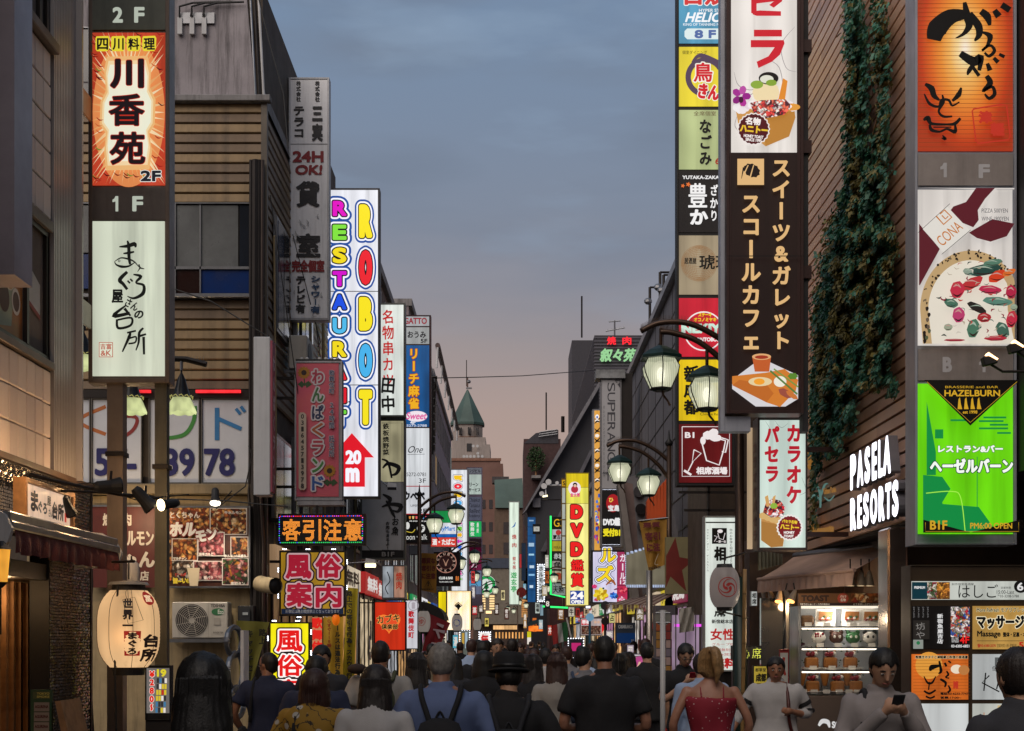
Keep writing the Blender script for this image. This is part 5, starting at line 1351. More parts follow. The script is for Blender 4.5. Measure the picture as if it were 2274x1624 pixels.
#  tall sign column near right
Y=13.0
T,C=sign('tall_floor_sign','tall steel sign column with orange brush art, pizza picture and green bar panels',2032,-80,2258,1210,Y,.32,steel_blue,[(2038,-60,2250,335,sunset),(2038,421,2249,767,lit('e8e2dc',.72,.12)),(2038,852,2250,1186,lit('70e010',.85,.15))],rim=6)
C.eps=.0006
for i in range(40):C.rect(2038,-50+i*9.7,2250,-49+i*9.7,ink('9c4820',.5))
K_=ink('0c0a0a',.3)
C.stroke([(2140,8),(2146,40),(2150,60),(2138,78),(2120,88)],[8,18,16,8,2],K_)
C.stroke([(2152,35),(2110,40),(2080,66),(2072,92)],[14,34,44,30],K_);C.stroke([(2150,34),(2170,60),(2172,80),(2162,94)],[16,18,14,4],K_)
C.stroke([(2176,28),(2190,40),(2196,60)],[14,18,6],K_);C.stroke([(2206,26),(2216,40)],[12,16],K_);C.stroke([(2222,14),(2240,26)],[14,14],K_)
C.stroke([(2178,74),(2196,84),(2190,104),(2178,116),(2196,104),(2206,116),(2194,128),(2184,120)],[3,14,6,5,6,8,7,5],K_)
C.stroke([(2130,122),(2160,140),(2176,130),(2172,160)],[14,22,14,8],K_);C.stroke([(2164,140),(2150,160),(2146,170)],[10,10,3],K_);C.stroke([(2156,150),(2172,172)],[8,8],K_);C.stroke([(2190,144),(2196,160)],[8,12],K_);C.stroke([(2204,132),(2214,142)],[8,10],K_);C.stroke([(2216,124),(2228,130)],[7,8],K_)
C.stroke([(2188,172),(2196,188),(2180,206),(2200,196),(2206,212),(2194,222),(2184,212)],[10,14,6,7,9,8,4],K_)
# fierce mask drawn in brush strokes
C.stroke([(2052,190),(2066,200),(2072,216),(2084,226)],[6,14,12,4],K_);C.stroke([(2132,198),(2126,214),(2112,228)],[4,12,5],K_)
C.stroke([(2050,212),(2062,234),(2082,240),(2088,226),(2104,226),(2112,238),(2128,230)],[3,7,5,6,6,5,3],K_);C.stroke([(2090,214),(2092,230),(2082,250),(2092,262),(2112,262)],[3,8,5,6,4],K_)
C.stroke([(2048,270),(2058,266),(2066,278),(2100,280),(2118,278),(2130,266)],[4,12,7,5,8,6],K_);C.stroke([(2062,280),(2066,292),(2084,296),(2100,290),(2118,296),(2118,280)],[5,8,5,5,9,4],K_);C.stroke([(2070,286),(2110,286)],3,K_);C.stroke([(2090,304),(2096,312),(2088,310)],[2,8,2],K_)
sr=ink('b83020',.9);C.stroke([(2158,246),(2220,236),(2232,238),(2240,306),(2236,314),(2170,322),(2164,316),(2156,250),(2160,246)],3,sr,sub=1);C.text('津',2170,250,2200,278,sr,.07);C.text('軽',2196,276,2228,306,sr,.07)
# pizza panel
mr=ink('5c1c26',.8)
C.poly([(2038,420),(2100,421),(2249,421),(2249,424),(2210,424),(2174,470),(2168,500),(2150,520),(2130,506),(2106,488),(2110,462),(2134,452),(2166,424)],ink('e8e2dc',.72))
C.poly([(2164,421),(2206,421),(2184,445),(2168,470),(2170,492),(2158,508),(2124,494),(2108,470),(2114,462),(2142,452)],mr);C.poly([(2182,421),(2182,421),(2182,421)],mr)
C.poly([(2038,500),(2084,556),(2040,636),(2038,636)],mr);C.poly([(2136,516),(2249,421),(2249,421)],ink('e8e2dc',.7))
C.poly([(2148,520),(2200,490),(2249,500),(2232,528),(2196,540),(2166,532)],mr)
C.poly([(2100,462),(2150,515),(2092,564),(2046,512)],ink('ece8e0',.75));C.stroke([(2036,520),(2106,456)],1,K_,sub=1);C.stroke([(2088,568),(2152,514)],1,K_,sub=1)
og=ink('c87830',.8);C.text('CONA',2074,510,2136,534,og,.0,rot=-.72);C.stroke([(2076,484),(2092,502),(2110,486),(2094,470),(2084,479)],3,og,sub=1);C.stroke([(2088,482),(2096,490),(2102,484)],2.5,og,sub=1)
C.text('PIZZA 500YEN',2176,467,2234,476,ink('505058',.6),.0);C.text('WINE 1900YEN',2176,485,2236,494,ink('505058',.6),.0)
pz=[]
for k in range(40):
 a=PI+PI*k/39;pz.append((2152+112*cos(a),690+130*sin(a)))
pz=[(max(2040,min(2249,x)),y)for x,y in pz];C.poly(pz+[(2249,766),(2046,766)],ink('c8a878',.75))
pz2=[(2152+(x-2152)*.84,694+(y-694)*.84)for x,y in pz];C.poly(pz2+[(2249,766),(2066,766)],ink('ece4d4',.78))
for i in range(70):
 a=PI+PI*rnd.random();r_=ru(.86,1.0);x,y=2152+112*r_*cos(a),690+130*r_*sin(a)
 if 2042<x<2246:C.ell(x,y,ru(1.5,4.5),ru(1.5,3.5),ink(rc(['201814','403020','807058']),.5),7,.2,rnd.random()*3)
for i in range(12):C.ell(2050+ru(-4,8),ru(690,764),4,6,ink(rc(['201814','706050','606848']),.6),7,.2)
for(x,y,rx,ry,c_,ro)in ((2176,606,40,13,'284840',-.15),(2196,590,22,8,'58806c',-.2),(2150,636,28,12,'c03438',-.5),(2206,620,22,12,'d84020',-.5),(2232,612,16,7,'e07030',-.4),(2118,650,16,20,'c83048',.2),(2190,650,26,10,'c02c50',.1),(2236,655,16,16,'b82848',0),(2104,680,16,10,'4a7460',.3),(2206,676,34,10,'5c8878',.1),(2160,690,24,9,'282420',.5),(2120,706,14,18,'c04070',0),(2176,712,16,11,'b02c34',0),(2152,736,14,22,'4c7860',.2),(2236,716,14,20,'c83048',.2),(2216,740,14,20,'446858',-.5),(2110,762,24,8,'a82838',0),(2200,758,26,9,'b83040',0),(2140,612,12,8,'90a090',.3),(2096,734,10,8,'a0a890',0),(2240,690,10,8,'98a890',0)):
 ry_=min(ry,764-y if 764-y>3 else 3);rx_=min(rx,2248-x)if 2248-x>4 else 5;C.ell(x,y,rx_,ry_,ink(c_,.75),13,.08,ro);C.stroke([(x-rx_*.6,y-ry_*.3),(x,y-ry_*.55),(x+rx_*.5,y-ry_*.2)],[.4,ry_*.28,.4],ink('e0a8a0' if c_[0]in 'cbad' else 'b8ccb8',.6));C.stroke([(x-rx_*.7,y+ry_*.4),(x,y+ry_*.7),(x+rx_*.7,y+ry_*.3)],[.4,ry_*.22,.4],ink('401c1c',.4))
for i in range(60):
 a=ru(0,6.28);x,y=ru(2075,2240),ru(592,758);C.stroke([(x,y),(x+7*cos(a),y+5*sin(a)),(x+12*cos(a+.6),y+9*sin(a+.6))],[.5,ru(1.5,4),.5],ink(rc(['983040','40685c','c8b8a0','d05848','2c4038','e8e0d0']),.6),let=False,sub=3)
# bar panel
dg=ink('109848',.7);lg=ink('a8f050',.9)
C.poly([(2046,900),(2066,1010),(2066,1060),(2046,1060)],dg);C.poly([(2038,1060),(2080,1064),(2098,1090),(2080,1120),(2096,1180),(2038,1180)],dg);C.poly([(2038,1120),(2160,1130),(2196,1180),(2120,1186),(2038,1186)],dg);C.poly([(2064,960),(2082,960),(2082,980),(2064,980)],dg)
for(a,b,w)in ((2098,938,40),(2170,932,50),(2160,940,54),(2184,948,40),(2160,956,64),(2200,966,30)):C.rect(a,b,a+w,b+4,dg)
C.stroke([(2044,1100),(2100,1096),(2120,1110),(2130,1186)],2,lg,let=False);C.stroke([(2156,1020),(2156,1150)],1.6,dg,sub=1,let=False)
blk_=ink('14100c',.3);C.poly([(2038,1158),(2142,1186),(2250,1158),(2250,1186.5),(2038,1186.5)],blk_);C.poly([(2040,852),(2250,852),(2141,952)],blk_)
gd=ink('d8a828',.8);C.stroke([(2046,856),(2141,945),(2243,856)],1,gd,sub=1);C.text('BRASSERIE and BAR',2086,865,2202,870,gd,.0);C.text('HAZELBURN',2084,874,2206,888,gd,.03)
for x in (2118,2132,2146,2160):C.poly([(x-5,916),(x-3,894),(x,890),(x+2,905),(x+5,916)],gd)
C.text('est 1998',2124,919,2156,926,gd,.03)
wl=ink('f0f8f0',.95);dgo=ink('0c5030',.5)
C.text('レストラン&バー',2070,995,2212,1011,wl,.06,[(.05,dgo)]);C.text('ヘーゼルバーン',2052,1024,2234,1056,wl,.05,[(.05,dgo)])
C.text('B1F',2052,1160,2090,1180,gd,.03);C.text('PM6:00 OPEN',2140,1165,2232,1178,gd,.02);C.stroke([(2042,1164),(2042,1184),(2246,1184),(2246,1164)],.8,gd,sub=1);C.done(T)
for(a,b)in ((342,412),(775,845)):
 m=MB();m.box(PX(2039,Y),PX(2250,Y),Y+.003,Y+.006,PZ(b,Y),PZ(a,Y),mat('floor_plate_r','a09894',.4,.3,streak=.2));T.part('floor_plate',m)
C0=Canvas(face_cam(Y+.003),.0006);w0=paint('c4c4c8')
one(C0,2088,362,2106,394,w0);C0 .text('F',2173,365,2198,396,w0,.05);C0 .text('B',2093,793,2114,827,w0,.05);one(C0,2174,796,2192,827,w0);C0 .done(T)
m=MB();m.box(PX(2262,Y),PX(2600,Y),Y-.5,Y+.8,3.3,13,mat('side_black',(.01,.009,.009),.7));T2=solo('dark_wall',m,'black building edge at the right border behind the tall steel sign column','building')
# flood lamps on arm
for k,(px,py)in enumerate(((2200,800),(2258,772))):
 Yl=12.4;x,y,z=P(px,py,Yl);T=Thing('flood_lamp','small black flood lamp with a lit strip, %s of two before the B sign plate'%('left' if k==0 else 'right'),'lamp',(x,y,z))
 m=MB();m.prism([(x-.05,y,z-.05),(x+.07,y,z-.02),(x+.04,y,z+.05),(x-.07,y,z+.03)],(0,.08,0),black);T.part('housing',m,bevel=.008)
 m=MB();m.prism([(x-.035,y-.006,z+.050),(x+.055,y-.006,z+.0),(x+.065,y-.006,z+.012),(x-.02,y-.006,z+.068)],(0,.06,0),lit('ffc890',4,0));T.part('lens',m)
 m=MB();m.tube([(x+.02,y+.05,z-.03),(x+.12,y+.05,z-.09),(x+.5,y+.05,z-.09)],.012,dkm);T.part('arm',m)
#  panel board under the column
Y=12.3
T,C=sign('restaurant_board','lit board of small restaurant panels under a brown band at the lower right',2022,1255,2330,1720,Y,.3,mat('board_brown','4a3c2c',.4,.4,var=.3),[(2025,1291,2330,1332,lit('cfd4cc',.75,.1)),(2025,1346,2152,1442,lit('181414',.3)),(2161,1346,2330,1442,lit('c89c50',.75,.2)),(2025,1453,2151,1554,lit('d86c24',.75,.25)),(2161,1453,2330,1554,lit('c0c4c4',.75,.15)),(2025,1563,2151,1700,lit('d8dcdc',.8,.15)),(2161,1563,2330,1700,lit('d0d4cc',.7,.1))],rim=2)
C.eps=.0006;k=ink('141414',.4);wh=ink('e8e8e8',.8)
C.rect(2025,1293,2059,1331,ink('0c3c48',.6));C.text('PREMIUM',2030,1302,2054,1308,wh,.03);photo(C,2059,1293,2080,1331,'c0b8a8',['b03040','e0d8d0','486038'],9,False,.7,45);photo(C,2080,1293,2109,1331,'a86828',['e0a040','704018','c88030'],9,False,.7,45)
C.text('はしご',2128,1298,2216,1328,k,.0);C.text('創作個室居酒屋',2113,1295,2162,1300,k,.0);C.text('15:00-Last',2213,1311,2252,1319,k,.0);C.text('℡03-3208-5788',2215,1321,2262,1327,k,.0);C.text('営業時間',2222,1303,2244,1308,k,0);C.ell(2266,1303,15,14,k);C.text('6',2258,1294,2272,1312,wh,.03)
for i in range(4):C.vtext('いらっしゃい',2029+i*10,1347,1372,4,ink('c8c8c8',.6),.0)
C.vtext('新宿魚屋吉店',2086,1363,1430,13,wh,.03,jit=.15);C.rect(2026,1378,2062,1420,ink('302c28',.5));C.vtext('坊や',2042,1382,1420,22,ink('a8a4a0',.5),0,jit=.2);C.rect(2026,1421,2048,1441,ink('a0a8a0',.6));C.ell(2037,1428,4,4,ink('2c8050',.7))
C.rect(2109,1348,2151,1415,ink('b8a8a8',.6));photo(C,2109,1348,2151,1415,'a89890',['b02838','e8e0e0','3858a0','586840','d08050'],34,False,.7,45);C.text('4F',2129,1414,2150,1429,ink('e82020'),.03);C.text('03-6205-6821',2110,1432,2150,1438,wh,.03);C.text('03-6205',2111,1416,2126,1427,wh,0)
C.text('More Refresh モアリフレッシュ',2166,1350,2290,1360,k,.02,[(.04,ink('f0e0b0'))]);C.text('マッサージ',2166,1367,2272,1397,k,.05,[(.05,ink('f0e4c0'))]);C.text('Massage',2167,1401,2219,1418,k,.03);C.text('整体・足裏・オイル',2224,1404,2290,1415,k,.04);C.rect(2166,1423,2280,1424,k);C.text('☎03-6380-2570',2167,1430,2208,1438,ink('a03020'),.03);C.text('営業時間11時~翌朝5時',2211,1430,2254,1438,k,.0);C.text('5F',2259,1426,2282,1440,ink('b82018'),.04)
C.ell(2060,1478,30,30,ink('e8a040',.8));C.text('殻焼きホタテと津軽郷土料理の居酒屋',2030,1456,2146,1463,k,.04,[(.06,ink('e8d0a0'))])
for q_ in range(12):C.rect(2025,1466+q_*7,2151,1466.6+q_*7,ink('a04c18',.5))
C.stroke([(2085,1478),(2066,1482),(2062,1490)],[4,12,4],K_);C.stroke([(2082,1468),(2086,1490),(2080,1496)],[4,7,2],K_);C.stroke([(2094,1472),(2098,1480)],5,K_);C.stroke([(2102,1468),(2108,1472)],4,K_);C.stroke([(2098,1490),(2102,1498),(2096,1504),(2104,1506)],[3,5,3,3],K_);C.stroke([(2084,1508),(2096,1516),(2094,1526)],[5,6,3],K_);C.stroke([(2102,1522),(2106,1532),(2100,1538)],[3,5,4],K_)
C.stroke([(2048,1502),(2056,1516),(2066,1516),(2074,1502)],[2,5,5,2],K_);C.stroke([(2048,1534),(2060,1540),(2074,1532)],[4,5,4],K_);C.stroke([(2052,1546),(2062,1550),(2072,1546)],[4,4,4],K_);C.stroke([(2060,1514),(2058,1532)],3,K_)
C.ell(2120,1486,13,10,ink('e8d8c0'));C.ell(2136,1488,12,11,ink('b87840'));C.text('津軽',2112,1512,2124,1530,sr,.03);C.text('電話:03-6233-7747',2084,1537,2146,1543,k,.05);C.text('営業:17:00~',2084,1546,2130,1552,k,.05)
C.text('個室',2198,1479,2220,1490,k,0);C.stroke([(2184,1494),(2180,1534)],3,k,sub=1);C.stroke([(2192,1500),(2176,1516),(2214,1536)],3,k,sub=1);C.stroke([(2216,1498),(2208,1530)],3,k,sub=1);C.text('A',2218,1500,2238,1530,k,.02,shear=.2);C.rect(2204,1460,2250,1480,ink('707474',.5));C.text('OPEN',2212,1465,2246,1472,ink('303434'),.02)
C.text('CONA',2166,1604,2210,1614,ink('b8784c'),0);C.stroke([(2180,1582),(2180,1596),(2194,1596),(2194,1582)],2,ink('b8784c'),sub=1);C.poly([(2210,1566),(2232,1566),(2216,1640),(2194,1680)],ink('c8b080'));C.poly([(2226,1590),(2262,1570),(2262,1680),(2226,1680)],ink('d8c8b0'))
for i in range(22):C.ell(ru(2196,2260),ru(1572,1676),ru(3,8),ru(3,7),ink(rc(['a83040','40604c','201c18','e0d0c0']),.7),8,.2)
C.done(T)
#  shop with the awning, showcase and lamps
Y=16.5
S=Thing('dessert_shop','dessert shop front with a glass showcase of sample cakes below the brown awning','shop',(3.8,Y,.12))
m=MB();m.box(3.2,7,19.15,19.6,.12,2.95,mat('shop_dark','4c3c34',.6,var=.3));m.box(PX(1966,17),7,17,19.1,.12,2.84,_M['shop_dark']);m.box(PX(1965,Y),7,Y-.1,Y+1,.12,2.95,mat('shop_dark','2c2420'));S.part('wall',m)
m=MB();m.box(PX(1966,14.4),PX(2010,14.4),14.3,14.7,.12,2.9,mat('pillar_chrome','8c7a70',.18,.85,var=.4,scale=1.2));S.part('pillar',m,bevel=.02)
m=MB();m.box(PX(1770,Y),PX(1966,Y),Y-.02,Y+.5,.12,PZ(1546,Y),mat('counter_taupe','5a4c44',.5,var=.2));S.part('counter',m)
C=Canvas(face_cam(Y-.02),.001);wq=lit('e8e8e8',.7,0,False)
C.text('SQUA',1847,1602,1889,1620,wq,.05);C.stroke([(1818,1612),(1826,1602),(1838,1604),(1842,1616)],[5,10,10,3],wq);C.text('SWEETS',1847,1626,1889,1632,wq,0);C.done(S)
V0,V1,Zb,Zt=PX(1773,Y),PX(1966,Y),PZ(1546,Y),PZ(1346,Y)
m=MB();m.box(V0,V1,Y+.5,Y+.52,Zb,Zt,mat('case_back','c8ccd2',.6,var=.1));S.part('case_back',m)
m=MB();m.box(V0,V0+.03,Y,Y+.5,Zb,Zt,steel);m.box(V1-.02,V1,Y,Y+.5,Zb,Zt,steel);m.box(V0+.03,V1-.02,Y,Y+.5,Zt-.02,Zt,lit('fff4e0',1.0,0));m.box(PX(1849,Y),PX(1851,Y),Y+.48,Y+.5,Zb,Zt,steel);S.part('case_frame',m)
glass_c=bpy.data.materials.new('clear_glass');glass_c.use_nodes=True;t_=glass_c.node_tree;t_.nodes.clear()
o_=t_.nodes.new('ShaderNodeOutputMaterial');mx_=t_.nodes.new('ShaderNodeMixShader');tr_=t_.nodes.new('ShaderNodeBsdfTransparent');gl_=t_.nodes.new('ShaderNodeBsdfGlossy');gl_.inputs['Roughness'].default_value=.03;mx_.inputs[0].default_value=.08
t_.links.new(tr_.outputs[0],mx_.inputs[1]);t_.links.new(gl_.outputs[0],mx_.inputs[2]);t_.links.new(mx_.outputs[0],o_.inputs[0])
m=MB();m.box(V0+.03,V1-.02,Y,Y+.006,Zb+.01,Zt-.02,glass_c);S.part('glass_pane',m)
shelf_z=[PZ(v,Y)for v in (1541,1488,1437,1391)]
for z in shelf_z[1:]:
 m=MB();m.box(V0+.03,V1-.02,Y+.03,Y+.47,z-.012,z,glass_c);S.part('shelf',m);m=MB();m.box(V0+.03,V1-.02,Y+.02,Y+.028,z-.014,z,steel);S.part('shelf_edge',m)
 m=MB();m.box(V0+.05,V1-.04,Y+.03,Y+.05,z-.035,z-.02,lit('fff2dc',3.0,0));S.part('fill_strip',m)  # emissive strip added under each shelf to brighten the desserts
toast=mat('toast_crust','a06428',.6,var=.4,scale=9);creamm=mat('whipped','e0dcd4',.6);cream_p=paint('e8e4dc');berry=mat('berry','8c1c2c',.35,var=.3,scale=20);leafm=mat('leaf_green','2c5a2c',.5)
card=paint('d0ccc4');choco=mat('choco','4a2818',.5);mint=mat('frog_green','2c6a38',.5)
def cake(px,z,kind,label,s=1.0):
 x=PX(px,Y);y=Y+.2
 T=Thing('sample_dessert',label,'sample dessert',(x,y,z),'sample desserts in the showcase');T.e.scale=(1.38,1.0,1.45)
 if kind=='toast':
  m=MB();m.box(x-.055*s,x+.055*s,y-.05,y+.05,z+.012,z+.10*s,toast);T.part('toast_box',m,bevel=.012)
  m=MB()
  for i in range(7):a=i*2.4;m.sphere((x+.032*s*cos(a)*(i>0),y-.02+.03*s*sin(a),z+.115*s+.008*(i%3)),.022*s,.022*s,.018*s,creamm if i%2 else berry,8,5)
  T.part('topping',m,smooth=True);m=MB();m.tube([(x+.02,y,z+.10),(x+.05,y,z+.19*s)],.012,toast);m.tube([(x-.02,y,z+.10),(x-.03,y,z+.18*s)],.01,choco);T.part('sticks',m)
  m=MB();m.lathe((x,y,z),[(.06,0),(.11*s,.012),(.112*s,.016)],cream_p,20,True);T.part('plate',m)
 elif kind=='cone':
  m=MB();m.lathe((x,y,z),[(.03,0),(.02,.03),(.035,.06)],steel,12);T.part('stand',m)
  m=MB();m.lathe((x,y,z+.03),[(.01,0),(.045,.14)],toast,14);T.part('wrap',m);m=MB();m.sphere((x,y,z+.18),.038,.03,.025,creamm,10,6);m.sphere((x+.01,y-.02,z+.2),.015,.015,.013,berry,8,5);T.part('filling',m)
 elif kind=='photo':
  m=MB();m.prism([(x-.085,y,z),(x+.085,y,z),(x+.095,y+.04,z+.14),(x-.075,y+.04,z+.14)],(0,.004,0),cream_p);T.part('board',m)
  m=MB();m.prism([(x-.06,y+.005,z+.05),(x+.06,y+.005,z+.05),(x+.07,y+.026,z+.12),(x-.05,y+.026,z+.12)],(0,.004,0),toast);m.xform(Matrix.Translation((0,-.012,0)))
  for i in range(6):m.sphere((x-.04+i*.016,y-.008+i%2*.004,z+.055+(i%3)*.012),.012,.006,.01,[berry,creamm,leafm][i%3],8,5)
  T.part('dessert_picture',m)
 elif kind=='loaf':
  m=MB();m.box(x-.06,x+.06,y-.05,y+.05,z,z+.09,mat('loaf','6a4a28',.7,var=.4,scale=14));T.part('loaf',m,bevel=.02)
 else:
  base,ear={'bear':(choco,choco),'frog':(mint,mint),'panda':(creamm,black),'berry':(creamm,berry)}[kind]
  m=MB();m.sphere((x,y,z+.075),.062,.05,.05,base,16,9);T.part('cake',m,smooth=True)
  m=MB()
  if kind=='berry':
   for i in range(6):m.sphere((x-.03+.02*(i%4),y-.04,z+.085+.02*(i//3)),.011,.011,.011,berry,8,5)
  else:
   for sx in (-1,1):m.sphere((x+sx*.04,y,z+.118),.02,.015,.02,ear,10,6)
  T.part('ears' if kind!='berry' else 'berries',m,smooth=True)
  if kind!='berry':
   m=MB()
   for sx in (-1,1):m.sphere((x+sx*.022,y-.047,z+.082),.011,.006,.013,black if kind=='panda' else creamm,8,5)
   T.part('eyes',m)
 m=MB();m.box(x-.03,x+.03,y-.1,y-.095,z,z+.032,card);T.part('price_card',m)
z0,z1,z2,z3=shelf_z
cake(1799,z3,'loaf','brown bread loaf at the left end of the top shelf');cake(1841,z3,'photo','first picture board of a dessert on the top shelf, next to the loaf');cake(1900,z3,'photo','middle picture board on the top shelf of the showcase');cake(1943,z3,'photo','last picture board at the right end of the top shelf')
cake(1826,z2,'berry','white cake with red berries on the second shelf');cake(1866,z2,'bear','brown bear faced cake on the second shelf');cake(1903,z2,'frog','green frog faced cake on the second shelf');cake(1941,z2,'panda','white and black panda faced cake on the second shelf')
cake(1810,z1,'toast','leftmost toast dessert on the third shelf');cake(1852,z1,'toast','middle toast dessert on the third shelf');cake(1897,z1,'toast','rightmost toast dessert on the third shelf, beside the phone man')
cake(1788,z0,'cone','leftmost wrapped crepe on the bottom shelf');cake(1812,z0,'toast','toast dessert with a new tag, leftmost toast on the bottom shelf');cake(1840,z0,'cone','crepe between the two toast desserts on the bottom shelf');cake(1868,z0,'toast','chocolate toast dessert in the middle of the bottom shelf');cake(1890,z0,'cone','crepe right of the middle toast on the bottom shelf');cake(1909,z0,'toast','toast dessert with pink cream next to the phone man')
T=Thing('grape_bunch','purple grapes at the left end of the second shelf','fruit',(PX(1790,Y),Y+.2,z2));m=MB()
for i in range(12):m.sphere((PX(1790,Y)+ru(-.04,.04),Y+.2+ru(-.03,.03),z2+.015+ru(0,.045)),.015,.015,.015,mat('grape','4a1c30',.3),8,5)
T.part('grapes',m,smooth=True)
q=MB()
for i in range(220):
 u=rc((ru(1776,1796),ru(1800,1836),ru(1876,1892),ru(1912,1930)));z=rc(shelf_z)+ru(.0,.12)*rc((1,-.5));p=Vector((PX(u,Y),Y+.33+ru(-.05,.05),z));a=Vector((ru(-1,1),ru(-.5,.5),ru(-1,1))).normalized()*.014;b=Vector((ru(-1,1),-.3,ru(-1,.3))).normalized()*.022
 q.add([p,p+a+b*.5,p+b,p-a+b*.5],[(0,1,2,3)],leafm)
solo('ivy_garland',q,'small ivy leaves decorating the showcase shelves','ivy',kind='stuff')
# TOAST band
T,C=sign('toast_sign','brown wooden band sign reading TOAST above the showcase',1773,1318,1966,1345,Y-.03,.05,mat('band_brown','6a4420',.5,var=.3,scale=4),rim=1)
C=Canvas(face_cam(Y-.032),.001);C.text('TOAST',1779,1322,1841,1336,paint('2a1408'),.06);C.ell(1872,1329,13,12,paint('a8402c'),24,.08);C.text('パセラ',1865,1322,1879,1328,cream_p,.03);C.text('名物',1866,1329,1878,1336,cream_p,.03)
C.rect(1774,1339,1966,1345,paint('2a1810'));C.text('コチラのショーケース内の商品は',1776,1340,1842,1344,cream_p,.02);C.text('にてお召し上がりいただけます',1895,1340,1962,1344,cream_p,.02)
photo(C,1890,1318,1964,1338,'7a4c28',['8c2c20','d8b080','a86030','e8d8c0'],14,False);C.done(T)
# brown awning, sloping out over the pavement
T=Thing('brown_awning','brown fabric awning over the dessert showcase','awning',(3.7,16.8,2.5))
vs=[];fs=[];n=40
fab=mat('awning_brown','c8a48e',.75,var=.25,scale=2.5,bump=.2,bscale=70);val=mat('valance_brown','b0907f',.8,var=.25,bump=.2,bscale=70)
fA,fB,rC,rD=Vector((3.2,18.5,2.56)),Vector((3.88,16.1,2.56)),Vector((3.80,19.1,2.90)),Vector((4.50,16.6,2.90))
for i in range(n+1):
 u=i/n;f_,r_=fA.lerp(fB,u),rC.lerp(rD,u);w=.012*sin(i*.8)
 for k in range(5):t=k/4;p_=r_.lerp(f_,t);vs.append((p_.x,p_.y,p_.z-.02*sin(PI*t)+w*t*.5))
for i in range(n):
 for k in range(4):fs.append((i*5+k,i*5+k+1,i*5+k+6,i*5+k+5))
q=MB();q.add(vs,fs,fab);T.part('canopy',q,smooth=True)
vs=[];fs=[];n=90
for i in range(n+1):
 p_=fA.lerp(fB,i/n);w=.012*sin(i*1.1);vs+=[(p_.x,p_.y,2.56),(p_.x-.005+w,p_.y,2.48),(p_.x-.01+w*1.6,p_.y,2.385)]
for i in range(n):
 for k in range(2):fs.append((i*3+k,i*3+3+k,i*3+4+k,i*3+1+k))
q=MB();q.add(vs,fs,val);T.part('valance',q,smooth=True)
m=MB();m.tube([rC,rD],.045,steel);m.tube([fA,fB],.022,val);T.part('roller',m)
m=MB();m.prism([rD+Vector(v)for v in ((.02,-.02,.08),(-.16,.0,.08),(-.2,0,-.02),(-.14,0,-.16),(.06,-.02,-.2))],(0,.07,0),steel_blue);T.part('end_cap',m)
for i,px in enumerate((1697,1712,1731,1748,1762)):
 Yl=18.6-i*.35;x,y,z=PX(px,Yl),Yl,PZ(1335,Yl);T=Thing('awning_spotlight','small lit spotlight under the brown awning, number %s from the far end'%['one','two','three','four','five'][i],'spotlight',(x,y,z),'spotlights under the brown awning')
 d=Vector((ru(-.5,.5),-.3,-1)).normalized();c=Vector((x,y,z+.08));m=MB();m.tube([c-d*.06,c,c+d*.09],[.02,.035,.05],mat('lamp_beige','8c7c68',.5),12);m.tube([c-d*.05,(x,y,z+.22)],.008,dkm);T.part('housing',m);m=MB();m.tube([c+d*.09,c+d*.1],[.046,.046],lit('ffa858',4,0),12);T.part('lens',m)
for px in (1888,1912,1930):
 Yl=16.3;x,y,z=PX(px,Yl),Yl,PZ(1290,Yl);T=Thing('track_lamp','beige cone lamp hanging over the showcase, %s of three'%{1888:'left',1912:'middle',1930:'right'}[px],'lamp',(x,y,z),'cone lamps over the showcase')
 m=MB();m.lathe((x,y,z-.06),[(.06,0),(.045,.08),(.03,.15),(.01,.18)],mat('lamp_beige','8c7c68'),14);m.tube([(x,y,z+.1),(x,y,z+.25)],.008,dkm);T.part('shade',m);m=MB();m.tube([(x,y,z-.058),(x,y,z-.05)],[.05,.05],lit('ffe0b0',2.5,0),12);T.part('bulb',m)
lamp('shop_light','POINT',(PX(1860,Y),Y+.10,Zt-.08),5.0,(1,.93,.85),.05)  # added fill inside the showcase front, without a fixture
lamp('shop_light','POINT',(3.5,17.6,2.2),14,WARM,.05)
lamp('shop_light','POINT',(3.2,16.0,2.0),9,(1,.8,.55),.05)  # added warm fill in front of the awning, without a fixture
# door area left of the showcase
m=MB();m.box(PX(1690,18),PX(1760,18),18.0,18.1,1.3,2.3,gld);m.box(PX(1745,17.9),PX(1752,17.9),17.9,18.0,.12,2.3,steel);S.part('door_glass',m)
T,C=sign('small_bar_sign','small white sign seen under the far end of the awning',1668,1313,1682,1346,18.7,.1,steel,[(1669,1314,1681,1345,lit('e0e4e0',.7))],rim=1);C.vtext('相席',1675,1316,1343,10,K_,.03);C.done(T)
# grey curtain strip
m=MB();vs=[];fs=[]
for i in range(31):
 px=1683+i*1.8;x=PX(px,18.9);y=18.9+.02*sin(i*1.4);vs+=[(x,y,PZ(1222+i*.3,18.9)),(x,y,PZ(1268-i*.5,18.9))]
for i in range(30):fs.append((2*i,2*i+2,2*i+3,2*i+1))
m.add(vs,fs,mat('canvas_grey','7a7a6a',.8,var=.3));solo('canvas_strip',m,'grey canvas strip gathered below the karaoke sign','awning',smooth=True)
m=MB();m.box(PX(1690,19.2),PX(1770,19.2),19.7,22,.12,3.2,mat('shop_dark','2c2420'));S.part('back_wall',m)
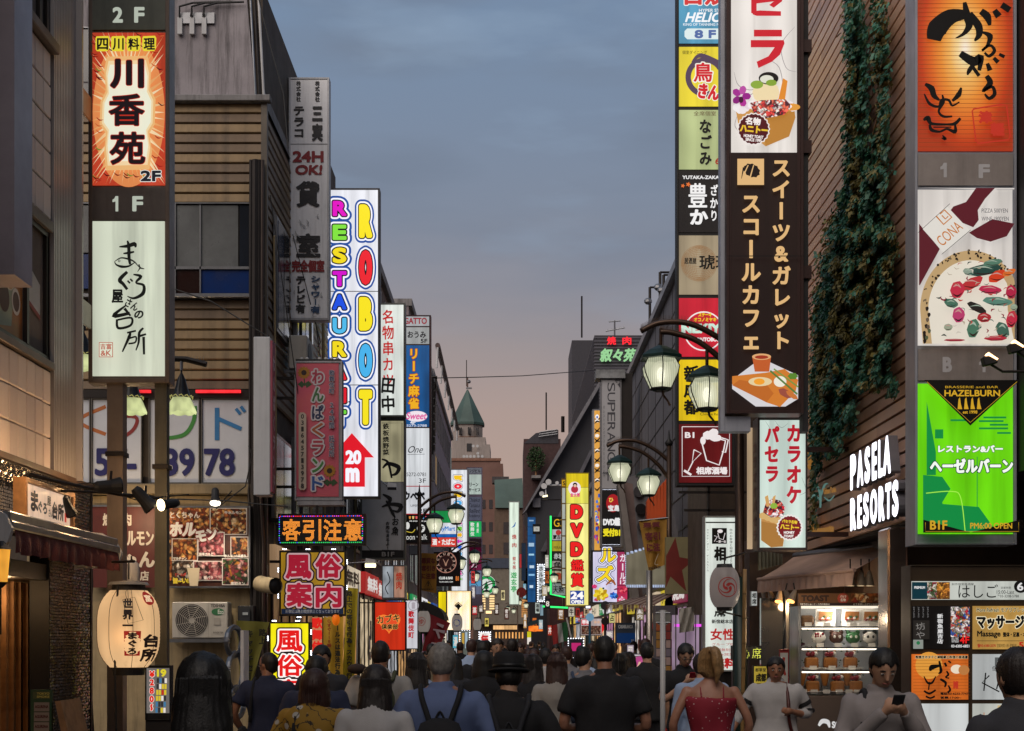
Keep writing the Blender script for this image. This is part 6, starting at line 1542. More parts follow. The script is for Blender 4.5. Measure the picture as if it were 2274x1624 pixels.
#  dessert cafe sign, tall dark brown
Y=15.8
T,C=sign('cafe_sign','tall dark brown cafe sign with white picture panel on top and pale katakana columns',1613,-60,1785,918,Y,.3,brown_case,[(1624,-50,1770,338,lit('ece6e0',.82,.08)),(1624,340,1770,912,lit('2a1814',.45,.2))],rim=7)
C.eps=.0006
sw=ink('b8b0b0',.7)
for pts in (((1630,160),(1640,190),(1670,200),(1690,180)),((1700,130),(1730,150),(1740,200)),((1765,60),(1735,100),(1745,150),(1768,160)),((1628,230),(1660,215),(1700,190)),((1730,210),(1765,240)),((1640,250),(1632,280),(1650,300))):C.stroke(pts,[.6,2,1.6,.6][:len(pts)],sw)
rd=ink('cc1c2c',.85)
C.rect(1668,-4,1680,30,rd);C.poly([(1668,26),(1672,33),(1680,36),(1734,36),(1734,26),(1688,24)],rd);C.poly([(1668,-2),(1740,-10),(1736,4),(1718,18),(1708,12),(1718,4),(1668,10)],rd)
C.rect(1674,67,1736,82,rd);C.poly([(1667,90),(1740,90),(1742,97),(1732,122),(1714,138),(1684,152),(1680,138),(1706,126),(1720,106),(1667,106)],rd)
# honey toast picture
berr=food(['c82030','e04840','f0e0e4','501828','f0e8e0','e06850'],.8,34)
C.poly([(1632,236),(1762,230),(1766,262),(1752,304),(1700,326),(1690,318),(1640,280)],ink('d09850',.8));C.poly([(1700,326),(1690,262),(1764,246),(1766,262),(1752,304)],ink('c08438',.8))
for i in range(20):x=1636+i*6.5;C.ell(x,240+6*sin(i),9,9,ink(rc(['f0e8ea','e8d8e0','f4f0f0']),.85),14,.05)
C.ell(1700,207,30,27,ink('f0dcae',.85),24,.03);C.ell(1706,176,22,14,ink('1c1410',.4));C.ell(1702,178,15,9,ink('e8e8d8',.8));C.ell(1680,190,14,9,ink('90b040',.8));C.ell(1712,186,12,7,ink('88a838',.8));C.poly([(1738,176),(1748,182),(1740,240),(1726,230)],ink('e89030',.8));C.ell(1756,240,20,8,ink('e8a040',.8))
for k_ in range(5):a=k_*1.25;C.ell(1645+12*cos(a),216+14*sin(a),10,8,ink(['9c208c','b83098','8c1c7c','a82c94','c050a8'][k_],.8),12,.06,a)
C.ell(1645,224,5,7,ink('4c1038',.6))
for i in range(16):C.ell(1700+(i%6)*8+ru(-3,3),236+(i//6)*8,5,4.5,ink(rc(['c82028','981424','e04838']),.8),10,.1)
for i in range(5):C.ell(1676+i*4,246+(i%2)*6,4,4,ink('1c1828',.5),10)
C.poly([(1664,232),(1690,226),(1742,224),(1758,240),(1740,258),(1700,266),(1672,254)],berr);C.ell(1672,290,37,37,ink('f0e8e4',.85),44,.07);C.ell(1672,290,34,34,ink('581018',.7),44,.06);C.text('名物',1654,264,1688,281,ink('f0e8e4'),.05,rot=.08);C.text('ハニトー',1642,282,1704,299,ink('e8c030'),.06,rot=.1);C.text('HONEY TOAST',1650,303,1694,310,ink('f0e8e4'),.04,rot=.1);C.text('SINCE 1995',1654,311,1690,318,ink('f0e8e4'),.04,rot=.1)
tn=ink('e8bc80',.8)
C.rect(1636,356,1695,414,tn);C.ell(1668,382,20,15,ink('241410',.4),20,.12,.5);C.stroke([(1650,375),(1645,400)],[4,1],ink('241410',.4));C.stroke([(1660,370),(1650,392)],[2,3],tn);C.stroke([(1672,370),(1664,398)],[2,3],tn)
C.vtext('スイーツ&ガレット',1733,352,782,43,tn,.04);C.vtext('スコールカフェ',1666,430,784,44,tn,.04)
C.rect(1614,571,1784,573,ink('140c0a',.2))
# galette picture
C.poly([(1624,846),(1688,798),(1770,836),(1770,888),(1742,905),(1676,905),(1624,866)],ink('e4e2e6',.75));C.poly([(1624,838),(1700,830),(1740,822),(1770,846),(1765,870),(1730,906),(1700,896),(1624,856)],ink('d88030',.8));C.poly([(1624,858),(1700,896),(1716,876),(1700,856),(1640,846)],ink('c46c28',.8));C.ell(1686,850,26,10,ink('ecd8a8',.8));C.ell(1684,850,12,7,ink('f0a030',.9))
C.poly([(1668,794),(1710,794),(1706,828),(1674,828)],ink('c8602c',.8));C.ell(1689,795,21,7,ink('e8b078',.8));C.ell(1689,796,15,4,ink('a83820',.8));C.ell(1730,850,14,12,ink('f0ecdc',.85));C.ell(1758,838,12,8,ink('5c8c30',.8),12,.2);C.stroke([(1708,826),(1768,878)],4,ink('58803c',.8),sub=1);C.stroke([(1716,822),(1770,862)],3,ink('789c48',.8),sub=1);C.ell(1742,876,18,9,ink('a05040',.8),12,.1,.5);C.ell(1756,880,16,6,ink('d07838',.8),12,.1,.6)
C.done(T)
m=MB();m.box(PX(1603,Y),PX(1613,Y)-.003,Y+.1,Y+.28,PZ(955,Y),PZ(-60,Y),steel_blue);m.box(PX(1613,Y),PX(1670,Y),Y+.1,Y+.28,PZ(955,Y),PZ(922,Y),steel_blue);T.part('side_rail',m)
for z in (95,600,320):m=MB();m.box(PX(1786,Y),PX(1806,Y),Y+.08,Y+.32,PZ(z+14,Y),PZ(z-14,Y),brown_case);T.part('bracket',m)
m=MB();m.box(PX(1787,Y),PX(1800,Y),Y+.12,Y+.3,PZ(955,Y),PZ(-60,Y),black);T.part('back_rail',m)
#  karaoke sign
Y=16.8
T,C=sign('karaoke_sign','white lit karaoke sign with red katakana and a honey toast picture',1683,926,1793,1222,Y,.35,mat('case_plum','4c403e',.45,.3),[(1688,933,1790,1216,lit('d4e6dc',.85,.06))],rim=4)
C.eps=.0006
for pts in (((1700,936),(1712,960),(1698,980)),((1720,934),(1735,950),(1750,940)),((1780,1060),(1790,1090),(1776,1100))):C.stroke(pts,[.5,1.6,.5],ink('a8b8b0',.7))
C.vtext('パセラ',1714,944,1074,33,ink('b81c2c',.9),.05);C.vtext('カラオケ',1763,940,1122,34,ink('b81c2c',.9),.05)
C.poly([(1690,1150),(1700,1136),(1748,1156),(1738,1214),(1712,1216),(1690,1200)],ink('c89050',.8));C.poly([(1690,1158),(1740,1168),(1738,1214),(1712,1216),(1690,1200)],ink('b07c3c',.8))
for i in range(5):C.ell(1694+i*11,1146+i*4,9,8,ink('d8b070',.85),10,.05)
C.poly([(1694,1138),(1700,1118),(1714,1108),(1732,1112),(1744,1128),(1738,1146),(1712,1150)],berr)
C.poly([(1698,1104),(1705,1100),(1709,1124),(1702,1126)],ink('d0a060'));C.poly([(1716,1104),(1722,1100),(1720,1120),(1714,1120)],ink('d0a060'));C.ell(1718,1124,9,7,ink('90b840',.85),12,.15)
C.ell(1753,1172,30,30,ink('f0ece8',.85),44,.08);C.ell(1753,1172,26,26,ink('801820',.75),44,.06);C.text('パセラ名物',1736,1155,1770,1163,ink('e8c830'),.05,rot=.1);C.text('ハニトー',1732,1165,1774,1177,ink('e8c830'),.06,rot=.08);C.text('HONEY',1740,1180,1764,1186,ink('f0ece8'),.05);C.text('TOAST',1740,1188,1762,1194,ink('f0ece8'),.05)
C.done(T)
xs=PX(1683,Y)-.004
C=Canvas(lambda u,v,d:(xs-d,u,v),.001)
for i,ch in enumerate('カラオケパセラ'):
 pts,fs=glyph(ch,.03);z=PZ(985+i*33,Y);C.let.add([(xs-.002,Y+.30-x*.22,z-.08+y*.15)for x,y in pts],fs,paint('6a3c3c'))
C.done(T)
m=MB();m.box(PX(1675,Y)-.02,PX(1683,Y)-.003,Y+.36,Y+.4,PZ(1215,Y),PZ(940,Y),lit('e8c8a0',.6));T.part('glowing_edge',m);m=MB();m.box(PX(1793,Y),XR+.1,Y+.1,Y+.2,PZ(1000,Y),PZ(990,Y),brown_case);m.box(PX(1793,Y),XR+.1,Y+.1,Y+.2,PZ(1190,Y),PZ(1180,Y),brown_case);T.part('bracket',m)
#  multi-panel column sign
Y=21.5
T,C=sign('stacked_panel_sign','tall stack of lit restaurant panels with a red beer mug panel at its foot',1503,-60,1632,1079,Y,.25,black,[(1508,-50,1628,96,lit('5aa4c8',.75,.2)),(1508,104,1628,236,lit('ecd838',.85,.1)),(1508,244,1628,376,lit('b8c48c',.75,.25)),(1508,384,1628,516,lit('2a2626',.4)),(1508,523,1628,654,lit('b0a084',.65,.3)),(1508,662,1628,792,lit('d02438',.8,.15)),(1508,799,1628,934,lit('ecc818',.85,.2)),(1508,942,1625,1072,lit('701418',.6,.1))],rim=4)
C.eps=.0008;k=ink('141410',.4)
C.text('日焼',1520,-30,1618,12,ink('d83838',.8),.05,[(.05,ink('e8ecec'))]);C.text('HYPER STREAM',1552,20,1625,27,ink('e8ecf0'),.02);C.text('HELIOS',1524,28,1618,50,ink('f0f4f8'),.03,shear=.3);C.text('KING OF TANNING MACHINE',1517,52,1627,58,ink('e0e8f0'),.02);C.poly([(1526,64),(1628,64),(1628,88),(1526,88),(1520,82),(1520,70)],ink('d8e8e8',.9));C.text('8 F',1542,67,1590,86,ink('5068a0'),.06)
C.text('個室ダイニング',1515,113,1570,121,k,0);C.ring(1566,172,44,12,ink('5c4860',.7),a0=70,a1=330);C.stroke([(1536,140),(1556,124),(1600,140)],[3,10,6],ink('5c4860',.7));C.text('鳥',1540,140,1582,183,ink('cc1c28'),.025,[(.06,ink('f0ece0'))]);C.text('きん',1550,188,1598,222,ink('cc1c28'),.05,[(.05,ink('f0ece0'))],rot=.15)
C.text('全席個室',1540,248,1590,258,ink('5c2c20',.7),0);C.vtext('なごみ',1566,264,370,28,k,.04,jit=.12);C.text('6F',1588,352,1608,366,ink('a02c20'),.03)
C.text('YUTAKA-ZAKARI',1515,391,1606,399,ink('e8e8e8',.9),.04);C.text('豊',1528,408,1570,462,ink('f0f0f0',.9),.015);C.text('か',1532,466,1572,500,ink('f0f0f0',.9),.05);C.vtext('ざかり',1585,410,494,18,ink('f0f0f0',.9),.03);C.ell(1516,414,5,5,ink('e07030'),10,.5);C.ell(1528,411,6,6,ink('e07030'),10,.5)
for i in range(9):C.ring(1552,586,40-i*1.0,.6,ink('a87848',.6),ry=40-i*4);C.ring(1552,586,40-i*4,.6,ink('a87848',.6),ry=40-i)
C.text('琥珀',1552,568,1622,600,k,.02);C.text('居酒屋',1519,574,1546,588,k,.02);C.text('4F',1596,622,1614,640,ink('a03020'),0)
C.ring(1562,737,44,3,ink('f0e8e8',.9));C.text('ステーキ',1550,696,1580,705,ink('f0d020'),.04);C.text('オコノミヤキ',1540,707,1590,716,ink('f0d020'),.04);C.text('NEKIYO',1512,720,1624,742,ink('c8e8d8'),.07);C.text('DONTOBORI',1538,751,1600,760,ink('f0e8e8'),.05)
C.vtext('新成都',1535,812,924,34,k,.04,jit=.08);C.text('大飯店',1554,892,1606,908,k,.02);C.text('XinChengDu',1556,910,1600,916,k,0);C.text('Chinese Restaurant',1554,918,1622,924,k,0)
we=ink('ece4e4',.9)
C.stroke([(1514,949),(1619,949),(1619,1059),(1514,1059),(1514,949)],1.6,we,sub=1);C.text('B1',1520,961,1541,974,we,.04);C.stroke([(1558,986),(1568,1024),(1596,1034),(1606,1000),(1610,980),(1596,976)],3,we,sub=1);C.stroke([(1602,974),(1616,978),(1610,1006),(1602,1004)],3,we,sub=1);C.ell(1572,968,13,10,we,14,.08);C.ell(1584,962,11,9,we,14,.08);C.ell(1588,974,14,8,we,14,.05);C.ell(1560,980,6,9,we)
C.stroke([(1540,1000),(1556,1008),(1536,1028),(1540,1000)],2.4,we,sub=1);C.stroke([(1538,1026),(1527,1048)],2.4,we,sub=1);C.stroke([(1518,1046),(1534,1056)],5,we,sub=1);C.text('相席酒場',1545,1038,1614,1055,we,.05)
C.done(T)
m=MB();m.box(PX(1508,Y),PX(1660,Y),Y+.05,Y+.1,PZ(1095,Y),PZ(1090,Y),dkm);m.box(PX(1520,Y),PX(1640,Y),Y+.05,Y+.1,PZ(1135,Y),PZ(1130,Y),dkm);m.box(PX(1572,Y),PX(1578,Y),Y+.05,Y+.1,PZ(1300,Y),PZ(1079,Y),dkm);m.box(PX(1632,Y),XR+.8,Y+.1,Y+.18,PZ(520,Y),PZ(510,Y),dkm);T.part('bracket',m)
# brown/cream building bay behind it
m=MB();m.box(XR+.1,XR+8,19.9,26,.12,13,mat('bay_brown','54463a',.7,var=.3,streak=.5));m.box(PX(1560,24),XR+.1,23.5,26,.12,5.6,mat('bay_brown','54463a'));solo('narrow_building',m,'narrow brown building behind the stacked panel sign and the tall white bar sign','building')
for i in range(7):
 pass
#  tall white bar sign
Y=19.0
T,C=sign('bar_sign','tall white lit bar sign with a beer mug badge behind the pale lantern',1564,1146,1640,1492,Y,.2,mat('case_pale_edge','a8aaa8',.5),[(1567,1150,1634,1488,lit('e2eae2',.85,.1))],rim=2.5)
C.eps=.0006;rr=ink('b02020',.9)
C.rect(1567,1159,1634,1162,ink('303028',.5));C.rect(1581,1173,1614,1208,k);C.stroke([(1594,1184),(1597,1196),(1606,1199),(1610,1184)],1.5,we,sub=1);C.ell(1599,1180,6,4,we);C.stroke([(1586,1190),(1593,1192),(1586,1203)],1.2,we,sub=1);C.text('一期一会',1590,1200,1612,1206,we,.02)
C.vtext('カラオケ・ダーツ・ゲームルーム',1571.5,1174,1270,5,k,0);C.vtext('他のお客様と相席になるかも',1623,1174,1262,7,k,0);C.text('相',1585,1214,1612,1246,k,.05);C.text('席',1585,1356,1612,1370,k,.05);C.text('新宿総本店',1580,1376,1628,1385,k,.03)
C.text('女性',1577,1396,1631,1422,rr,.03);C.text('グループ様',1580,1428,1630,1434,rr,0);C.text('時間無制限',1582,1440,1630,1447,rr,0);C.text('飲み放題',1584,1450,1630,1457,rr,0);C.text('無料',1582,1461,1634,1485,rr,.05);C.done(T)
m=MB();m.box(PX(1580,Y),PX(1625,Y),Y+.05,Y+.12,.12,PZ(1492,Y),dkm);T.part('leg',m)
# bamboo pole
T=Thing('bamboo_pole','slender bamboo pole tied to the green lamp post at the right','pole',(PX(1650,15.8),15.8,0));m=MB();pts=[P(1655+(k*.0)-8*(1-k/9),1624+80-k*55,15.8)for k in range(9)];pts[0]=(pts[0][0],15.8,.12)
m.tube(pts,.022,mat('bamboo','8c6c3c',.5,var=.3,scale=5),8);T.part('stem',m,smooth=True)
m=MB()
for k in range(1,8):x,y,z=pts[k];m.tube([(x,y,z-.008),(x,y,z+.008)],.026,mat('bamboo_node','6a5028',.5),8)
T.part('nodes',m);m=MB();m.tube([P(1608,1240,15.6),P(1655,1228,15.8)],.01,dkm);m.tube([P(1608,1360,15.6),P(1660,1372,15.9)],.01,dkm);T.part('hook',m)
# dot-matrix sign 大 心席
T,C=sign('small_led_sign','small black LED sign with yellow green characters above the white shirt man',1625,1434,1705,1466,18.0,.1,black,[(1627,1436,1703,1464,mat('led_black',(.012,.01,.01)))],rim=1)
yg=lit('e8f060',1.8,0)
dots(C,'大',1628,1440,1646,1462,16,16,yg,.0);dots(C,'心',1650,1440,1664,1462,14,16,yg,0);dots(C,'席',1670,1439,1690,1463,18,18,yg,0);C.done(T)
m=MB();m.box(PX(1658,18),PX(1662,18),18.02,18.06,.12,PZ(1466,18),black);T.part('leg',m)
T,C=sign('yellow_menu_sign','small yellow sign with black characters behind the man in the white shirt',1673,1478,1705,1520,17.9,.1,black,[(1675,1480,1703,1518,lit('c8b040',.55))],rim=1);C.text('都草堂',1677,1484,1701,1492,K_,.02);C.text('成都',1678,1496,1702,1514,K_,.04);C.done(T)
m=MB();m.box(PX(1685,17.9),PX(1690,17.9),17.92,17.98,.12,PZ(1520,17.9),black);T.part('leg',m)
# red and white vertical flag right of his head
T,C=sign('snack_banner','narrow white banner with red shapes beside the showcase',1731,1442,1752,1530,15.9,.03,paint('8c2020'),[(1733,1450,1750,1528,paint('b0b0a8'))],rim=1);C.stroke([(1741,1460),(1738,1480),(1744,1500)],[5,9,4],paint('98281c'));C.done(T)
m=MB();m.box(PX(1740,15.9),PX(1743,15.9),15.94,15.97,.12,PZ(1530,15.9),black);T.part('leg',m)
# street lamps
bronze=mat('lamp_bronze','4a382c',.4,.6,var=.25)
post_green=mat('post_green','12261f',.4,.2,var=.3)
roof_green=mat('roof_patina','1f3a36',.45,.4,var=.4,scale=8)
glass_l=bpy.data.materials.new('lamp_glass');glass_l.use_nodes=True
t_=glass_l.node_tree;t_.nodes.clear();o_=t_.nodes.new('ShaderNodeOutputMaterial');mx_=t_.nodes.new('ShaderNodeMixShader');tr_=t_.nodes.new('ShaderNodeBsdfTransparent');em_=t_.nodes.new('ShaderNodeEmission')
wv=t_.nodes.new('ShaderNodeTexWave');wv.inputs['Scale'].default_value=14;wv.bands_direction='X';tcx=t_.nodes.new('ShaderNodeTexCoord');t_.links.new(tcx.outputs['Object'],wv.inputs['Vector'])
mr_=t_.nodes.new('ShaderNodeMapRange');mr_.inputs[3].default_value=.5;mr_.inputs[4].default_value=.85;t_.links.new(wv.outputs['Fac'],mr_.inputs[0]);t_.links.new(mr_.outputs[0],em_.inputs[1])
em_.inputs[0].default_value=(*hexc('eef0cc'),1);mx_.inputs[0].default_value=.62;t_.links.new(tr_.outputs[0],mx_.inputs[1]);t_.links.new(em_.outputs[0],mx_.inputs[2]);t_.links.new(mx_.outputs[0],o_.inputs[0]);glass_l.cycles.emission_sampling='NONE'
bulb_m=lit('fffae8',4.0,0,True)
_LM={}
def lantern_meshes():
 if _LM:return _LM
 g=MB();n=6
 prof=[(.185,.36),(.24,.26),(.225,.18),(.135,.0)]
 vs=[]
 for r_,z in prof:
  for j in range(n):a=PI/6+2*PI*j/n;vs.append((r_*cos(a),r_*sin(a),z))
 for k in range(3):
  for j in range(n):
   g.add([vs[k*n+j],vs[k*n+(j+1)%n],vs[(k+1)*n+(j+1)%n],vs[(k+1)*n+j]],[(0,1,2,3)],glass_l)
 _LM['glass_pane']=g.mesh('glass_pane')
 b=MB()
 for j in range(n):b.tube([vs[k*n+j]for k in range(4)],.008,black,5)
 for r_,z in (prof[0],prof[-1]):
  b.tube([(r_*cos(PI/6+2*PI*j/n),r_*sin(PI/6+2*PI*j/n),z)for j in range(n+1)],.011,black,5)
 _LM['frame']=b.mesh('frame')
 r=MB();rv=[]
 for r_,z in ((.27,.35),(.27,.385),(.17,.455),(.06,.51),(.03,.52)):
  for j in range(n):a=PI/6+2*PI*j/n;rv.append((r_*cos(a),r_*sin(a),z))
 r.add(rv,[(k*n+j,k*n+(j+1)%n,(k+1)*n+(j+1)%n,(k+1)*n+j)for k in range(4)for j in range(n)]+[tuple(range(n))[::-1]],roof_green)
 _LM['lamp_roof']=r.mesh('lamp_roof')
 h=MB();h.tube([(0,0,.5),(0,0,.72)],.02,bronze);_LM['stem']=h.mesh('stem')
 c=MB();c.loft([((0,0,-.03),.09,.09),((0,0,0),.135,.135)],roof_green,6);c.tube([(.02,0,-.03),(.03,0,-.08),(.08,0,-.14),(.11,0,-.2)],[.016,.014,.012,.014],bronze,6);_LM['bottom_hook']=c.mesh('bottom_hook')
 u=MB();u.sphere((0,0,.17),.05,.05,.09,bulb_m,10,7)
 for r_,f_,e_ in ((.075,.42,1.6),(.10,.36,1.1),(.125,.32,.8)):  # nested emissive shells imitate the soft glow around the bulb
  gm=glass_l.copy();gt=gm.node_tree
  for nd in gt.nodes:
   if nd.type=='EMISSION':
    for l_ in list(nd.inputs[1].links):gt.links.remove(l_)
    nd.inputs[1].default_value=e_;nd.inputs[0].default_value=(*hexc('fcf8dc'),1)
   if nd.type=='MIX_SHADER':nd.inputs[0].default_value=f_
  gm.cycles.emission_sampling='NONE';u.sphere((0,0,.17),r_,r_,r_*1.35,gm,14,9);_LM['bulb']=u.mesh('bulb')
 return _LM
def street_lamp(x,Y,side,label,spikes=False,top=5.35,sz=1.0,light=0):
 """side: +1 arms reach to the left (pole on the right pavement), -1 the other way"""
 T=Thing('street_lamp',label,'street lamp',(x,Y,.12),'twin lantern street lamps',local=True)
 m=MB();m.tube([(0,0,0),(0,0,.9),(0,0,.95),(0,0,2.4)],[.12,.11,.085,.08],post_green,12);m.tube([(0,0,2.4),(0,0,2.46),(0,0,top)],[.075,.06,.05],bronze,10);m.tube([(0,0,top),(0,0,top+.05),(0,0,top+.12),(0,0,top+.3)],[.06,.085,.03,.006],black,8)
 T.part('post',m,smooth=True)
 z0=top-.05
 up=[(0,0,z0-.25),(-side*.25,0,z0-.04),(-side*.6,0,z0+.13),(-side*.95,0,z0+.14),(-side*1.18,0,z0+.04)]
 lo=[(0,0,z0-.60),(-side*.2,0,z0-.32),(-side*.5,0,z0-.08),(-side*.8,0,z0+.02),(-side*.95,0,z0+.03)]
 def smooth_(p):
  q=[]
  for i in range(len(p)-1):
   p0,p1,p2,p3=[Vector(p[max(0,min(len(p)-1,i+k))])for k in (-1,0,1,2)]
   for j in range(5):t=j/5;q.append(.5*((2*p1)+(p2-p0)*t+(2*p0-5*p1+4*p2-p3)*t*t+(3*p1-p0-3*p2+p3)*t**3))
  q.append(Vector(p[-1]));return q
 for pts,nm in ((smooth_(up),'upper_arm'),(smooth_(lo),'lower_arm')):
  m=MB();m.tube(pts,.034,bronze,8);a=T.part(nm,m,smooth=True)
  if spikes:
   q=MB();k=len(pts)*4
   for i in range(k):
    f=i/(k-1)*(len(pts)-1);j=min(int(f),len(pts)-2);p=pts[j].lerp(pts[j+1],f-j);q.tube([p+Vector((0,0,.03)),p+Vector((0,0,.085))],[.004,.001],bronze,4,False)
   T.part('bird_spikes',q,a)
 LM=lantern_meshes()
 for dx,dz in ((-side*.94,z0+.05-.70),(-side*.39,z0-.13-.70-.06)):
  e=bpy.data.objects.new('lantern',LM['lamp_roof']);COL.objects.link(e);e.parent=T.e;e.location=(dx,0,dz);e.scale=(sz,)*3
  for nm in ('glass_pane','frame','stem','bottom_hook','bulb'):
   o=bpy.data.objects.new(nm,LM[nm]);COL.objects.link(o);o.parent=e
  if light:
   lamp('lantern_light','POINT',(x+dx,Y,.12+dz+.17),light,(1,.96,.78),.06)
 return T
street_lamp(2.72,17.0,1,'nearest twin lantern lamp, on the green post between the stacked panels and the cafe sign',True,light=10)
street_lamp(2.98,27.0,1,'second twin lantern lamp on the right, its post carrying the ochre warning banner',True,light=10)
street_lamp(3.2,60.0,1,'twin lantern lamp before the yellow DVD sign',light=6)
street_lamp(3.1,73.0,1,'twin lantern lamp half hidden behind the one before the yellow DVD sign',light=9)
street_lamp(3.1,87.0,1,'twin lantern lamp left of the green neon tube',light=9)
street_lamp(1.55,118,1,'far twin lantern lamp beside the red fire hydrant disc',light=9)
street_lamp(.55,140,1,'farthest twin lantern lamp, before the white yakiniku sign at the street end',light=9)
street_lamp(-2.37,36.4,-1,'nearest left twin lantern lamp, beside the convenience store sign',True,light=8)
street_lamp(-2.37,54.6,-1,'left twin lantern lamp before the round club sign',light=6)
street_lamp(-2.1,66,-1,'left twin lantern lamp above the green ring sign',light=9)
street_lamp(-2.0,90,-1,'smaller left twin lantern lamp before the green ring sign',light=9)
# right row further on
XR2=4.0
grey_wall=mat('grey_panel_wall','706e74',.75,var=.25,scale=.6,streak=.35,bump=.15)
T=Thing('grey_building','dark grey panelled building right of the middle with a rail along its top','building',(XR2,38,.12))
m=MB();m.box(XR2,XR2+9,26.1,52,3.2,10.6,grey_wall);m.box(XR2+.4,XR2+9,26.1,52,.12,3.2,mat('shop_dark','2c2420'));T.part('wall',m)
m=MB();m.box(XR2-.15,XR2+.1,26.1,52.1,10.6,10.8,steel);T.part('roof_rail',m)
for i in range(9):
 q=MB();q.box(XR2-.012,XR2-.001,26.2,52,3.6+i*.78,3.63+i*.78,dkm);T.part('batten',q)
for i in range(12):
 q=MB();q.box(XR2-.010,XR2-.001,27+i*2.1,27.03+i*2.1,3.3,10.5,dkm);T.part('joint',q)
for k,(px,py)in enumerate(((1447,640),(1470,600),(1478,625))):
 Yk=4*F/(px-CX);Yk=min(max(Yk,34),50);m=MB();m.tube([(XR2-.05,Yk,10.8),(XR2-.05,Yk,11.9-k*.3)],.04,dkm);m.tube([(XR2-.05,Yk,11.9-k*.3),(XR2+.7,Yk,11.9-k*.3)],.03,dkm);m.sphere((XR2-.1,Yk,11.5-k*.3),.12,.12,.1,steel,8,5);T.part('roof_bracket',m)
# art deco front: sloped panel, round dishes, orange fins, framed blank board, star board
Y=31
T=Thing('deco_facade','grey slanted shop front with round black discs, orange fins and a bulb framed board','building front',(3.7,Y,3.0))
m=MB();m.prism([P(1388,1062,Y+2),P(1470,1040,Y+2),P(1505,1180,Y+2),P(1505,1200,Y+2),P(1412,1250,Y+2)],(0,.4,0),mat('deco_grey','77757a',.7,var=.2,streak=.3));T.part('slanted_wall',m)
m=MB();m.prism([P(1372,1075,Y),P(1383,1062,Y),P(1420,1330,Y),P(1404,1332,Y)],(0,.5,0),mat('deco_edge','8c8480',.5,.2,var=.3,scale=2));T.part('slanted_edge',m)
m=MB();m.prism([P(1385,1070,Y+.3),P(1405,1075,Y+.3),P(1428,1330,Y+.3),P(1420,1330,Y+.3)],(0,.5,0),mat('deco_pink','7a6460',.6,var=.3,scale=3));T.part('inner_edge',m)
for(px,py,r_)in ((1419,1092,13),(1423,1131,13),(1426,1168,11)):
 m=MB();x,y,z=P(px,py,Y+1.9);rr_=r_/F*Y;m.tube([(x,y-.02,z),(x,y+.05,z)],[rr_,rr_],mat('disc_black',(.012,.012,.014),.25)if py==1131 else mat('disc_grey','3c3a3e',.4),28);T.part('disc',m)
orange=mat('fin_orange','d8561c',.5,var=.15,scale=2)
for i in range(6):
 m=MB();a=1437+i*7.5;t0=1102-i*8;m.prism([P(a,t0+10,Y+.8),P(a+6.5,t0,Y+.8),P(a+6.8,1158,Y+.8),P(a-1,1160,Y+.8)],(0,.3,0),orange);T.part('orange_fin',m)
Yb=28.5
m=MB();m.prism([P(1390,1232,Yb),P(1482,1205,Yb),P(1482,1300,Yb),P(1390,1302,Yb)],(0,.15,0),lit('a09880',.35,.3,scale=3));T.part('blank_board',m)
led_s=lit('b8c8e8',.8,.3,scale=30)
q=MB()
for i in range(24):px=1391+i*3.9;q.box(PX(px,Yb),PX(px+2.6,Yb),Yb-.03,Yb-.01,PZ(1305,Yb),PZ(1299,Yb),led_s)
for i in range(10):px=1391+i*9;q.box(PX(px,Yb),PX(px+6,Yb),Yb-.03,Yb-.01,PZ(1232-i*2.65,Yb),PZ(1227-i*2.65,Yb),led_s)
for i in range(16):q.box(PX(1388,Yb),PX(1390,Yb),Yb-.03,Yb-.01,PZ(1236+i*4.2,Yb),PZ(1233.5+i*4.2,Yb),led_s)
T.part('border_lights',q,kind='stuff')
T2=Thing('star_board','cream board with a big dark red star between the green post and the brown building','sign',P(1490,1325,26.5));Ys=26.5
m=MB();m.box(PX(1478,Ys),PX(1543,Ys),Ys,Ys+.15,PZ(1319,Ys),PZ(1193,Ys),mat('board_cream','8c8460',.6,var=.15));T2 .part('board',m)
C=Canvas(face_cam(Ys),.001);st=[]
for i in range(10):a=-PI/2+i*PI/5+.12;r_=66 if i%2==0 else 25;st.append((max(1479,min(1542,1492+r_*cos(a))),max(1194,min(1318,1256+r_*sin(a)))))
C.poly(st,mat('star_red','7c241c',.6));C.done(T2,an='star')
# striped awning with fringe
T=Thing('fringed_awning','old striped awning with a torn fringe before the bulb framed board','awning',P(1420,1345,27))
vs=[];fs=[];n=14;c1=mat('stripe_rust','6a4438',.8,var=.3);c2=mat('stripe_pale','a08c7c',.8,var=.3);q=MB()
for i in range(n):
 a=i/n;b=(i+1)/n
 p=[P(1397+55*a+60*a,1330-18*a,30-3*a),P(1397+115*b,1330-18*b,30-3*b),P(1345+110*b,1343,27-2*b),P(1345+110*a,1343,27-2*a)]
 q.add(p,[(0,1,2,3)],c1 if i%2 else c2)
T.part('canopy',q);q=MB();vs=[];fs=[]
for i in range(80):
 px=1345+i*1.38;Yf=27-2*i/80;h=14+4*sin(i*.9);q.add([P(px,1343,Yf),P(px+1.2,1343,Yf),P(px+1.0,1343+h,Yf-.02),P(px+.2,1343+h,Yf-.02)],[(0,1,2,3)],c2 if (i//3)%2 else c1)
T.part('fringe',q,kind='stuff')
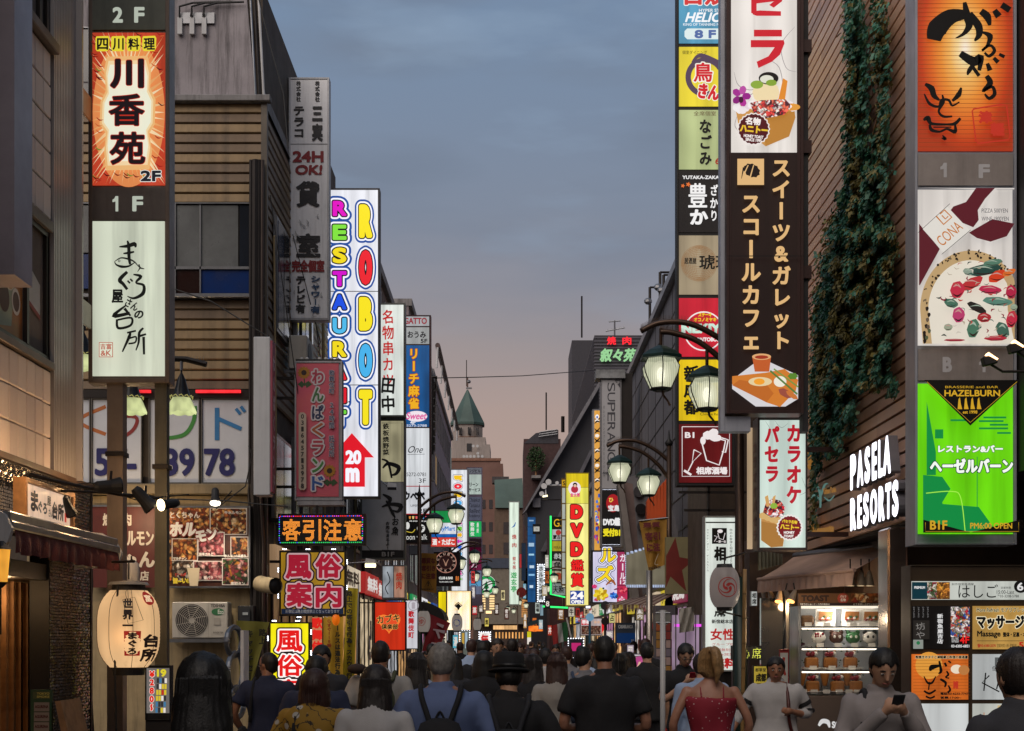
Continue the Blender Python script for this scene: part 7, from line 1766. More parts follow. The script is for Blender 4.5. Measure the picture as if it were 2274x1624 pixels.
# SUPER ANGEL column
Y=44
T,C=sign('pub_sign','tall grey unlit pub sign with vertical outline letters under a stone slab',1334,840,1380,1215,Y,.5,mat('case_grey2','86868a',.5,.1,streak=.3),[(1337,844,1377,1085,mat('pub_grey','a8a8ac',.5,var=.12,scale=1)),(1337,1086,1377,1212,mat('panel_black',(.01,.01,.012),.3))],rim=2)
C.eps=.0012;k=paint('3c3c44')
for i,ch in enumerate('SUPERANGEL'):
 y=850+i*22
 pts,fs=glyph(ch,.0,1);bx0=min(p[0]for p in pts);bx1=max(p[0]for p in pts);by0=min(p[1]for p in pts);by1=max(p[1]for p in pts)
 C._put(C.let,[(1367-(1-(q_[1]-by0)/(by1-by0))*18 if 0 else 1349+(q_[1]-by0)/(by1-by0)*17,y+(q_[0]-bx0)/(bx1-bx0)*20)for q_ in pts],fs,k)
C.poly([(1364,844),(1377,844),(1377,862)],k);C.text('2F',1369,847,1376,853,paint('b0b0b4'),.03);C.vtext('タレントインパブスーパーエンジェル',1341,900,1060,4,k,.0)
C.text('ANNEX',1338,1048,1360,1053,k,.03)
C.ell(1361,1118,15,20,ink('a81820',.8),24);C.text('ひ',1352,1106,1362,1116,ink('e8c050',.9),.05);C.text('宝島',1350,1122,1376,1136,ink('e0e0e0',.9),.05);C.text('DVD鑑',1339,1150,1377,1168,ink('e8e8e8',.9),.05);C.text('受付B1',1339,1174,1377,1192,ink('e8d820',.9),.05)
for i in range(14):
 for yy in (1088,1210):C.ell(1339+i*2.8,yy,.7,.7,lit('e8ecff',2,0,False),6)
C.done(T)
m=MB();m.box(PX(1323,Y),PX(1388,Y),Y-.1,Y+.6,PZ(841,Y),PZ(822,Y),mat('slab_stone','8a8c8e',.6,var=.5,scale=4));m.box(PX(1381,Y),PX(1405,Y),Y+.1,Y+.6,PZ(1050,Y),PZ(828,Y),dkm);T.part('top_slab',m)
# tiger stripe column
Y=47
T,C=sign('tiger_column_sign','narrow lit column painted with tiger stripes and bright flowers',1316,909,1334,1226,Y,.5,steel_blue,[(1320,912,1333,1224,lit('e8a848',.85,.1))],rim=1)
C.eps=.0012;bk_=ink('181010',.5)
for i in range(15):
 y=930+i*11;s_=(-1)**i;C.stroke([(1320.3,y),(1326,y+5*s_),(1332.7,y-3)],[1,4,1],bk_);
 if i%3==0:C.ell(1326,y+5,5,4,ink('f0e8e0'),10,.1)
C.ell(1326,926,4,5,ink('f0f0f0'));C.ell(1326,927,2,2.5,ink('2050b0'))
for i in range(26):C.ell(ru(1322,1331),ru(1100,1218),ru(2,4),ru(3,6),ink(rc(['c8286c','e8d030','2858c0','f0e8f0','882050','4878d8']),.85),10,.15)
C.done(T)
# pink/red small vertical side sign
# ルズ panel
Y=40
T,C=sign('flower_panel_sign','lilac lit panel with yellow katakana and painted peonies',1313,1222,1396,1340,Y,.3,black,[(1317,1226,1370,1337,lit('dcd8f4',.85,.08)),(1371,1226,1393,1300,lit('b83868',.7,.1)),(1370.5,1301,1393,1337,lit('c8325c',.75,.2))],rim=2)
C.eps=.001;yk=ink('f0d020',.95)
C.text('ル',1333,1218,1368,1249,yk,.04,[(.10,ink('203060')),(.05,ink('f4f4fc',1))]and [(.13,ink('283868')),(.09,ink('f0f0fc',1)),(.04,ink('283868'))]);C.text('ズ',1325,1256,1362,1292,yk,.05,[(.13,ink('283868')),(.09,ink('f0f0fc',1)),(.04,ink('283868'))])
for i in range(16):C.ell(ru(1322,1392),ru(1306,1334),ru(3,7),ru(2,4),ink(rc(['205040','802048','c02850','d04070','286048']),.7),9,.2,rnd.random()*3)
def peony(x,y,r_,cols):
 for ring_ in (1,.68,.38):
  for j in range(7):a=j*.9+ring_*2;C.ell(x+r_*ring_*.62*cos(a),y+r_*ring_*.5*sin(a),r_*.42*(ring_*.5+.5),r_*.3*(ring_*.5+.5),ink(cols[(j+int(ring_*3))%len(cols)],.9),10,.1,a)
peony(1334,1320,17,['e8d030','d0b018','f0e060','b89010']);peony(1362,1323,9,['2868c8','4890e8','183c90']);peony(1320,1303,6,['c02860','e04080']);peony(1384,1312,9,['c82848','e86070','981c38']);peony(1380,1331,7,['e8c8d8','d05878'])
C.stroke([(1345,1300),(1358,1290),(1366,1300)],[2,6,3],ink('a05828',.8));C.vtext('ガール',1382,1230,1290,14,ink('f0e0ec',.9),.03);C.text('12',1376,1289,1390,1298,ink('f0e0ec',.9),.03);C.done(T)
# DVD column
Y=57
T,C=sign('dvd_sign','tall yellow lit column with big red DVD letters and 24 OPEN at its foot',1256,1050,1308,1347,Y,.4,mat('case_yellow','a89418',.5),[(1258,1052,1306,1082,lit('e0c818',.85)),(1258,1083,1306,1118,lit('ece860',.85)),(1258,1119,1306,1344,lit('f4ec90',.95,.1))],rim=1.2)
C.eps=.0015;C.ell(1276,1085,14,15,ink('f0e0e8',.9));C.ell(1276,1087,8,8,ink('b82840',.8));C.ell(1277,1077,5,5,ink('201818',.5));C.ell(1277,1079,3.4,3.4,ink('e8c0a8',.8));C.text('金太郎',1266,1095,1288,1104,ink('d83080',.9),.03)
rd=ink('e01c1c',1)
for ch,y in (('D',1121),('V',1162),('D',1204)):C.text(ch,1267,y,1294,y+32,rd,.08,[(.05,ink('401008',.5))])
C.text('鑑',1268,1243,1296,1268,rd,.02,[(.04,ink('401008',.5))]);C.text('賞',1268,1273,1296,1304,rd,.03,[(.04,ink('401008',.5))]);C.rect(1266,1312,1297,1342,ink('2848a0',.8));C.text('24',1267,1314,1296,1331,ink('f4f4f4',1),.06);C.text('OPEN',1268,1333,1295,1341,ink('f4f4f4',1),.05);C.done(T)
T,C=sign('white_slot_sign','narrow white segmented sign at the left flank of the DVD column',1247,1062,1258,1300,58,.5,mat('case_orange','8c6c28',.5),[(1248,1066,1257,1080,lit('d0a018',.8))]+[(1248.5,1084+i*36,1257,1084+i*36+33,lit('ccd4cc',.6,.1))for i in range(6)],rim=.6);C.text('S',1250,1069,1255,1078,K_,.03);C.done(T)
# green neon column with stacked panels
Y=74
T,C=sign('neon_edged_sign','stack of small panels edged by a green neon tube',1222,1148,1258,1326,Y,.5,black,[(1226,1150,1256,1174,lit('0c0c0c',.4)),(1226,1176,1256,1200,lit('c8c4c8',.6)),(1226,1202,1256,1224,lit('b8a830',.7)),(1226,1226,1256,1244,lit('282420',.4)),(1226,1246,1256,1264,lit('a89c98',.6)),(1226,1268,1256,1292,lit('c8b8a0',.6)),(1226,1296,1256,1322,lit('98a0a0',.6))],rim=1)
C.eps=.002;C.text('G3',1230,1153,1252,1170,ink('e8b020',.9),0);C.ell(1240,1183,6,6,ink('b03030',.8));C.text('蒙古苑',1228,1188,1254,1198,K_,.03);C.text('MIRAGE',1230,1213,1252,1220,ink('403c10',.5),0);C.text('赤坂',1230,1229,1250,1242,ink('d0d0d0',.7),.02);C.text('角',1228,1248,1248,1262,K_,.02);C.ell(1240,1280,9,8,ink('a04028',.7));C.text('天照',1228,1302,1252,1317,K_,.02);C.done(T)
grn=lit('30f070',1.6,0)
for k_,(pts,lb)in enumerate(((((1223,1146),(1223,1320),(1258,1327)),'upright green neon tube edging the stacked panels'),(((1205,1347),(1262,1350)),'level green neon tube under the stacked panels'),(((1214,1150),(1214,1225)),'short green neon tube left of the stacked panels'))):
 if k_==2:continue
 m=MB();m.tube([P(a,b,Y-.3)for a,b in pts],.045,grn,6);solo('neon_tube',m,lb,'neon light')
# further small signs
def small(name,label,x0,y0,x1,y1,Y,bgc,k_=.6,txt=None,tc='181818',vert=True,cat='sign',sub=None,bulbs=False,case=None):
 T,C=sign(name,label,x0,y0,x1,y1,Y,.3,case or black,[(x0+.8,y0+.8,x1-.8,y1-.8,lit(bgc,k_,.15))],rim=.8)
 C.eps=.002;cx=(x0+x1)/2;w=(x1-x0)*.7
 if txt:
  if vert:C.vtext(txt,cx,y0+3,y1-3,w,ink(tc,.8),.03)
  else:C.text(txt,x0+2,y0+(y1-y0)*.25,x1-2,y1-(y1-y0)*.25,ink(tc,.8),.03)
 for r_ in (sub or []):C.rect(*r_[:4],ink(r_[4],.8))
 if bulbs:
  q=MB();lb=lit('f0f4ff',2.5,0);n=max(4,int((y1-y0)/5))
  for i in range(n+1):
   for px in (x0,x1):x,y,z=P(px,y0+(y1-y0)*i/n,Y-.03);q.sphere((x,y,z),.00042*Y,.00042*Y,.00042*Y,lb,6,4)
  n=max(3,int((x1-x0)/5))
  for i in range(1,n):
   for py in (y0,y1):x,y,z=P(x0+(x1-x0)*i/n,py,Y-.05);q.sphere((x,y,z),.00042*Y,.00042*Y,.00042*Y,lb,6,4)
  T.part('bulb_row',q,kind='stuff')
 C.done(T);return T
small('offal_grill_sign','slim white bulb edged sign with vertical grill lettering, right of the blue column',1194,1254,1209,1336,88,'d8e0e4',.8,'ホルモン焼肉',bulbs=True)
small('brush_sign','slim white sign under the bulb edged grill sign',1188,1338,1199,1363,92,'c8d4cc',.7,'酒場')
T=small('blue_column_sign','tall blue column of stacked small panels near the street end',1171,1148,1190,1338,95,'1c5c98',.55,None,sub=[(1172,1150+i*20,1189,1151+i*20,'0c2848')for i in range(9)]+[(1175,1155,1185,1158,'90b0d0'),(1174,1206,1186,1214,'a8c8e0'),(1174,1230,1186,1234,'a8d8f0'),(1176,1256,1186,1262,'c8e0f0'),(1174,1275,1187,1279,'90c8f0'),(1176,1300,1184,1306,'d0e8f8')])
small('black_sun_sign','small black sign with pale capitals BLACK SUN before the blue column',1183,1164,1200,1186,86,'100c0c',.3,'BLACK SUN','b8b8b0',False)
T,C=sign('yakiniku_sign','tall white lit column with red and green characters at the street end',1130,1114,1153,1345,100,.5,mat('case_pale_edge','a8aaa8'),[(1131.5,1116,1151.5,1342,lit('dcecdc',.9,.05))],rim=1)
C.eps=.003;C.stroke([(1136,1172),(1142,1168),(1145,1160)],[.5,3,1],ink('2060a8',.9));C.text('焼',1137,1187,1147,1198,rr,.02);C.text('肉',1137,1206,1147,1216,rr,.02);C.vtext('叙々苑',1142,1236,1265,8,rr,.02);C.vtext('遊玄亭',1141,1270,1316,14,ink('20a050',.9),.02);C.done(T)
small('menu_light_sign','lit white stand with dark characters left of the white column',1199,1342,1207,1368,90,'98b8c8',.6)
small('casablanca_sign','dark pub board reading CASABLANCA with a blue lower half',1368,1383,1411,1429,30,'30343c',.35,None,sub=[(1369,1406,1410,1428,'0c2850')])
C=Canvas(face_cam(29.98),.001);C.text('CASABLANCA',1373,1388,1406,1396,paint('c0c4c8'),.05);C.text('B2',1402,1420,1408,1426,paint('c0c4c8'),.03);Tt=Thing('board_print','pale lettering CASABLANCA on the dark pub board','lettering',P(1389,1396,29.98));C.done(Tt)
T,C=sign('early_bird_sign','white board with a red arrow end and group photo under the DVD column',1288,1372,1338,1412,36,.15,steel,[(1290,1374,1336,1410,lit('d8c8c8',.6,.1))],rim=1)
C.rect(1291,1376,1312,1388,ink('c82030',.9));C.text('早得',1292,1377,1311,1387,ink('f0e8e8',.9),.05);photo(C,1291,1390,1334,1409,'b89080',['c8a088','8c4030','e0c0a8','a86048'],26,False);C.ell(1322,1382,3,3,ink('d8b098',.8));C.ell(1329,1382,3,3,ink('d8b098',.8));C.poly([(1336,1376),(1345,1392),(1336,1408)],ink('d82028',.9));C.done(T)
small('dvd_small_sign','small black sign with a red disc and white DVD lettering',1434,1382,1456,1412,27,'141010',.3,None,sub=[(1439,1385,1451,1397,'a82428')])
C=Canvas(face_cam(26.98),.001);C.text('DVD鑑賞',1437,1405,1454,1410,paint('d0d0d0'),.03);Tt=Thing('board_print','white lettering DVD on the small black sign with a red disc','lettering',P(1446,1408,26.98));C.done(Tt)
small('club_board','small red character stand lit by bulbs in the distance left of the middle',1064,1404,1089,1440,70,'f0ece8',.9,'無','d02020',bulbs=True)
small('dot_lit_stand','white stand edged with bulbs, beside the red character stand',1021,1400,1043,1462,60,'788078',.5,None,bulbs=True,sub=[(1026,1406,1031,1430,'c8a040'),(1033,1404,1038,1440,'a8c0d0')])
small('pink_bulb_stand','white bulb edged stand with a pink panel behind the man with glasses',1262,1418,1296,1462,40,'2c2830',.4,None,bulbs=True,sub=[(1269,1428,1290,1446,'c02870')])
small('yellow_price_stand','small yellow stand with red 198 price beyond the crowd',1170,1402,1180,1432,70,'d8d020',.9,None,sub=[(1170.8,1416,1179.2,1431,'f0e8e0')])
T=Thing('hydrant_disc','round red disc sign on the far street lamp','sign',P(1158,1316,100));m=MB();m.tube([P(1158,1316,100),P(1158,1316,100.1)],[.36,.36],mat('disc_red','8c2020',.5),20);T.part('disc',m)
# green ring coffee shop sign
T=Thing('green_ring_sign','round white sign with a green ring on the building at the street end','sign',P(1083,1299,108));Yg=108;x,y,z=P(1080,1299,Yg);rr_=22/F*Yg
m=MB();m.tube([(x,y,z),(x,y+.2,z)],[rr_,rr_],mat('ring_edge','20402c',.5),32);T.part('disc',m);C=Canvas(face_cam(Yg),.003);C.ell(1080,1299,21.5,21.5,lit('e8f0e8',.8,0),32);C.ring(1080,1299,20.5,7,ink('20a050',.9));C.poly([(1074,1306),(1080,1290),(1086,1306),(1080,1310)],ink('208048',.8));C.done(T,an='print')
# far end of the street
brick_r=mat('brick_brown','7c5c52',.8,var=.2,scale=.6)
stone_t=mat('tower_stone','a49a94',.8,var=.2,scale=.3,streak=.35)
patina=mat('patina_roof','48605a',.6,var=.35,scale=.25,streak=.2)
Y=190
T=Thing('spired_tower','pale octagonal tower with a green pointed spire above the street end','tower',P(1036,1440,Y))
def octr(py,half):return (PX(1036,Y),Y+4,PZ(py,Y)),half/F*Y
def octo(rows,mm,nm,n=8):
 m=MB();m.loft([((PX(1036,Y),Y+4,PZ(py,Y)),h/F*Y/cos(PI/8),h/F*Y/cos(PI/8))for py,h in rows],mm,n)
 c=Vector((PX(1036,Y),Y+4,0));m.xform(Matrix.Translation(c)@Matrix.Rotation(PI/8,4,'Z')@Matrix.Translation(-c));return T.part(nm,m)
octo([(966,34),(934,34)],stone_t,'drum');octo([(937,38),(932,38.5),(854,1.5)],patina,'spire');octo([(970,36),(965,36)],mat('cornice_brown','7a5a48',.7),'cornice')
for(a,w)in ((1022,2.6),(1042,2.6),(1061,1.8)):
 for dx in (-2.6,1.0):
  m=MB();x0=PX(a+dx-1+5*0,Y);x1=PX(a+dx-1+w,Y);m.box(x0,x1,Y+1.5-.4+(0.3 if a!=1042 else 0)-0.0,Y+2.2,PZ(961,Y),PZ(947,Y),mat('window_void',(.012,.012,.015),.5));m.tube([((x0+x1)/2,Y+1.1+(.3 if a!=1042 else 0),PZ(947,Y)),((x0+x1)/2,Y+2,PZ(947,Y))],(x1-x0)/2,_M['window_void'],10);T.part('arched_window',m)
m=MB();m.box(PX(1003,Y),PX(1078,Y),Y+1,Y+8,PZ(1020,Y),PZ(969,Y),stone_t);m.box(PX(1060,Y),PX(1088,Y),Y+.5,Y+8,PZ(1020,Y),PZ(986,Y),stone_t);T.part('upper_block',m)
m=MB();m.box(PX(1036,Y),PX(1047,Y),Y+.9,Y+.98,PZ(1000,Y),PZ(983,Y),_M['window_void']);T.part('dark_opening',m)
m=MB();m.tube([P(1036,858,Y+4),P(1036,800,Y+4)],.06,dkm,6);m.tube([P(1038,860,Y+4),P(1038,838,Y+4)],.12,mat('mast','6a5048',.6),6);m.box(PX(1033,Y),PX(1046,Y),Y+3.8,Y+4.2,PZ(852,Y),PZ(849,Y),steel);m.sphere(P(1041,848,Y+4),.3,.3,.25,steel,8,5);T.part('spire_mast',m)
for(px,py)in ((1051,991),(1060,991),(1061,1007),(1030,1014),(1037,1014),(1045,1014),(1053,1014),(1062,1014),(1071,1014)):
 m=MB();x,y,z=P(px,py,Y);m.tube([(x,y+.2,z),(x,y-.1,z)],[.05,.19],whm,12);T.part('dish',m)
T=Thing('brick_block','brown brick block below the spired tower','building',P(1060,1440,Y));m=MB();m.box(PX(960,Y),PX(1111,Y),Y,Y+12,0,PZ(1024,Y),brick_r);m.box(PX(1111,Y),PX(1117,Y),Y,Y+12,0,PZ(1030,Y),brick_r);T.part('wall',m)
m=MB();m.box(PX(958,Y),PX(1113,Y),Y-.15,Y+.2,PZ(1024,Y),PZ(1018,Y),mat('brick_cap','8c6452',.8));T.part('parapet',m)
for i in range(3):
 for j in range(2):m=MB();m.box(PX(1070+j*16,Y),PX(1078+j*16,Y),Y-.06,Y-.01,PZ(1130+i*50,Y),PZ(1110+i*50,Y),gld);T.part('window',m)
Y=165
T=Thing('green_roofed_building','building with a blue green mansard roof at the street end','building',P(1120,1440,Y))
m=MB();m.box(PX(1098,Y),PX(1165,Y),Y,Y+8,0,PZ(1128,Y),mat('wall_ochre','6c5a4c',.8,var=.2,streak=.3));T.part('wall',m)
m=MB();m.prism([P(1100,1128,Y-.4),P(1098,1066,Y+2),P(1160,1062,Y+2),P(1163,1128,Y-.4)],(0,5,0),patina);T.part('roof',m)
m=MB();m.box(PX(1092,Y),PX(1130,Y),Y+3,Y+5,PZ(1066,Y),PZ(1052,Y),mat('wall_dim','4c484a'));T.part('roof_house',m)
for(a,b)in ((1118,1160),(1118,1205),(1110,1250)):
 m=MB();m.box(PX(a,Y),PX(a+12,Y),Y-.05,Y-.01,PZ(b+26,Y),PZ(b,Y),gld);T.part('window',m)
Y=150
T=Thing('blocking_building','low pale building closing the street with warm lit slatted windows','building',P(1100,1440,Y))
m=MB();m.box(PX(1060,Y),PX(1186,Y),Y,Y+10,3.6,PZ(1262,Y),mat('wall_cream2','7c7468',.8,var=.2));m.box(PX(1050,Y),PX(1190,Y),Y+1.5,Y+10,0,3.6,mat('shop_dark','2c2420'));T.part('wall',m)
m=MB();m.box(PX(1062,Y),PX(1131,Y),Y-.15,Y-.02,PZ(1262,Y),PZ(1240,Y),mat('pipe_blue','3c4658',.5));T.part('duct_band',m)
for i in range(6):
 for(a,b)in ((1064,1078),(1087,1098)):
  m=MB();m.box(PX(a,Y),PX(b,Y),Y-.05,Y-.01,PZ(1326+i*5.5,Y),PZ(1322.5+i*5.5,Y),lit('ffd89a',1.1,0));T.part('lit_slat',m)
m=MB();m.box(PX(1079,Y),PX(1092,Y),Y-.1,Y-.03,PZ(1363,Y),PZ(1357,Y),lit('ffd8a0',1.4,0));m.box(PX(1095,Y),PX(1150,Y),Y+1.40,Y+1.45,PZ(1398,Y),PZ(1389,Y),lit('ffc888',.9,.3,scale=1));T.part('warm_window',m)
for i in range(8):
 m=MB();m.box(PX(1158,Y),PX(1173,Y),Y-.05,Y-.01,PZ(1336+i*5,Y),PZ(1332+i*5,Y),lit('c88c50',.7,.4));T.part('lit_slat',m)
for i in range(9):
 m=MB();m.box(PX(1100+i*7.4,Y),PX(1103+i*7.4,Y),Y+1.40,Y+1.45,PZ(1418,Y),PZ(1404,Y),lit('ffb868',.9,.3));T.part('window',m)
# dark building with the slanted fin, right of the street end
Y=112
slab=mat('slanted_dark','33343a',.7,var=.25,scale=.15,streak=.3,bump=.2,bscale=4)
T=Thing('slanted_building','dark building with a huge slanted concrete side rising to the right','building',P(1230,1440,Y))
m=MB();m.prism([P(1166,1128,Y),P(1250,985,Y),P(1330,850,Y),P(1330,1440,Y),P(1176,1440,Y),P(1174,1150,Y)],(0,14,0),slab);T.part('wall',m)
m=MB();m.prism([P(1160,1142,Y-1.2),P(1250,984,Y-1.2),P(1332,845,Y-1.2),P(1332,858,Y-1.2),P(1252,996,Y-1.2),P(1168,1134,Y-1.2)],(0,1.6,0),mat('fin_light','74747a',.7,var=.3,streak=.4));T.part('slanted_fin',m)
m=MB();m.prism([P(1200,1225,Y-1),P(1310,1000,Y-1),P(1318,1000,Y-1),P(1212,1225,Y-1)],(0,.8,0),mat('fin_mid','54545c',.7,var=.3));T.part('slanted_beam',m)
m=MB();m.box(PX(1183,Y),PX(1200,Y),Y-.5,Y-.01,PZ(1128,Y),PZ(1108,Y),mat('panel_grey','6c6c74',.6));T.part('wall_box',m)
m=MB();m.box(PX(1215,Y-2),PX(1330,Y-2),Y-9,Y-1.3,0,PZ(1180,Y-2),mat('wall_maroon','4c2c2c',.8,var=.25));T.part('lower_block',m)
for(px,py,r_)in ((1218,1071,6.5),(1208,1080,6.5),(1203,1097,5.5),(1237,1073,4)):
 m=MB();Yd=Y-9.3;x,y,z=P(px,py,Yd);m.tube([(x,y+.15,z),(x,y-.1,z)],[.03,r_/F*Yd],whm,14);T.part('dish',m)
m=MB();Yd=Y-9.2;m.tube([P(1212,1100,Yd),P(1212,1078,Yd),P(1250,1078,Yd)],.06,whm,6);m.tube([P(1205,1110,Yd),P(1250,1110,Yd)],.05,dkm,6);T.part('dish_frame',m)
m=MB();m.tube([P(1205,1103,Yd),P(1216,1101,Yd)],.07,lit('fff0c0',2,0),6);T.part('lamp_tube',m)
# two dark towers
Y=135
T=Thing('dark_office_tower','dark striped office building with red and green rooftop characters','building',P(1370,1440,135))
dk2=mat('tower_dark','33333c',.6,var=.15)
m=MB();m.box(PX(1320,135),24,135,184,0,PZ(745,135),dk2);T.part('wall',m)
stripe=mat('stripe_grey','50505a',.5,var=.1)
for i in range(60):
 z=PZ(752,135)-i*.32;q=MB();q.box(PX(1320,135)-.06,PX(1320,135)-.005,135,184,z,z+.12,stripe)
 if i<30:q.box(PX(1320,135),PX(1450,135),134.93,134.99,z,z+.12,stripe)
 T.part('louvre',q)
m=MB();m.box(PX(1270,188),PX(1330,188),188,200,0,PZ(756,188),dk2);T.part('rear_block',m)
m=MB();m.tube([P(1292,750,189),P(1292,658,189)],.12,dkm,5);T.part('mast',m)
m=MB();Ya=136;m.tube([P(1365,745,Ya),P(1365,712,Ya)],.08,steel,5);m.tube([P(1345,736,Ya),P(1388,728,Ya)],.06,steel,5);m.tube([P(1352,715,Ya),P(1378,713,Ya)],.06,steel,5)
for i in range(5):m.tube([P(1347+i*9,738-i*1.8,Ya),P(1350+i*9,731-i*1.8,Ya)],.02,steel,4)
T.part('antenna',m)
C=Canvas(face_cam(134.6),.01);C.text('焼',1348,748,1368,766,lit('ff2030',1.1,0,False),.03);C.text('肉',1382,748,1402,766,lit('ff2030',1.1,0,False),.03)
g_=lit('a0e0a0',.7,0,False);C.text('叙々苑',1333,774,1412,804,g_,.04,shear=.15);C.done(T)
T=Thing('maroon_tower','maroon block with a planted roof terrace left of the slanted building','building',P(1190,1440,150))
Y=150;m=MB();m.box(PX(1163,Y),PX(1245,Y),Y,Y+14,0,PZ(975,Y),mat('wall_maroon2','4a3434',.8,var=.25));m.prism([P(1163,985,Y-.05),P(1190,962,Y-.05),P(1240,955,Y-.05),P(1240,985,Y-.05)],(0,10,0),dk2);T.part('wall',m)
m=MB();m.tube([P(1213,955,Y),P(1213,872,Y)],.08,dkm,5);m.tube([P(1250,960,Y),P(1250,925,Y)],.2,dkm,5);T.part('mast',m)
for i in range(3):m=MB();m.tube([P(1196+i*1,970-i*5,Y-.3),P(1238,964-i*5,Y-.3)],.05,steel,5);T.part('terrace_rail',m)
q=MB();tg=mat('tree_green','2f4c24',.7,var=.5,scale=4)
for i in range(900):
 a=Vector((rnd.gauss(0,1),rnd.gauss(0,1),rnd.gauss(0,1))).normalized()*rnd.random()**.4;c=Vector(P(1190,1018,Y-1.4))+Vector((a.x*.95,a.y*.9,a.z*1.35));d1=Vector((ru(-1,1),ru(-1,1),ru(-1,1))).normalized()*.13;d2=Vector((ru(-1,1),ru(-1,1),-rnd.random())).normalized()*.16
 q.add([c,c+d1,c+d1+d2,c+d2],[(0,1,2,3)],tg)
T3=Thing('terrace_tree','small green tree on the terrace of the maroon block','tree',P(1190,1045,Y-1.4));T3 .part('crown',q,kind='stuff');q=MB();q.tube([P(1190,1060,Y-1.4),P(1190,1020,Y-1.4)],[.1,.05],wood_m,6);q.box(PX(1180,Y),PX(1200,Y),Y-1.8,Y-.0,PZ(1066,Y),PZ(1060,Y),conc);T3 .part('trunk',q)
# blocks that close the right row between grey building and slanted one
bF=facade_building('brown building on the right behind the yellow DVD column',XR2+.1,52.2,74,9.5,mat('wall_r1','54464a',.8,var=.3,streak=.4),side=1,floors=3)
bG=facade_building('maroon building on the right behind the green neon tube',XR2+.2,74.2,98,9.8,mat('wall_r2','4c2c30',.8,var=.3,streak=.4),side=1,floors=3)
# wire across the sky
m=MB();m.tube([P(958,840,60),P(1060,838,62),P(1160,835,66),P(1330,822,72)],.02,cbm,5);solo('overhead_wire',m,'thin wire crossing the sky above the spired tower','wire')
# rest of the street behind the camera, so that light comes in as it does in a street
m=MB();m.box(-14,-5.2,-60,3.0,.12,13,conc);solo('building',m,'plain building row on the left side behind the viewer','building')
m=MB();m.box(5.2,14,-60,11.5,.12,13,conc);solo('building',m,'plain building row on the right side behind the viewer','building')
# street level: lit shop fronts, posters, cones, signs
def shopfronts(T,x,y0,y1,side,cols,h=2.9,step=3.2):
 """glazed lit fronts let into the ground floor wall, each with frame, glass and door posts"""
 n=max(1,int((y1-y0)/step));w=(y1-y0)/n
 for i in range(n):
  a=y0+i*w+.15;b=y0+(i+1)*w-.15;c=cols[i%len(cols)]
  xa,xb=sorted((x-side*.015,x-side*.055));f=MB();t=.07
  f.box(xa,xb,a,b,.14,.30,dkm);f.box(xa,xb,a,b,h-t,h,dkm)
  for yy in (a,a+(b-a)*.34,a+(b-a)*.67,b-t):f.box(xa,xb,yy,yy+t,.30,h-t,dkm)
  wf=T.part('shop_window',f)
  g=MB();xg,xh=sorted((x-side*.018,x-side*.028));g.box(xg,xh,a+t,b-t,.30,h-t,lit(c[0],c[1]*(.6 if y0<45 else.95),.8,scale=3.2));T.part('lit_pane',g,wf)
  q=MB()
  for j in range(7):
   yy=ru(a+.15,b-.5);zz=ru(.6,h-.8);p0,p1=sorted((x-side*.029,x-side*.033));q.box(p0,p1,yy,yy+ru(.2,.45),zz,zz+ru(.2,.6),paint(rc(['c8b8a8','a03838','c8a030','30508c','303030','d8d0d0','7a4030'])))
  T.part('poster',q,wf,kind='stuff')
  m=MB();f0,f1=sorted((x-side*.01,x-side*(.10+.1*(i%2))));m.box(f0,f1,a-.05,b+.05,h+.05,h+.55,lit(c[2],.75,.25));fs_=T.part('fascia',m)
  C=Canvas(lambda u,v,d:(x-side*(.11+.1*(i%2)+d),u,v),.001)
  word_=rc(['居酒屋','焼鳥','カラオケ','酒場','無料','ラーメン','薬','牛丼'])
  pts,fcs=glyph(word_,.04);bx1=max(p[0]for p in pts);sgn=-side
  C.let.add([(x-side*(.112+.1*(i%2)),(a+b)/2+sgn*(px_/bx1-.5)*(b-a)*.8*-1*-1,h+.12+(py_+.08)*.36)for px_,py_ in pts],fcs,ink('201818' if c[3]else 'f0ece8',.7))
  T.part('lettering',C.let,fs_)
warm_c=[('e8a860',.8,'d8c8b0',True),('f0d8b0',.9,'a82828',False),('e0e4ec',.7,'2050a0',False),('f0b878',.9,'e8d048',True),('d890c0',.6,'e8e8ec',True),('ffd8a8',1.0,'1c8c50',False)]
shopfronts(bA,XLF,30.8,38,-1,warm_c[:3]);shopfronts(bB,XLF,38.3,50,-1,warm_c[1:]);shopfronts(bC,XLF+.1,50.5,66,-1,warm_c[::-1]);shopfronts(bD,XLF,66.5,88,-1,warm_c,step=4.5);shopfronts(bE,XLF+.1,88.5,118,-1,warm_c[2:],step=6)
shopfronts(bF,XR2+.1,52.5,74,1,warm_c[3:]+warm_c[:2],step=3.6);shopfronts(bG,XR2+.2,74.5,98,1,warm_c,step=5)
Gs=Thing('arcade_shop','row of lit glass shop fronts under the dark grey building','shop',(XR2+.4,38,.12));shopfronts(Gs,XR2+.4,30.5,52,1,[('e8c8a0',.9,'c8b498',True),('e0b0d8',.8,'802040',False),('f0e8e0',.9,'d8c030',True)],h=2.7,step=3.4)
shopfronts(B_left:=Thing('left_arcade','lit shop fronts on the ground floor of the boarded building','shop',(XF,25,.12)),XF-.02,21.8,30.3,-1,[('a88458',.5,'a08060',True),('c89868',.6,'8c2a24',False)],h=2.7,step=2.8)
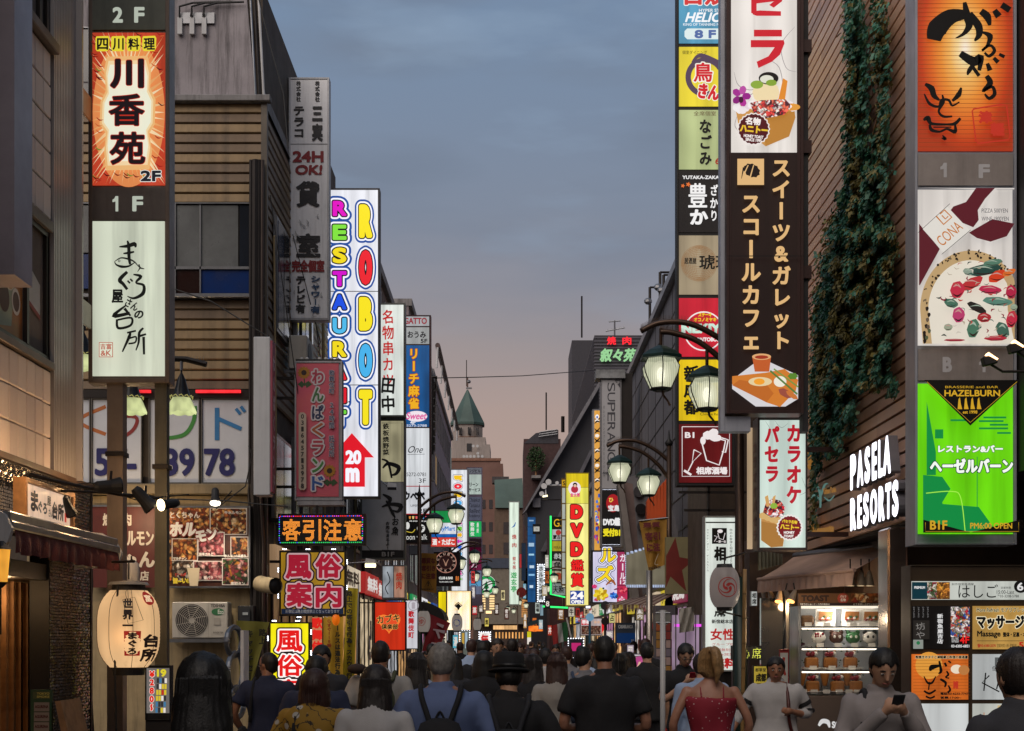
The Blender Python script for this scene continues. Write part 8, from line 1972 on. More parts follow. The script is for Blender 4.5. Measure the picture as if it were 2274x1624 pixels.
# stands and boards in front, right of the middle
Y=20
T,C=sign('picture_board','lit board with pink painted hair and big eyes above the red women free board',1397,1452,1438,1502,Y,.15,steel,[(1399,1454,1436,1500,lit('e8dce4',.7,.1))],rim=1)
C.rect(1401,1457,1434,1463,ink('202028',.5));C.text('受付は2Fになります',1404,1458,1431,1462,ink('f0f0f0',.9),.03)
C.poly([(1399,1466),(1436,1464),(1436,1500),(1399,1500)],ink('e8b8a0',.8))
for pts,w_ in ((((1400,1484),(1408,1468),(1424,1464),(1436,1474)),[9,12,12,8]),(((1404,1478),(1402,1490),(1400,1500)),[7,6,3]),(((1416,1466),(1412,1478),(1406,1486)),[7,6,2]),(((1426,1466),(1424,1476),(1418,1482)),[6,5,2]),(((1432,1468),(1435,1484),(1433,1498)),[7,6,3])):C.stroke(pts,w_,ink(rc(['c85898','d470a8','b84888']),.8),let=False)
for(x,y)in ((1411,1492),(1425,1490)):C.ell(x,y,4.5,4.5,ink('f0f0f4',.9));C.ell(x,y,2.6,3.6,ink('3858a0',.7));C.ell(x,y-1,1.2,1.6,ink('101018',.3));C.stroke([(x-5,y-3),(x,y-5.5),(x+5,y-3)],[.6,1.6,.6],ink('301828',.5))
C.done(T);m=MB();m.box(PX(1410,Y),PX(1426,Y),Y+.03,Y+.1,.12,PZ(1502,Y),black);T.part('leg',m)
Y=19.0
T,C=sign('red_headed_board','standing board with a red head reading women free above a pale green sheet',1398,1498,1451,1655,Y,.12,dkm,[(1400,1500,1449,1518,mat('board_red','8c2420',.5)),(1400,1518.5,1449,1524,mat('panel_black',(.01,.01,.012))),(1400,1525,1449,1652,lit('a8b8a8',.5,.15))],rim=1)
C.text('期間限定飲み放題',1408,1501,1441,1505,paint('e0d8d0'),0);C.text('女性グループ様',1402,1507,1428,1516,paint('e0d8d0'),.03);C.text('無料!',1430,1506,1447,1517,paint('e0d8d0'),.04);C.text('男性グループ様 1,500円',1404,1519,1446,1523.5,paint('d8d8d8'),.02)
C.vtext('相席酒場',1425,1528,1600,17,ink('101410',.3),.05);C.vtext('他のお客様と',1409,1530,1575,4.5,ink('101410',.3),0);C.vtext('カラオケ・ダーツ',1442,1535,1590,4.5,ink('101410',.3),0);C.done(T)
m=MB();m.box(PX(1400,Y),PX(1449,Y),Y+.02,Y+.1,.12,PZ(1655,Y),black);T.part('leg',m)
T,C=sign('discount_board','narrow dark board of small stickers right of the red headed board',1452,1518,1469,1640,19.2,.1,dkm,[(1453,1520,1468,1636,mat('sticker_ground','5a5a58',.5,var=.3))],rim=.8)
C.rect(1454,1540,1467,1546,paint('a83028'));C.text('TAKE FREE',1454.5,1541.5,1466.5,1545,paint('e0d8d0'),.03);C.text('GROUP',1454.5,1559,1466.5,1566,paint('d8d0c8'),.05);C.text('DISCOUNT',1454.5,1568,1466.5,1572,paint('a83028'),.03);C.ell(1461,1583,6,6,paint('a83028'));C.done(T);m=MB();m.box(PX(1454,19.2),PX(1467,19.2),19.23,19.28,.12,PZ(1640,19.2),black);T.part('leg',m)
# traffic cones
def cone(px,top,Y,label):
 x,z=PX(px,Y),PZ(top,Y);T=Thing('traffic_cone',label,'traffic cone',(x,Y,0),'red traffic cones');o_m=mat('cone_red','c8301c',.45,var=.15)
 m=MB();m.lathe((x,Y,0),[(.15,.04),(.03,z-.0)],o_m,20,True);T.part('body',m,smooth=True);m=MB();m.box(x-.2,x+.2,Y-.2,Y+.2,0,.04,o_m);T.part('base',m,bevel=.01);m=MB();m.lathe((x,Y,0),[(.11,z*.38),(.078,z*.6)],black,20);T.part('band',m)
cone(1441,1525,17,'red traffic cone at the foot of the red headed board');cone(1467,1542,18,'second traffic cone leaning near the young man with the red phone')
# round white mirror-like road sign seen from behind
Y=14.0;T=Thing('road_sign','round road sign seen from the back on a white pole before the green post','road sign',(PX(1470,Y),Y,0));m=MB();x,y,z=P(1472,1372,Y);rr_=18/F*Y
m.tube([(x,y,z),(x,y+.004,z)],[rr_,rr_],mat('sign_back','8c8c84',.35,.3,var=.2),32);T.part('disc',m);m=MB();m.tube([(x,y+.02,z),(x+rr_,y+.02,z)],.001,steel,4);q=MB();q.tube([(x-rr_*.9,y-.006,z+rr_*.6),(x+rr_*.9,y-.006,z+rr_*.6)],.006,steel,5);q.tube([(x-rr_*.9,y-.006,z-rr_*.6),(x+rr_*.9,y-.006,z-rr_*.6)],.006,steel,5);T.part('brace',q)
m=MB();m.tube([(x-.005,y-.03,.0),(x-.005,y-.03,z+rr_*.9)],.026,mat('pole_white','b8b8b8',.4,var=.1),12);T.part('pole',m,smooth=True)
for k,(px,py,r_,col,lb)in enumerate(((1344,1345,10,'3c3c40','upper dark round sign disc right of the early bird board'),(1344,1380,9,'241c1c','lower dark round sign disc right of the early bird board'),(1310,1371,9,'78a8c8','small pale blue round sign above the early bird board'))):
 Yk=30;T=Thing('round_sign',lb,'road sign',P(px,py,Yk));x,y,z=P(px,py,Yk);m=MB();m.tube([(x,y,z),(x,y+.02,z)],[r_/F*Yk]*2,mat('disc_'+col,col,.4)if k<2 else lit(col,.7),26);T.part('disc',m);m=MB();m.tube([(x,y+.05,0),(x,y+.05,z)],.025,steel if k<2 else paint('2c6c8c'),8);T.part('pole',m)
# poster wall
Y=24
T=Thing('poster_pillar','pillar covered in orange and red posters behind the green post','pillar',P(1478,1500,Y));m=MB();m.box(PX(1456,Y),PX(1500,Y),Y,Y+.5,.12,PZ(1345,Y),mat('pillar_grey','5c5860',.5,var=.3));T.part('wall',m)
for i in range(4):
 for j in range(7):
  m=MB();a=1457+i*11;b=1384+j*19;m.box(PX(a,Y),PX(a+9.5,Y),Y-.02,Y-.003,PZ(b+17,Y),PZ(b,Y),paint(rc(['a85a2c','8c3028','a87c38','7c7480','b09890','a04428','6c2440'])));T.part('poster',m)
T=Thing('chrome_column','shiny chrome column reflecting coloured light left of the poster pillar','column',P(1440,1500,23));m=MB();x=PX(1442,23);m.tube([(x,23,.12),(x,23,2.9)],.05,mat('chrome','a8a098',.35,.9,var=.2,scale=1),20);T.part('shaft',m,smooth=True)
T=Thing('violet_shop_window','shop window glowing violet between the green post and the bar sign','shop window',P(1535,1500,22));Y=22
m=MB();m.box(PX(1500,Y),PX(1560,Y),Y+.4,Y+.5,.12,PZ(1365,Y),lit('a890a8',.5,.5,scale=3));T.part('back_panel',m);m=MB();m.box(PX(1500,Y),PX(1560,Y),Y+.1,Y+.13,PZ(1392,Y),PZ(1386,Y),lit('e050e0',1.2,0));T.part('neon_strip',m)
m=MB()
for a in (1500,1522,1544,1558):m.box(PX(a,Y),PX(a+2,Y),Y,Y+.05,.12,PZ(1365,Y),steel)
T.part('window_frame',m)
# papers pinned: crumpled net sheet
m=MB();vs=[];fs=[]
for i in range(9):
 for j in range(7):x,y,z=P(1508+i*4.2,1352+j*9-i*.6,20.6);vs.append((x,y+.05*sin(i*1.7+j),z))
for i in range(8):
 for j in range(6):a=i*7+j;fs.append((a,a+1,a+8,a+7))
m.add(vs,fs,mat('sheet_white','a8a49c',.7,var=.15));solo('plastic_sheet',m,'crumpled pale sheet hanging by the meter box on the green post','sheet',smooth=True)
# flag green white red
T=Thing('tricolour_flag','green white and red flag on a tilted pole in the middle distance','flag',P(1262,1430,42));Y=42
for k,(a,b,c_)in enumerate(((1225,1237,'a02828'),(1237,1248,'b8b8b8'),(1248,1259,'1c5c34'))):
 m=MB();vs=[];fs=[]
 for i in range(5):
  for j in range(7):u=a+(b-a)*i/4;v=1380+(1259-u)*.3*0+j*7+10*(1259-u)/34;x,y,z=P(u+j*.6,v,Y);vs.append((x,y+.08*sin(i*.8+k*3+j*.6),z))
 for i in range(4):
  for j in range(6):q_=i*7+j;fs.append((q_,q_+1,q_+8,q_+7))
 m.add(vs,fs,mat('flag_'+c_,c_,.8));T.part('stripe',m,smooth=True)
m=MB();m.tube([P(1258,1372,Y),P(1270,1425,Y),P(1272,1470,Y)],.025,whm,6);T.part('pole',m)
# ochre banner on the second lamp post, twisted
def t6(C):
 r_=paint('6a1c24');C.text('悪質',1428,1160,1466,1172,r_,.05,rot=-.05);C.text('客引',1432,1182,1466,1200,r_,.05,rot=-.06);C.text('に注',1436,1206,1466,1225,r_,.05,rot=-.06);C.stroke([(1462,1230),(1454,1252),(1462,1254)],1.4,paint('c8b898'));C.text('新宿区歌舞伎町',1440,1258,1468,1264,paint('3a2810'),.02,rot=-.1)
banner('twisted ochre warning banner on the second right lamp post',[(1419,1158),(1481,1149),(1478,1254),(1441,1270)],26.7,ban3,t6,lift=.05)
m=MB();Y=26.7;m.tube([P(1418,1157,Y),P(1484,1150,Y)],.015,steel);solo('banner_rod',m,'steel rod holding the twisted ochre warning banner','rod')
# many more little signs further down both sides
more=[(1158,1206,1168,1290,105,'243850',.4,None,'narrow blue grey column left of the white slot'),(1203,1300,1216,1324,80,'c8b890',.6,'酒','cream sign left of the green neon column'),(1210,1330,1222,1352,70,'181c24',.4,'8','dark sign with a pale ring below the green tube'),(1262,1348,1276,1370,52,'d0c8b8',.7,'牛','cream beef sign under the DVD column'),(1238,1352,1253,1378,50,'9c6424',.4,'悪客に','ochre warning board left of the cream beef sign'),(1278,1350,1288,1372,50,'c03028',.6,'酒','little red sign right of the cream beef sign'),(1296,1350,1308,1368,46,'e8c8a0',.6,'茶','little peach sign left of the flower panel foot'),(1048,1345,1060,1366,60,'c82830',.7,'薬','little red medicine sign in the left row'),(1062,1338,1074,1362,72,'604838',.5,'注意','dim brown warning board in the left row'),(1030,1352,1046,1372,55,'e8e0d0',.8,'一番','cream sign left of the little red medicine sign'),(1098,1340,1108,1366,96,'5c3c2c',.5,'注意','brown warning board in front of the lit slats'),(1120,1350,1130,1376,96,'6c3c2c',.5,'客引','rust warning board under the white column'),(1076,1372,1086,1392,80,'f0d868',.8,'無','small yellow sign under the brown warning board'),(1162,1360,1170,1396,84,'d8a868',.7,'焼鳥','amber grill sign left of the yellow price stand'),(1182,1372,1192,1404,76,'e07830',.8,'酒','orange glowing sign right of the yellow price stand'),(1196,1376,1206,1398,66,'b8d0d8',.7,'水','pale blue sign over the orange awning'),(1216,1388,1226,1412,60,'c84028',.6,'丼','red bowl sign left of the flag'),(1345,1400,1362,1418,34,'c8b8c0',.6,'歌','pale pink sign below the dark round discs'),(1392,1432,1408,1450,26,'b8a8b8',.6,'無料','pale lilac sign below the pub board'),(1352,1362,1366,1384,33,'e0d890',.7,'占','pale yellow sign left of the pub board'),(1412,1350,1430,1378,29,'a89470',.5,'案内','tan sign under the fringe'),(908,1212,930,1232,40,'38383c',.4,None,'dark lamp box under the floor directory sign'),(1046,1300,1056,1330,64,'9c94a8',.5,'湯','pale violet sign at the foot of the clinic column'),(905,1450,925,1475,34,'a88868',.4,None,'tan board low behind the dark haired woman'),(1153,1230,1160,1262,110,'c03838',.7,None,'tiny red sign just right of the white column'),(1161,1296,1169,1330,100,'88c0d8',.7,'水','small sky blue sign below the blue grey column'),(1210,1232,1219,1262,84,'d8d8c8',.6,'店','small ivory sign left of the green neon tube top'),(1210,1268,1220,1296,82,'c06830',.7,'丸','small orange sign left of the green neon tube middle'),(1300,1345,1312,1352,44,'f0f0ff',1.2,None,'flat white lamp box under the flower panel'),(1046,1268,1055,1296,62,'e84848',.8,'寿司','small scarlet sign beside the sideways letters'),(1112,1310,1122,1334,99,'e8d8a0',.8,'館','small cream sign over the lit slats'),(976,1405,992,1440,42,'f0e4d0',.8,'飯','cream lit sign behind the grey haired man'),(1005,1410,1018,1440,44,'58b8d0',.8,'湯','turquoise lit sign behind the black hat'),]
for i,(a,b,c_,d_,Yk,col,k_,tx,lb)in enumerate(more):
 small('shop_sign',lb,a,b,c_,d_,Yk,col,k_,tx,'181414' if col[0]in 'bcdef' and col[1]!='8' or col[0]=='e' else 'e8e0d8',True)
# orange glow awning
T=Thing('orange_awning','dark blue awning glowing orange underneath in the middle distance','awning',P(1190,1400,70));Y=70
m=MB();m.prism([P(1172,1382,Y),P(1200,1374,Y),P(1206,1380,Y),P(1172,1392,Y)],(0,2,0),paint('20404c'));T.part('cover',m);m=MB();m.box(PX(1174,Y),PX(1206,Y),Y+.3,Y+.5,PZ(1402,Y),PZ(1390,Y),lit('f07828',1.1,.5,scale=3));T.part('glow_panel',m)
# exterior units, conduits and cable bundles that crowd the left facade
for i,(y,z)in enumerate(((23.2,6.2),(25.0,5.6),(27.4,3.5),(31.8,7.0),(34.5,9.6),(36.0,4.6),(40,8.2),(45,6.0),(53,9.0),(58,6.5))):
 x=(XF if y<30.5 else XLF);T=Thing('wall_unit','%s grey outdoor unit bolted to the left facades'%['first','second','third','fourth','fifth','sixth','seventh','eighth','ninth','tenth'][i],'air conditioner',(x+.2,y,z),'outdoor units on the left facades')
 m=MB();m.box(x+.08,x+.38,y,y+.75,z,z+.55,acm);T.part('body',m,bevel=.015);m=MB();m.box(x+.0,x+.4,y+.05,y+.1,z-.05,z,steel);m.box(x+.0,x+.4,y+.65,y+.7,z-.05,z,steel);T.part('bracket',m);m=MB();m.tube([(x+.38,y+.3,z+.27),(x+.39,y+.3,z+.27)],[.2,.2],dk,20);T.part('fan_opening',m)
for i in range(9):
 y=22+i*1.9+.7*(i==1);x=(XF if y<30.5 else XLF)+.05;q=MB();z=11-rnd.random()*3
 q.tube([(x,y,2.8),(x+.02,y+.02,5),(x,y-.04,8),(x,y,z)],rc((.015,.03,.045)),rc((cbm,steel,cream,dkm)),7);solo('wall_conduit',q,'%s conduit from the corner, climbing the left facade'%['first','second','third','fourth','fifth','sixth','seventh','eighth','ninth'][i],'conduit',group='conduits climbing the left facades')
for i in range(7):
 y0_=21.3+i*2.2;x0_=XF+.1;q=MB();pts=[(x0_,y0_,6.5+ru(-2.6,2.2)),(x0_+.35,y0_+.8,5.6+ru(-1.8,1.5)),(x0_+.15,y0_+1.9,6.0+ru(-2,1.5))]
 q.tube(bez_ if False else pts,.008,cbm,5);solo('hanging_cable',q,'loose cable %s along the signs of the boarded building'%['nearest the corner','just past the corner','behind the rental room sign','by the sunflower sign','above the LED board','before the robot sign','at the robot sign bracket'][i],'cable',group='loose cables along the left signs')
# manhole covers on the road
for(x,y)in ((-.6,31),(.9,38),(.2,50)):
 m=MB();m.tube([(x,y,.0),(x,y,.004)],[.32,.32],mat('iron_cover','3a3a3a',.4,.6),28);solo('manhole_cover',m,'round iron manhole cover in the road, %s'%{31:'nearest the crowd',38:'the middle one',50:'farthest away'}[y],'manhole cover')
# people
tmp_sc=bpy.data.scenes.new('build_tmp')
def solid(mb,voxel,mats,name,sm=2,disp=0.0,dfreq=9.0,groove=None,seed=0,clip=None):
 """grow one continuous skin over the given forms and smooth it"""
 me=mb.mesh('raw');b=bmesh.new();b.from_mesh(me);bmesh.ops.recalc_face_normals(b,faces=b.faces);b.to_mesh(me);b.free()
 o=bpy.data.objects.new('raw',me);tmp_sc.collection.objects.link(o)
 r=o.modifiers.new('r','REMESH');r.mode='VOXEL';r.voxel_size=voxel
 s=o.modifiers.new('s','SMOOTH');s.iterations=sm;s.factor=.5
 with bpy.context.temp_override(scene=tmp_sc,view_layer=tmp_sc.view_layers[0]):
  dg=bpy.context.evaluated_depsgraph_get();m2=bpy.data.meshes.new_from_object(o.evaluated_get(dg));m2 .name=name
 bpy.data.objects.remove(o);bpy.data.meshes.remove(me)
 if disp or groove:
  nr=[v.normal.copy()for v in m2 .vertices]
  for v,n_ in zip(m2 .vertices,nr):
   c=v.co
   d=disp*noise.noise(Vector((c.x*dfreq,c.y*dfreq,c.z*dfreq*.55+seed)))if disp else 0
   if groove:a=math.atan2(c.x,c.y-groove[0]);d+=groove[1]*(sin(a*34+3*noise.noise(c*6))*.6+noise.noise(Vector((a*9,c.z*1.5,seed))))
   v.co=c+n_*d
 if clip:
  IM,zc=clip[0].inverted(),clip[1]
  for v in m2 .vertices:
   q=IM@v.co;lim=zc+.010*sin(q.x*90)-.55*max(0,abs(q.x)-.045)
   if q.y>.018 and q.z<lim:k=.80 if q.z>lim-.012 else.45;v.co=clip[0]@Vector((q.x*(.92 if k>.5 else.8),q.y*k,q.z))
 m2 .materials.clear();m2 .materials.append(mats)
 m2 .polygons.foreach_set('use_smooth',[True]*len(m2 .polygons));m2 .update()
 return m2
skin_l=mat('skin_light','b88e74',.55,var=.1,scale=12);skin_t=mat('skin_tan','98694f',.5,var=.12,scale=12);skin_r=mat('skin_ruddy','a0725c',.5,var=.15,scale=12)
def hairm(nm,c,r_=.55):return mat('hair_'+nm,c,r_,var=.45,scale=40,bump=.15,bscale=140)
h_black=hairm('black','0e0b0a');h_brown=hairm('brown','3a2018');h_grey=hairm('grey','8a8682',.6);h_blonde=hairm('blonde','9c7a50',.5);h_dark=hairm('dark','1f1613')
def cloth(nm,c,**kw):return mat('cloth_'+nm,c,.85,var=.12,scale=6,bump=.25,bscale=220,**kw)
c_navy=cloth('navy','232a44');c_black=cloth('black','17171b');c_white=cloth('white','b0aeae');c_grey=cloth('grey','77777c');c_blue=cloth('blue_shirt','5c6c94');c_lblue=cloth('light_blue','93a6c4');c_beige=cloth('beige','80745e');c_denim=cloth('denim','2c3a5c');c_charc=cloth('charcoal','2f3036');c_offw=cloth('off_white','a29e99')
c_olive=cloth('olive','4c5038');c_pink=cloth('dusty_pink','9c6c70');c_dress=cloth('pale_dress','98948e');c_red=cloth('red_plain','8c2c2c')
def pattern(nm,base,spots,scale,thr=.35,lines=None):
 m=bpy.data.materials.new(nm);m.use_nodes=True;t=m.node_tree;b=t.nodes['Principled BSDF'];b.inputs['Roughness'].default_value=.8
 tx=t.nodes.new('ShaderNodeTexCoord');v=t.nodes.new('ShaderNodeTexVoronoi');v.inputs['Scale'].default_value=scale
 t.links.new(tx.outputs['Object'],v.inputs['Vector'])
 mr=t.nodes.new('ShaderNodeMapRange');mr.inputs[1].default_value=thr;mr.inputs[2].default_value=thr-.05;t.links.new(v.outputs['Distance'],mr.inputs[0])
 sel=t.nodes.new('ShaderNodeMath');sel.operation='GREATER_THAN';sel.inputs[1].default_value=.62;sp=t.nodes.new('ShaderNodeSeparateColor');t.links.new(v.outputs['Color'],sp.inputs[0]);t.links.new(sp.outputs[0],sel.inputs[0])
 mu=t.nodes.new('ShaderNodeMath');mu.operation='MULTIPLY';t.links.new(mr.outputs[0],mu.inputs[0]);t.links.new(sel.outputs[0],mu.inputs[1])
 mx=t.nodes.new('ShaderNodeMix');mx.data_type='RGBA';mx.inputs[6].default_value=(*hexc(base),1);mx.inputs[7].default_value=(*hexc(spots),1);t.links.new(mu.outputs[0],mx.inputs[0]);out=mx.outputs[2]
 if lines:
  n=t.nodes.new('ShaderNodeTexNoise');n.inputs['Scale'].default_value=scale*.7;n.inputs['Detail'].default_value=3;t.links.new(tx.outputs['Object'],n.inputs['Vector'])
  a=t.nodes.new('ShaderNodeMath');a.operation='SUBTRACT';a.inputs[1].default_value=.5;t.links.new(n.outputs['Fac'],a.inputs[0]);ab=t.nodes.new('ShaderNodeMath');ab.operation='ABSOLUTE';t.links.new(a.outputs[0],ab.inputs[0])
  l=t.nodes.new('ShaderNodeMapRange');l.inputs[1].default_value=.022;l.inputs[2].default_value=.010;t.links.new(ab.outputs[0],l.inputs[0])
  m3=t.nodes.new('ShaderNodeMix');m3 .data_type='RGBA';t.links.new(l.outputs[0],m3 .inputs[0]);t.links.new(out,m3 .inputs[6]);m3 .inputs[7].default_value=(*hexc(lines),1);out=m3 .outputs[2]
 t.links.new(out,b.inputs['Base Color']);return m
c_floral=pattern('mustard_floral','8c6a1c','a8a49c',13,.34,'241c14');c_reddress=pattern('red_floral','84182c','b8989c',42,.26);c_stripe=mat('stripe_tee','b0b0b0',.8)
ARMS={'down':lambda s,h,w:[(s*w,0,.80*h),(s*(w+.055),-.02,.635*h),(s*(w+.05),.05,.49*h)],'wide':lambda s,h,w:[(s*w,0,.80*h),(s*(w+.11),-.03,.65*h),(s*(w+.04),.12,.53*h)],'bent':lambda s,h,w:[(s*w,0,.80*h),(s*(w+.08),-.03,.64*h),(s*(w-.07),.20,.63*h)],'phone':lambda s,h,w:[(s*w,0,.80*h),(s*(w+.07),.07,.655*h),(s*.055,.26,.765*h)],'phone_low':lambda s,h,w:[(s*w,0,.80*h),(s*(w+.08),.08,.65*h),(s*.06,.27,.775*h)],'strap':lambda s,h,w:[(s*w,0,.80*h),(s*(w+.11),-.02,.655*h),(s*(w-.06),.19,.67*h)],'out':lambda s,h,w:[(s*w,0,.80*h),(s*(w+.13),.0,.66*h),(s*(w+.22),.06,.54*h)],}
def bez(pts,n=6):
 pts=[Vector(p)for p in pts];q=[]
 for i in range(len(pts)-1):
  p0,p1,p2,p3=[pts[max(0,min(len(pts)-1,i+k))]for k in (-1,0,1,2)]
  for j in range(n):t=j/n;q.append(.5*((2*p1)+(p2-p0)*t+(2*p0-5*p1+4*p2-p3)*t*t+(3*p1-p0-3*p2+p3)*t**3))
 q.append(pts[-1]);return q
def lerp_list(vals,n,m_):
 r=[]
 for i in range(n):
  f=i/(n-1)*(len(vals)-1);j=min(int(f),len(vals)-2);r.append(vals[j]+(vals[j+1]-vals[j])*(f-j))
 return r
TORSO=[(.455,.10,.085),(.485,.160,.112),(.52,.172,.125),(.575,.150,.108),(.62,.140,.100),(.68,.155,.108),(.74,.178,.118),(.775,.188,.112),(.80,.185,.098),(.818,.150,.084),(.838,.098,.072),(.856,.062,.060)]
def torso_rings(h,w,inf=0.0,z0=0,z1=2,g=1.0,fem=False,lean=0.0):
 k=w/.19;r=[]
 for zf,rx,ry in TORSO:
  if z0<=zf<=z1:
   if fem:rx=rx*(1.04 if zf<.56 else.90 if zf<.68 else.95)
   r.append(((0,lean*(zf-.45),zf*h),rx*k*g+inf,ry*g+inf,.88))
 return r
def hand(mb,W,E,s,curl=.5,m=None,fac=1.0,inward=None):
 """palm, four unequal bent fingers and a thumb leaving the side of the palm"""
 d=(Vector(W)-Vector(E)).normalized();side=Vector((0,1,0))if abs(d.z)>.7 else Vector((0,0,1))
 nrm=(inward or Vector((-s,0,0)));side=d.cross(nrm).normalized()*(1 if True else -1);nrm=side.cross(d).normalized()
 if side.y<0 and abs(d.z)>.7:side=-side
 p0=Vector(W);k=fac
 mb.tube([p0-d*.02,p0+d*.02*k,p0+d*.055*k,p0+d*.09*k],[.024*k,.030*k,.036*k,.030*k],m,10)
 for i,ln in enumerate((.068,.078,.072,.056)):
  o=side*(.027-i*.018)*k;a=p0+d*.08*k+o;L1=ln*k
  b=a+(d*cos(curl*.5)+nrm*sin(curl*.5))*L1*.45;c=b+(d*cos(curl*1.4)+nrm*sin(curl*1.4))*L1*.32;e=c+(d*cos(curl*2.2)+nrm*sin(curl*2.2))*L1*.25
  mb.tube([a-d*.03*k,a,b,c,e],[.0095*k,.0095*k,.009*k,.0082*k,.007*k],m,6)
 a=p0+d*.03*k+side*.026*k;b=a+(side*.7+d*.7+nrm*.35).normalized()*.034*k;c=b+(d*.9+nrm*.5+side*.1).normalized()*.03*k
 mb.tube([a-side*.012,a,b,c],[.013*k,.012*k,.0105*k,.0085*k],m,6)
def head_m(h,c,tilt,turn):
 return Matrix.Translation(c)@Matrix.Rotation(turn,4,'Z')@Matrix.Rotation(-tilt,4,'X')
def person(label,px,top,Y,face=0,sex='m',hair='short',hcol=None,skin=None,top_c=None,bottom=None,sleeve='short',arms=('down','down'),tilt=.08,turn=0.0,voxel=.014,w=None,g=1.0,stride=.12,name='person',hfac=1.0,neck_open=False,extra=None,group=None,hsize=1.0,thin=None):
 """face 0: walking away from us, face pi: coming towards us"""
 hcol=hcol or h_black;skin=skin or skin_l;top_c=top_c or c_black;bottom=bottom or c_charc
 x=PX(px,Y);z0=.12 if (x>3.2 or x<-2.5)else 0.0
 ztop=PZ(top,Y)-z0;h=ztop/(1.0 if hair!='hat' else 1.015);w=w or (.195 if sex=='m' else.168)
 T=Thing(name,label,'person',(x,Y,z0),group,rz=face,local=True)
 fem=sex=='f'
 b=MB();b.loft(torso_rings(h,w,-.006,g=g,fem=fem),skin,20)
 hz=h-.118*hsize;hc=Vector((0,.035+.02*tilt*4,hz));HM=head_m(h,hc,tilt,turn)
 b.tube([(0,-.01,.80*h),(0,.0,.845*h),(0,.018,hz-.05)],[.075,.056*(1 if not fem else.88),.054*(1 if not fem else.86)],skin,14)
 hm=MB();s_=hsize
 hm.sphere((0,0,.012),.076*s_,.094*s_,.106*s_,skin,18,12)
 hm.loft([((0,.012,-.118*s_),.022,.026),((0,.018,-.108*s_),.040,.044),((0,.012,-.075*s_),.058,.068),((0,.005,-.03*s_),.070,.082),((0,0,.02),.074,.09)],skin,16)
 hm.loft([((0,.100*s_,-.045*s_),.015,.014),((0,.098*s_,-.030*s_),.012,.014),((0,.088*s_,.012),.007,.009)],skin,8)
 for s in (-1,1):hm.sphere((s*.078*s_,-.008,-.01),.010,.020,.030,skin,8,6)
 hm.xform(HM);b.add(hm.v,hm.f,skin)
 ap=[]
 for s,a in ((-1,arms[0]),(1,arms[1])):
  S,E,Wr=[Vector(p)for p in ARMS[a](s,h,w*.96)];ap.append((s,S,E,Wr,a))
  pts=bez([S,E,Wr],6);n=len(pts);kk=.86 if fem else 1.0
  b.tube(pts,lerp_list([.052*kk,.047*kk,.041*kk,.040*kk,.034*kk,.025*kk],n,0),skin,10);b.sphere(S+Vector((0,0,-.005)),.055*kk,.054*kk,.056*kk,skin,10,6)
  inw=Vector((-s,0,0))if a in ('down','wide','out')else Vector((-s*.5,-.7,.2)).normalized()
  hand(b,Wr,E,s,.5 if a in ('down','wide','out')else 1.0,skin,.9 if fem else 1.0,inw)
 for s in (-1,1):
  st=stride*s;pts=bez([(s*.088,0,.49*h),(s*.095,.02+st*.6,.27*h),(s*.095,-.0+st,.05*h)],5);n=len(pts)
  b.tube(pts,lerp_list([.085,.075,.055,.052,.036],n,0),skin,12);fx=s*.1;b.loft([((fx,st+.05,.012),.045,.12),((fx,st+.05,.03),.046,.125),((fx,st+.02,.065),.035,.07),((fx,st,.09),.03,.035)],skin,12)
 T.part('body',solid(b,voxel*.8,skin,'body',2))
 q=MB();q.loft(torso_rings(h,w,.010,0,.60,g,fem),bottom,20)
 for s in (-1,1):
  st=stride*s;pts=bez([(s*.088,0,.50*h),(s*.095,.02+st*.6,.27*h),(s*.095,st,.055*h)],5);q.tube(pts,lerp_list([.1,.088,.072,.066,.060],len(pts),0),bottom,12)
 T.part('trousers',solid(q,voxel*1.4,bottom,'trousers',2,.008,8,seed=px))
 q=MB()
 for s in (-1,1):st=stride*s;fx=s*.1;q.loft([((fx,st+.05,.0),.05,.13),((fx,st+.05,.035),.051,.135),((fx,st+.02,.075),.042,.08),((fx,st,.1),.04,.045)],c_black,12)
 T.part('shoes',q,smooth=True)
 if top_c is not None and sleeve is not None:
  q=MB();inf=.022 if thin is None else thin
  lo=.50 if sleeve!='dress' else.30
  rg=torso_rings(h,w,inf,.50,.845,g,fem)
  if neck_open:rg=[r_ for r_ in rg if r_[0][2]<.79*h]
  bot=rg[0];rg=[((0,0,(.47 if sleeve!='dress' else.28)*h),bot[1]+(.01 if sleeve!='dress' else.07),bot[2]+(.015 if sleeve!='dress' else.07),.95)]+rg
  q.loft(rg,top_c,22)
  if not neck_open:
   q.tube([(0,-.010,.80*h),(0,-.004,.868*h)],[.105,.072],top_c,18)
   for s,S,E,Wr,a in ap:
    pts=bez([S,E,Wr],6);n=len(pts);e={'short':.36,'long':.97,'three':.72,'cap':.2,'dress':.36}[sleeve];k=max(2,int(n*e)+1);kk=.86 if fem else 1.0
    rr=lerp_list([.068*kk,.064*kk,.058*kk,.053*kk,.046*kk,.041*kk],n,0)
    if sleeve in ('short','cap','dress'):rr=[r_+.014*i/k for i,r_ in enumerate(rr)]
    q.tube(pts[:k],rr[:k],top_c,12);q.sphere(S+Vector((0,0,.0)),.066*kk,.062*kk,.064*kk,top_c,10,6)
  T.part('dress' if sleeve=='dress' or neck_open else 'shirt',solid(q,voxel*1.1,top_c,'shirt',3,.017,9,seed=px*1.7))
  if neck_open:
   for s in (-1,1):m=MB();m.tube(bez([(s*.085,-.10*g,.775*h),(s*.088,-.05,.825*h),(s*.085,.05,.825*h),(s*.075,.11,.78*h)],4),.006,top_c,6);T.part('shoulder_strap',m)
 hp=MB();sc=s_
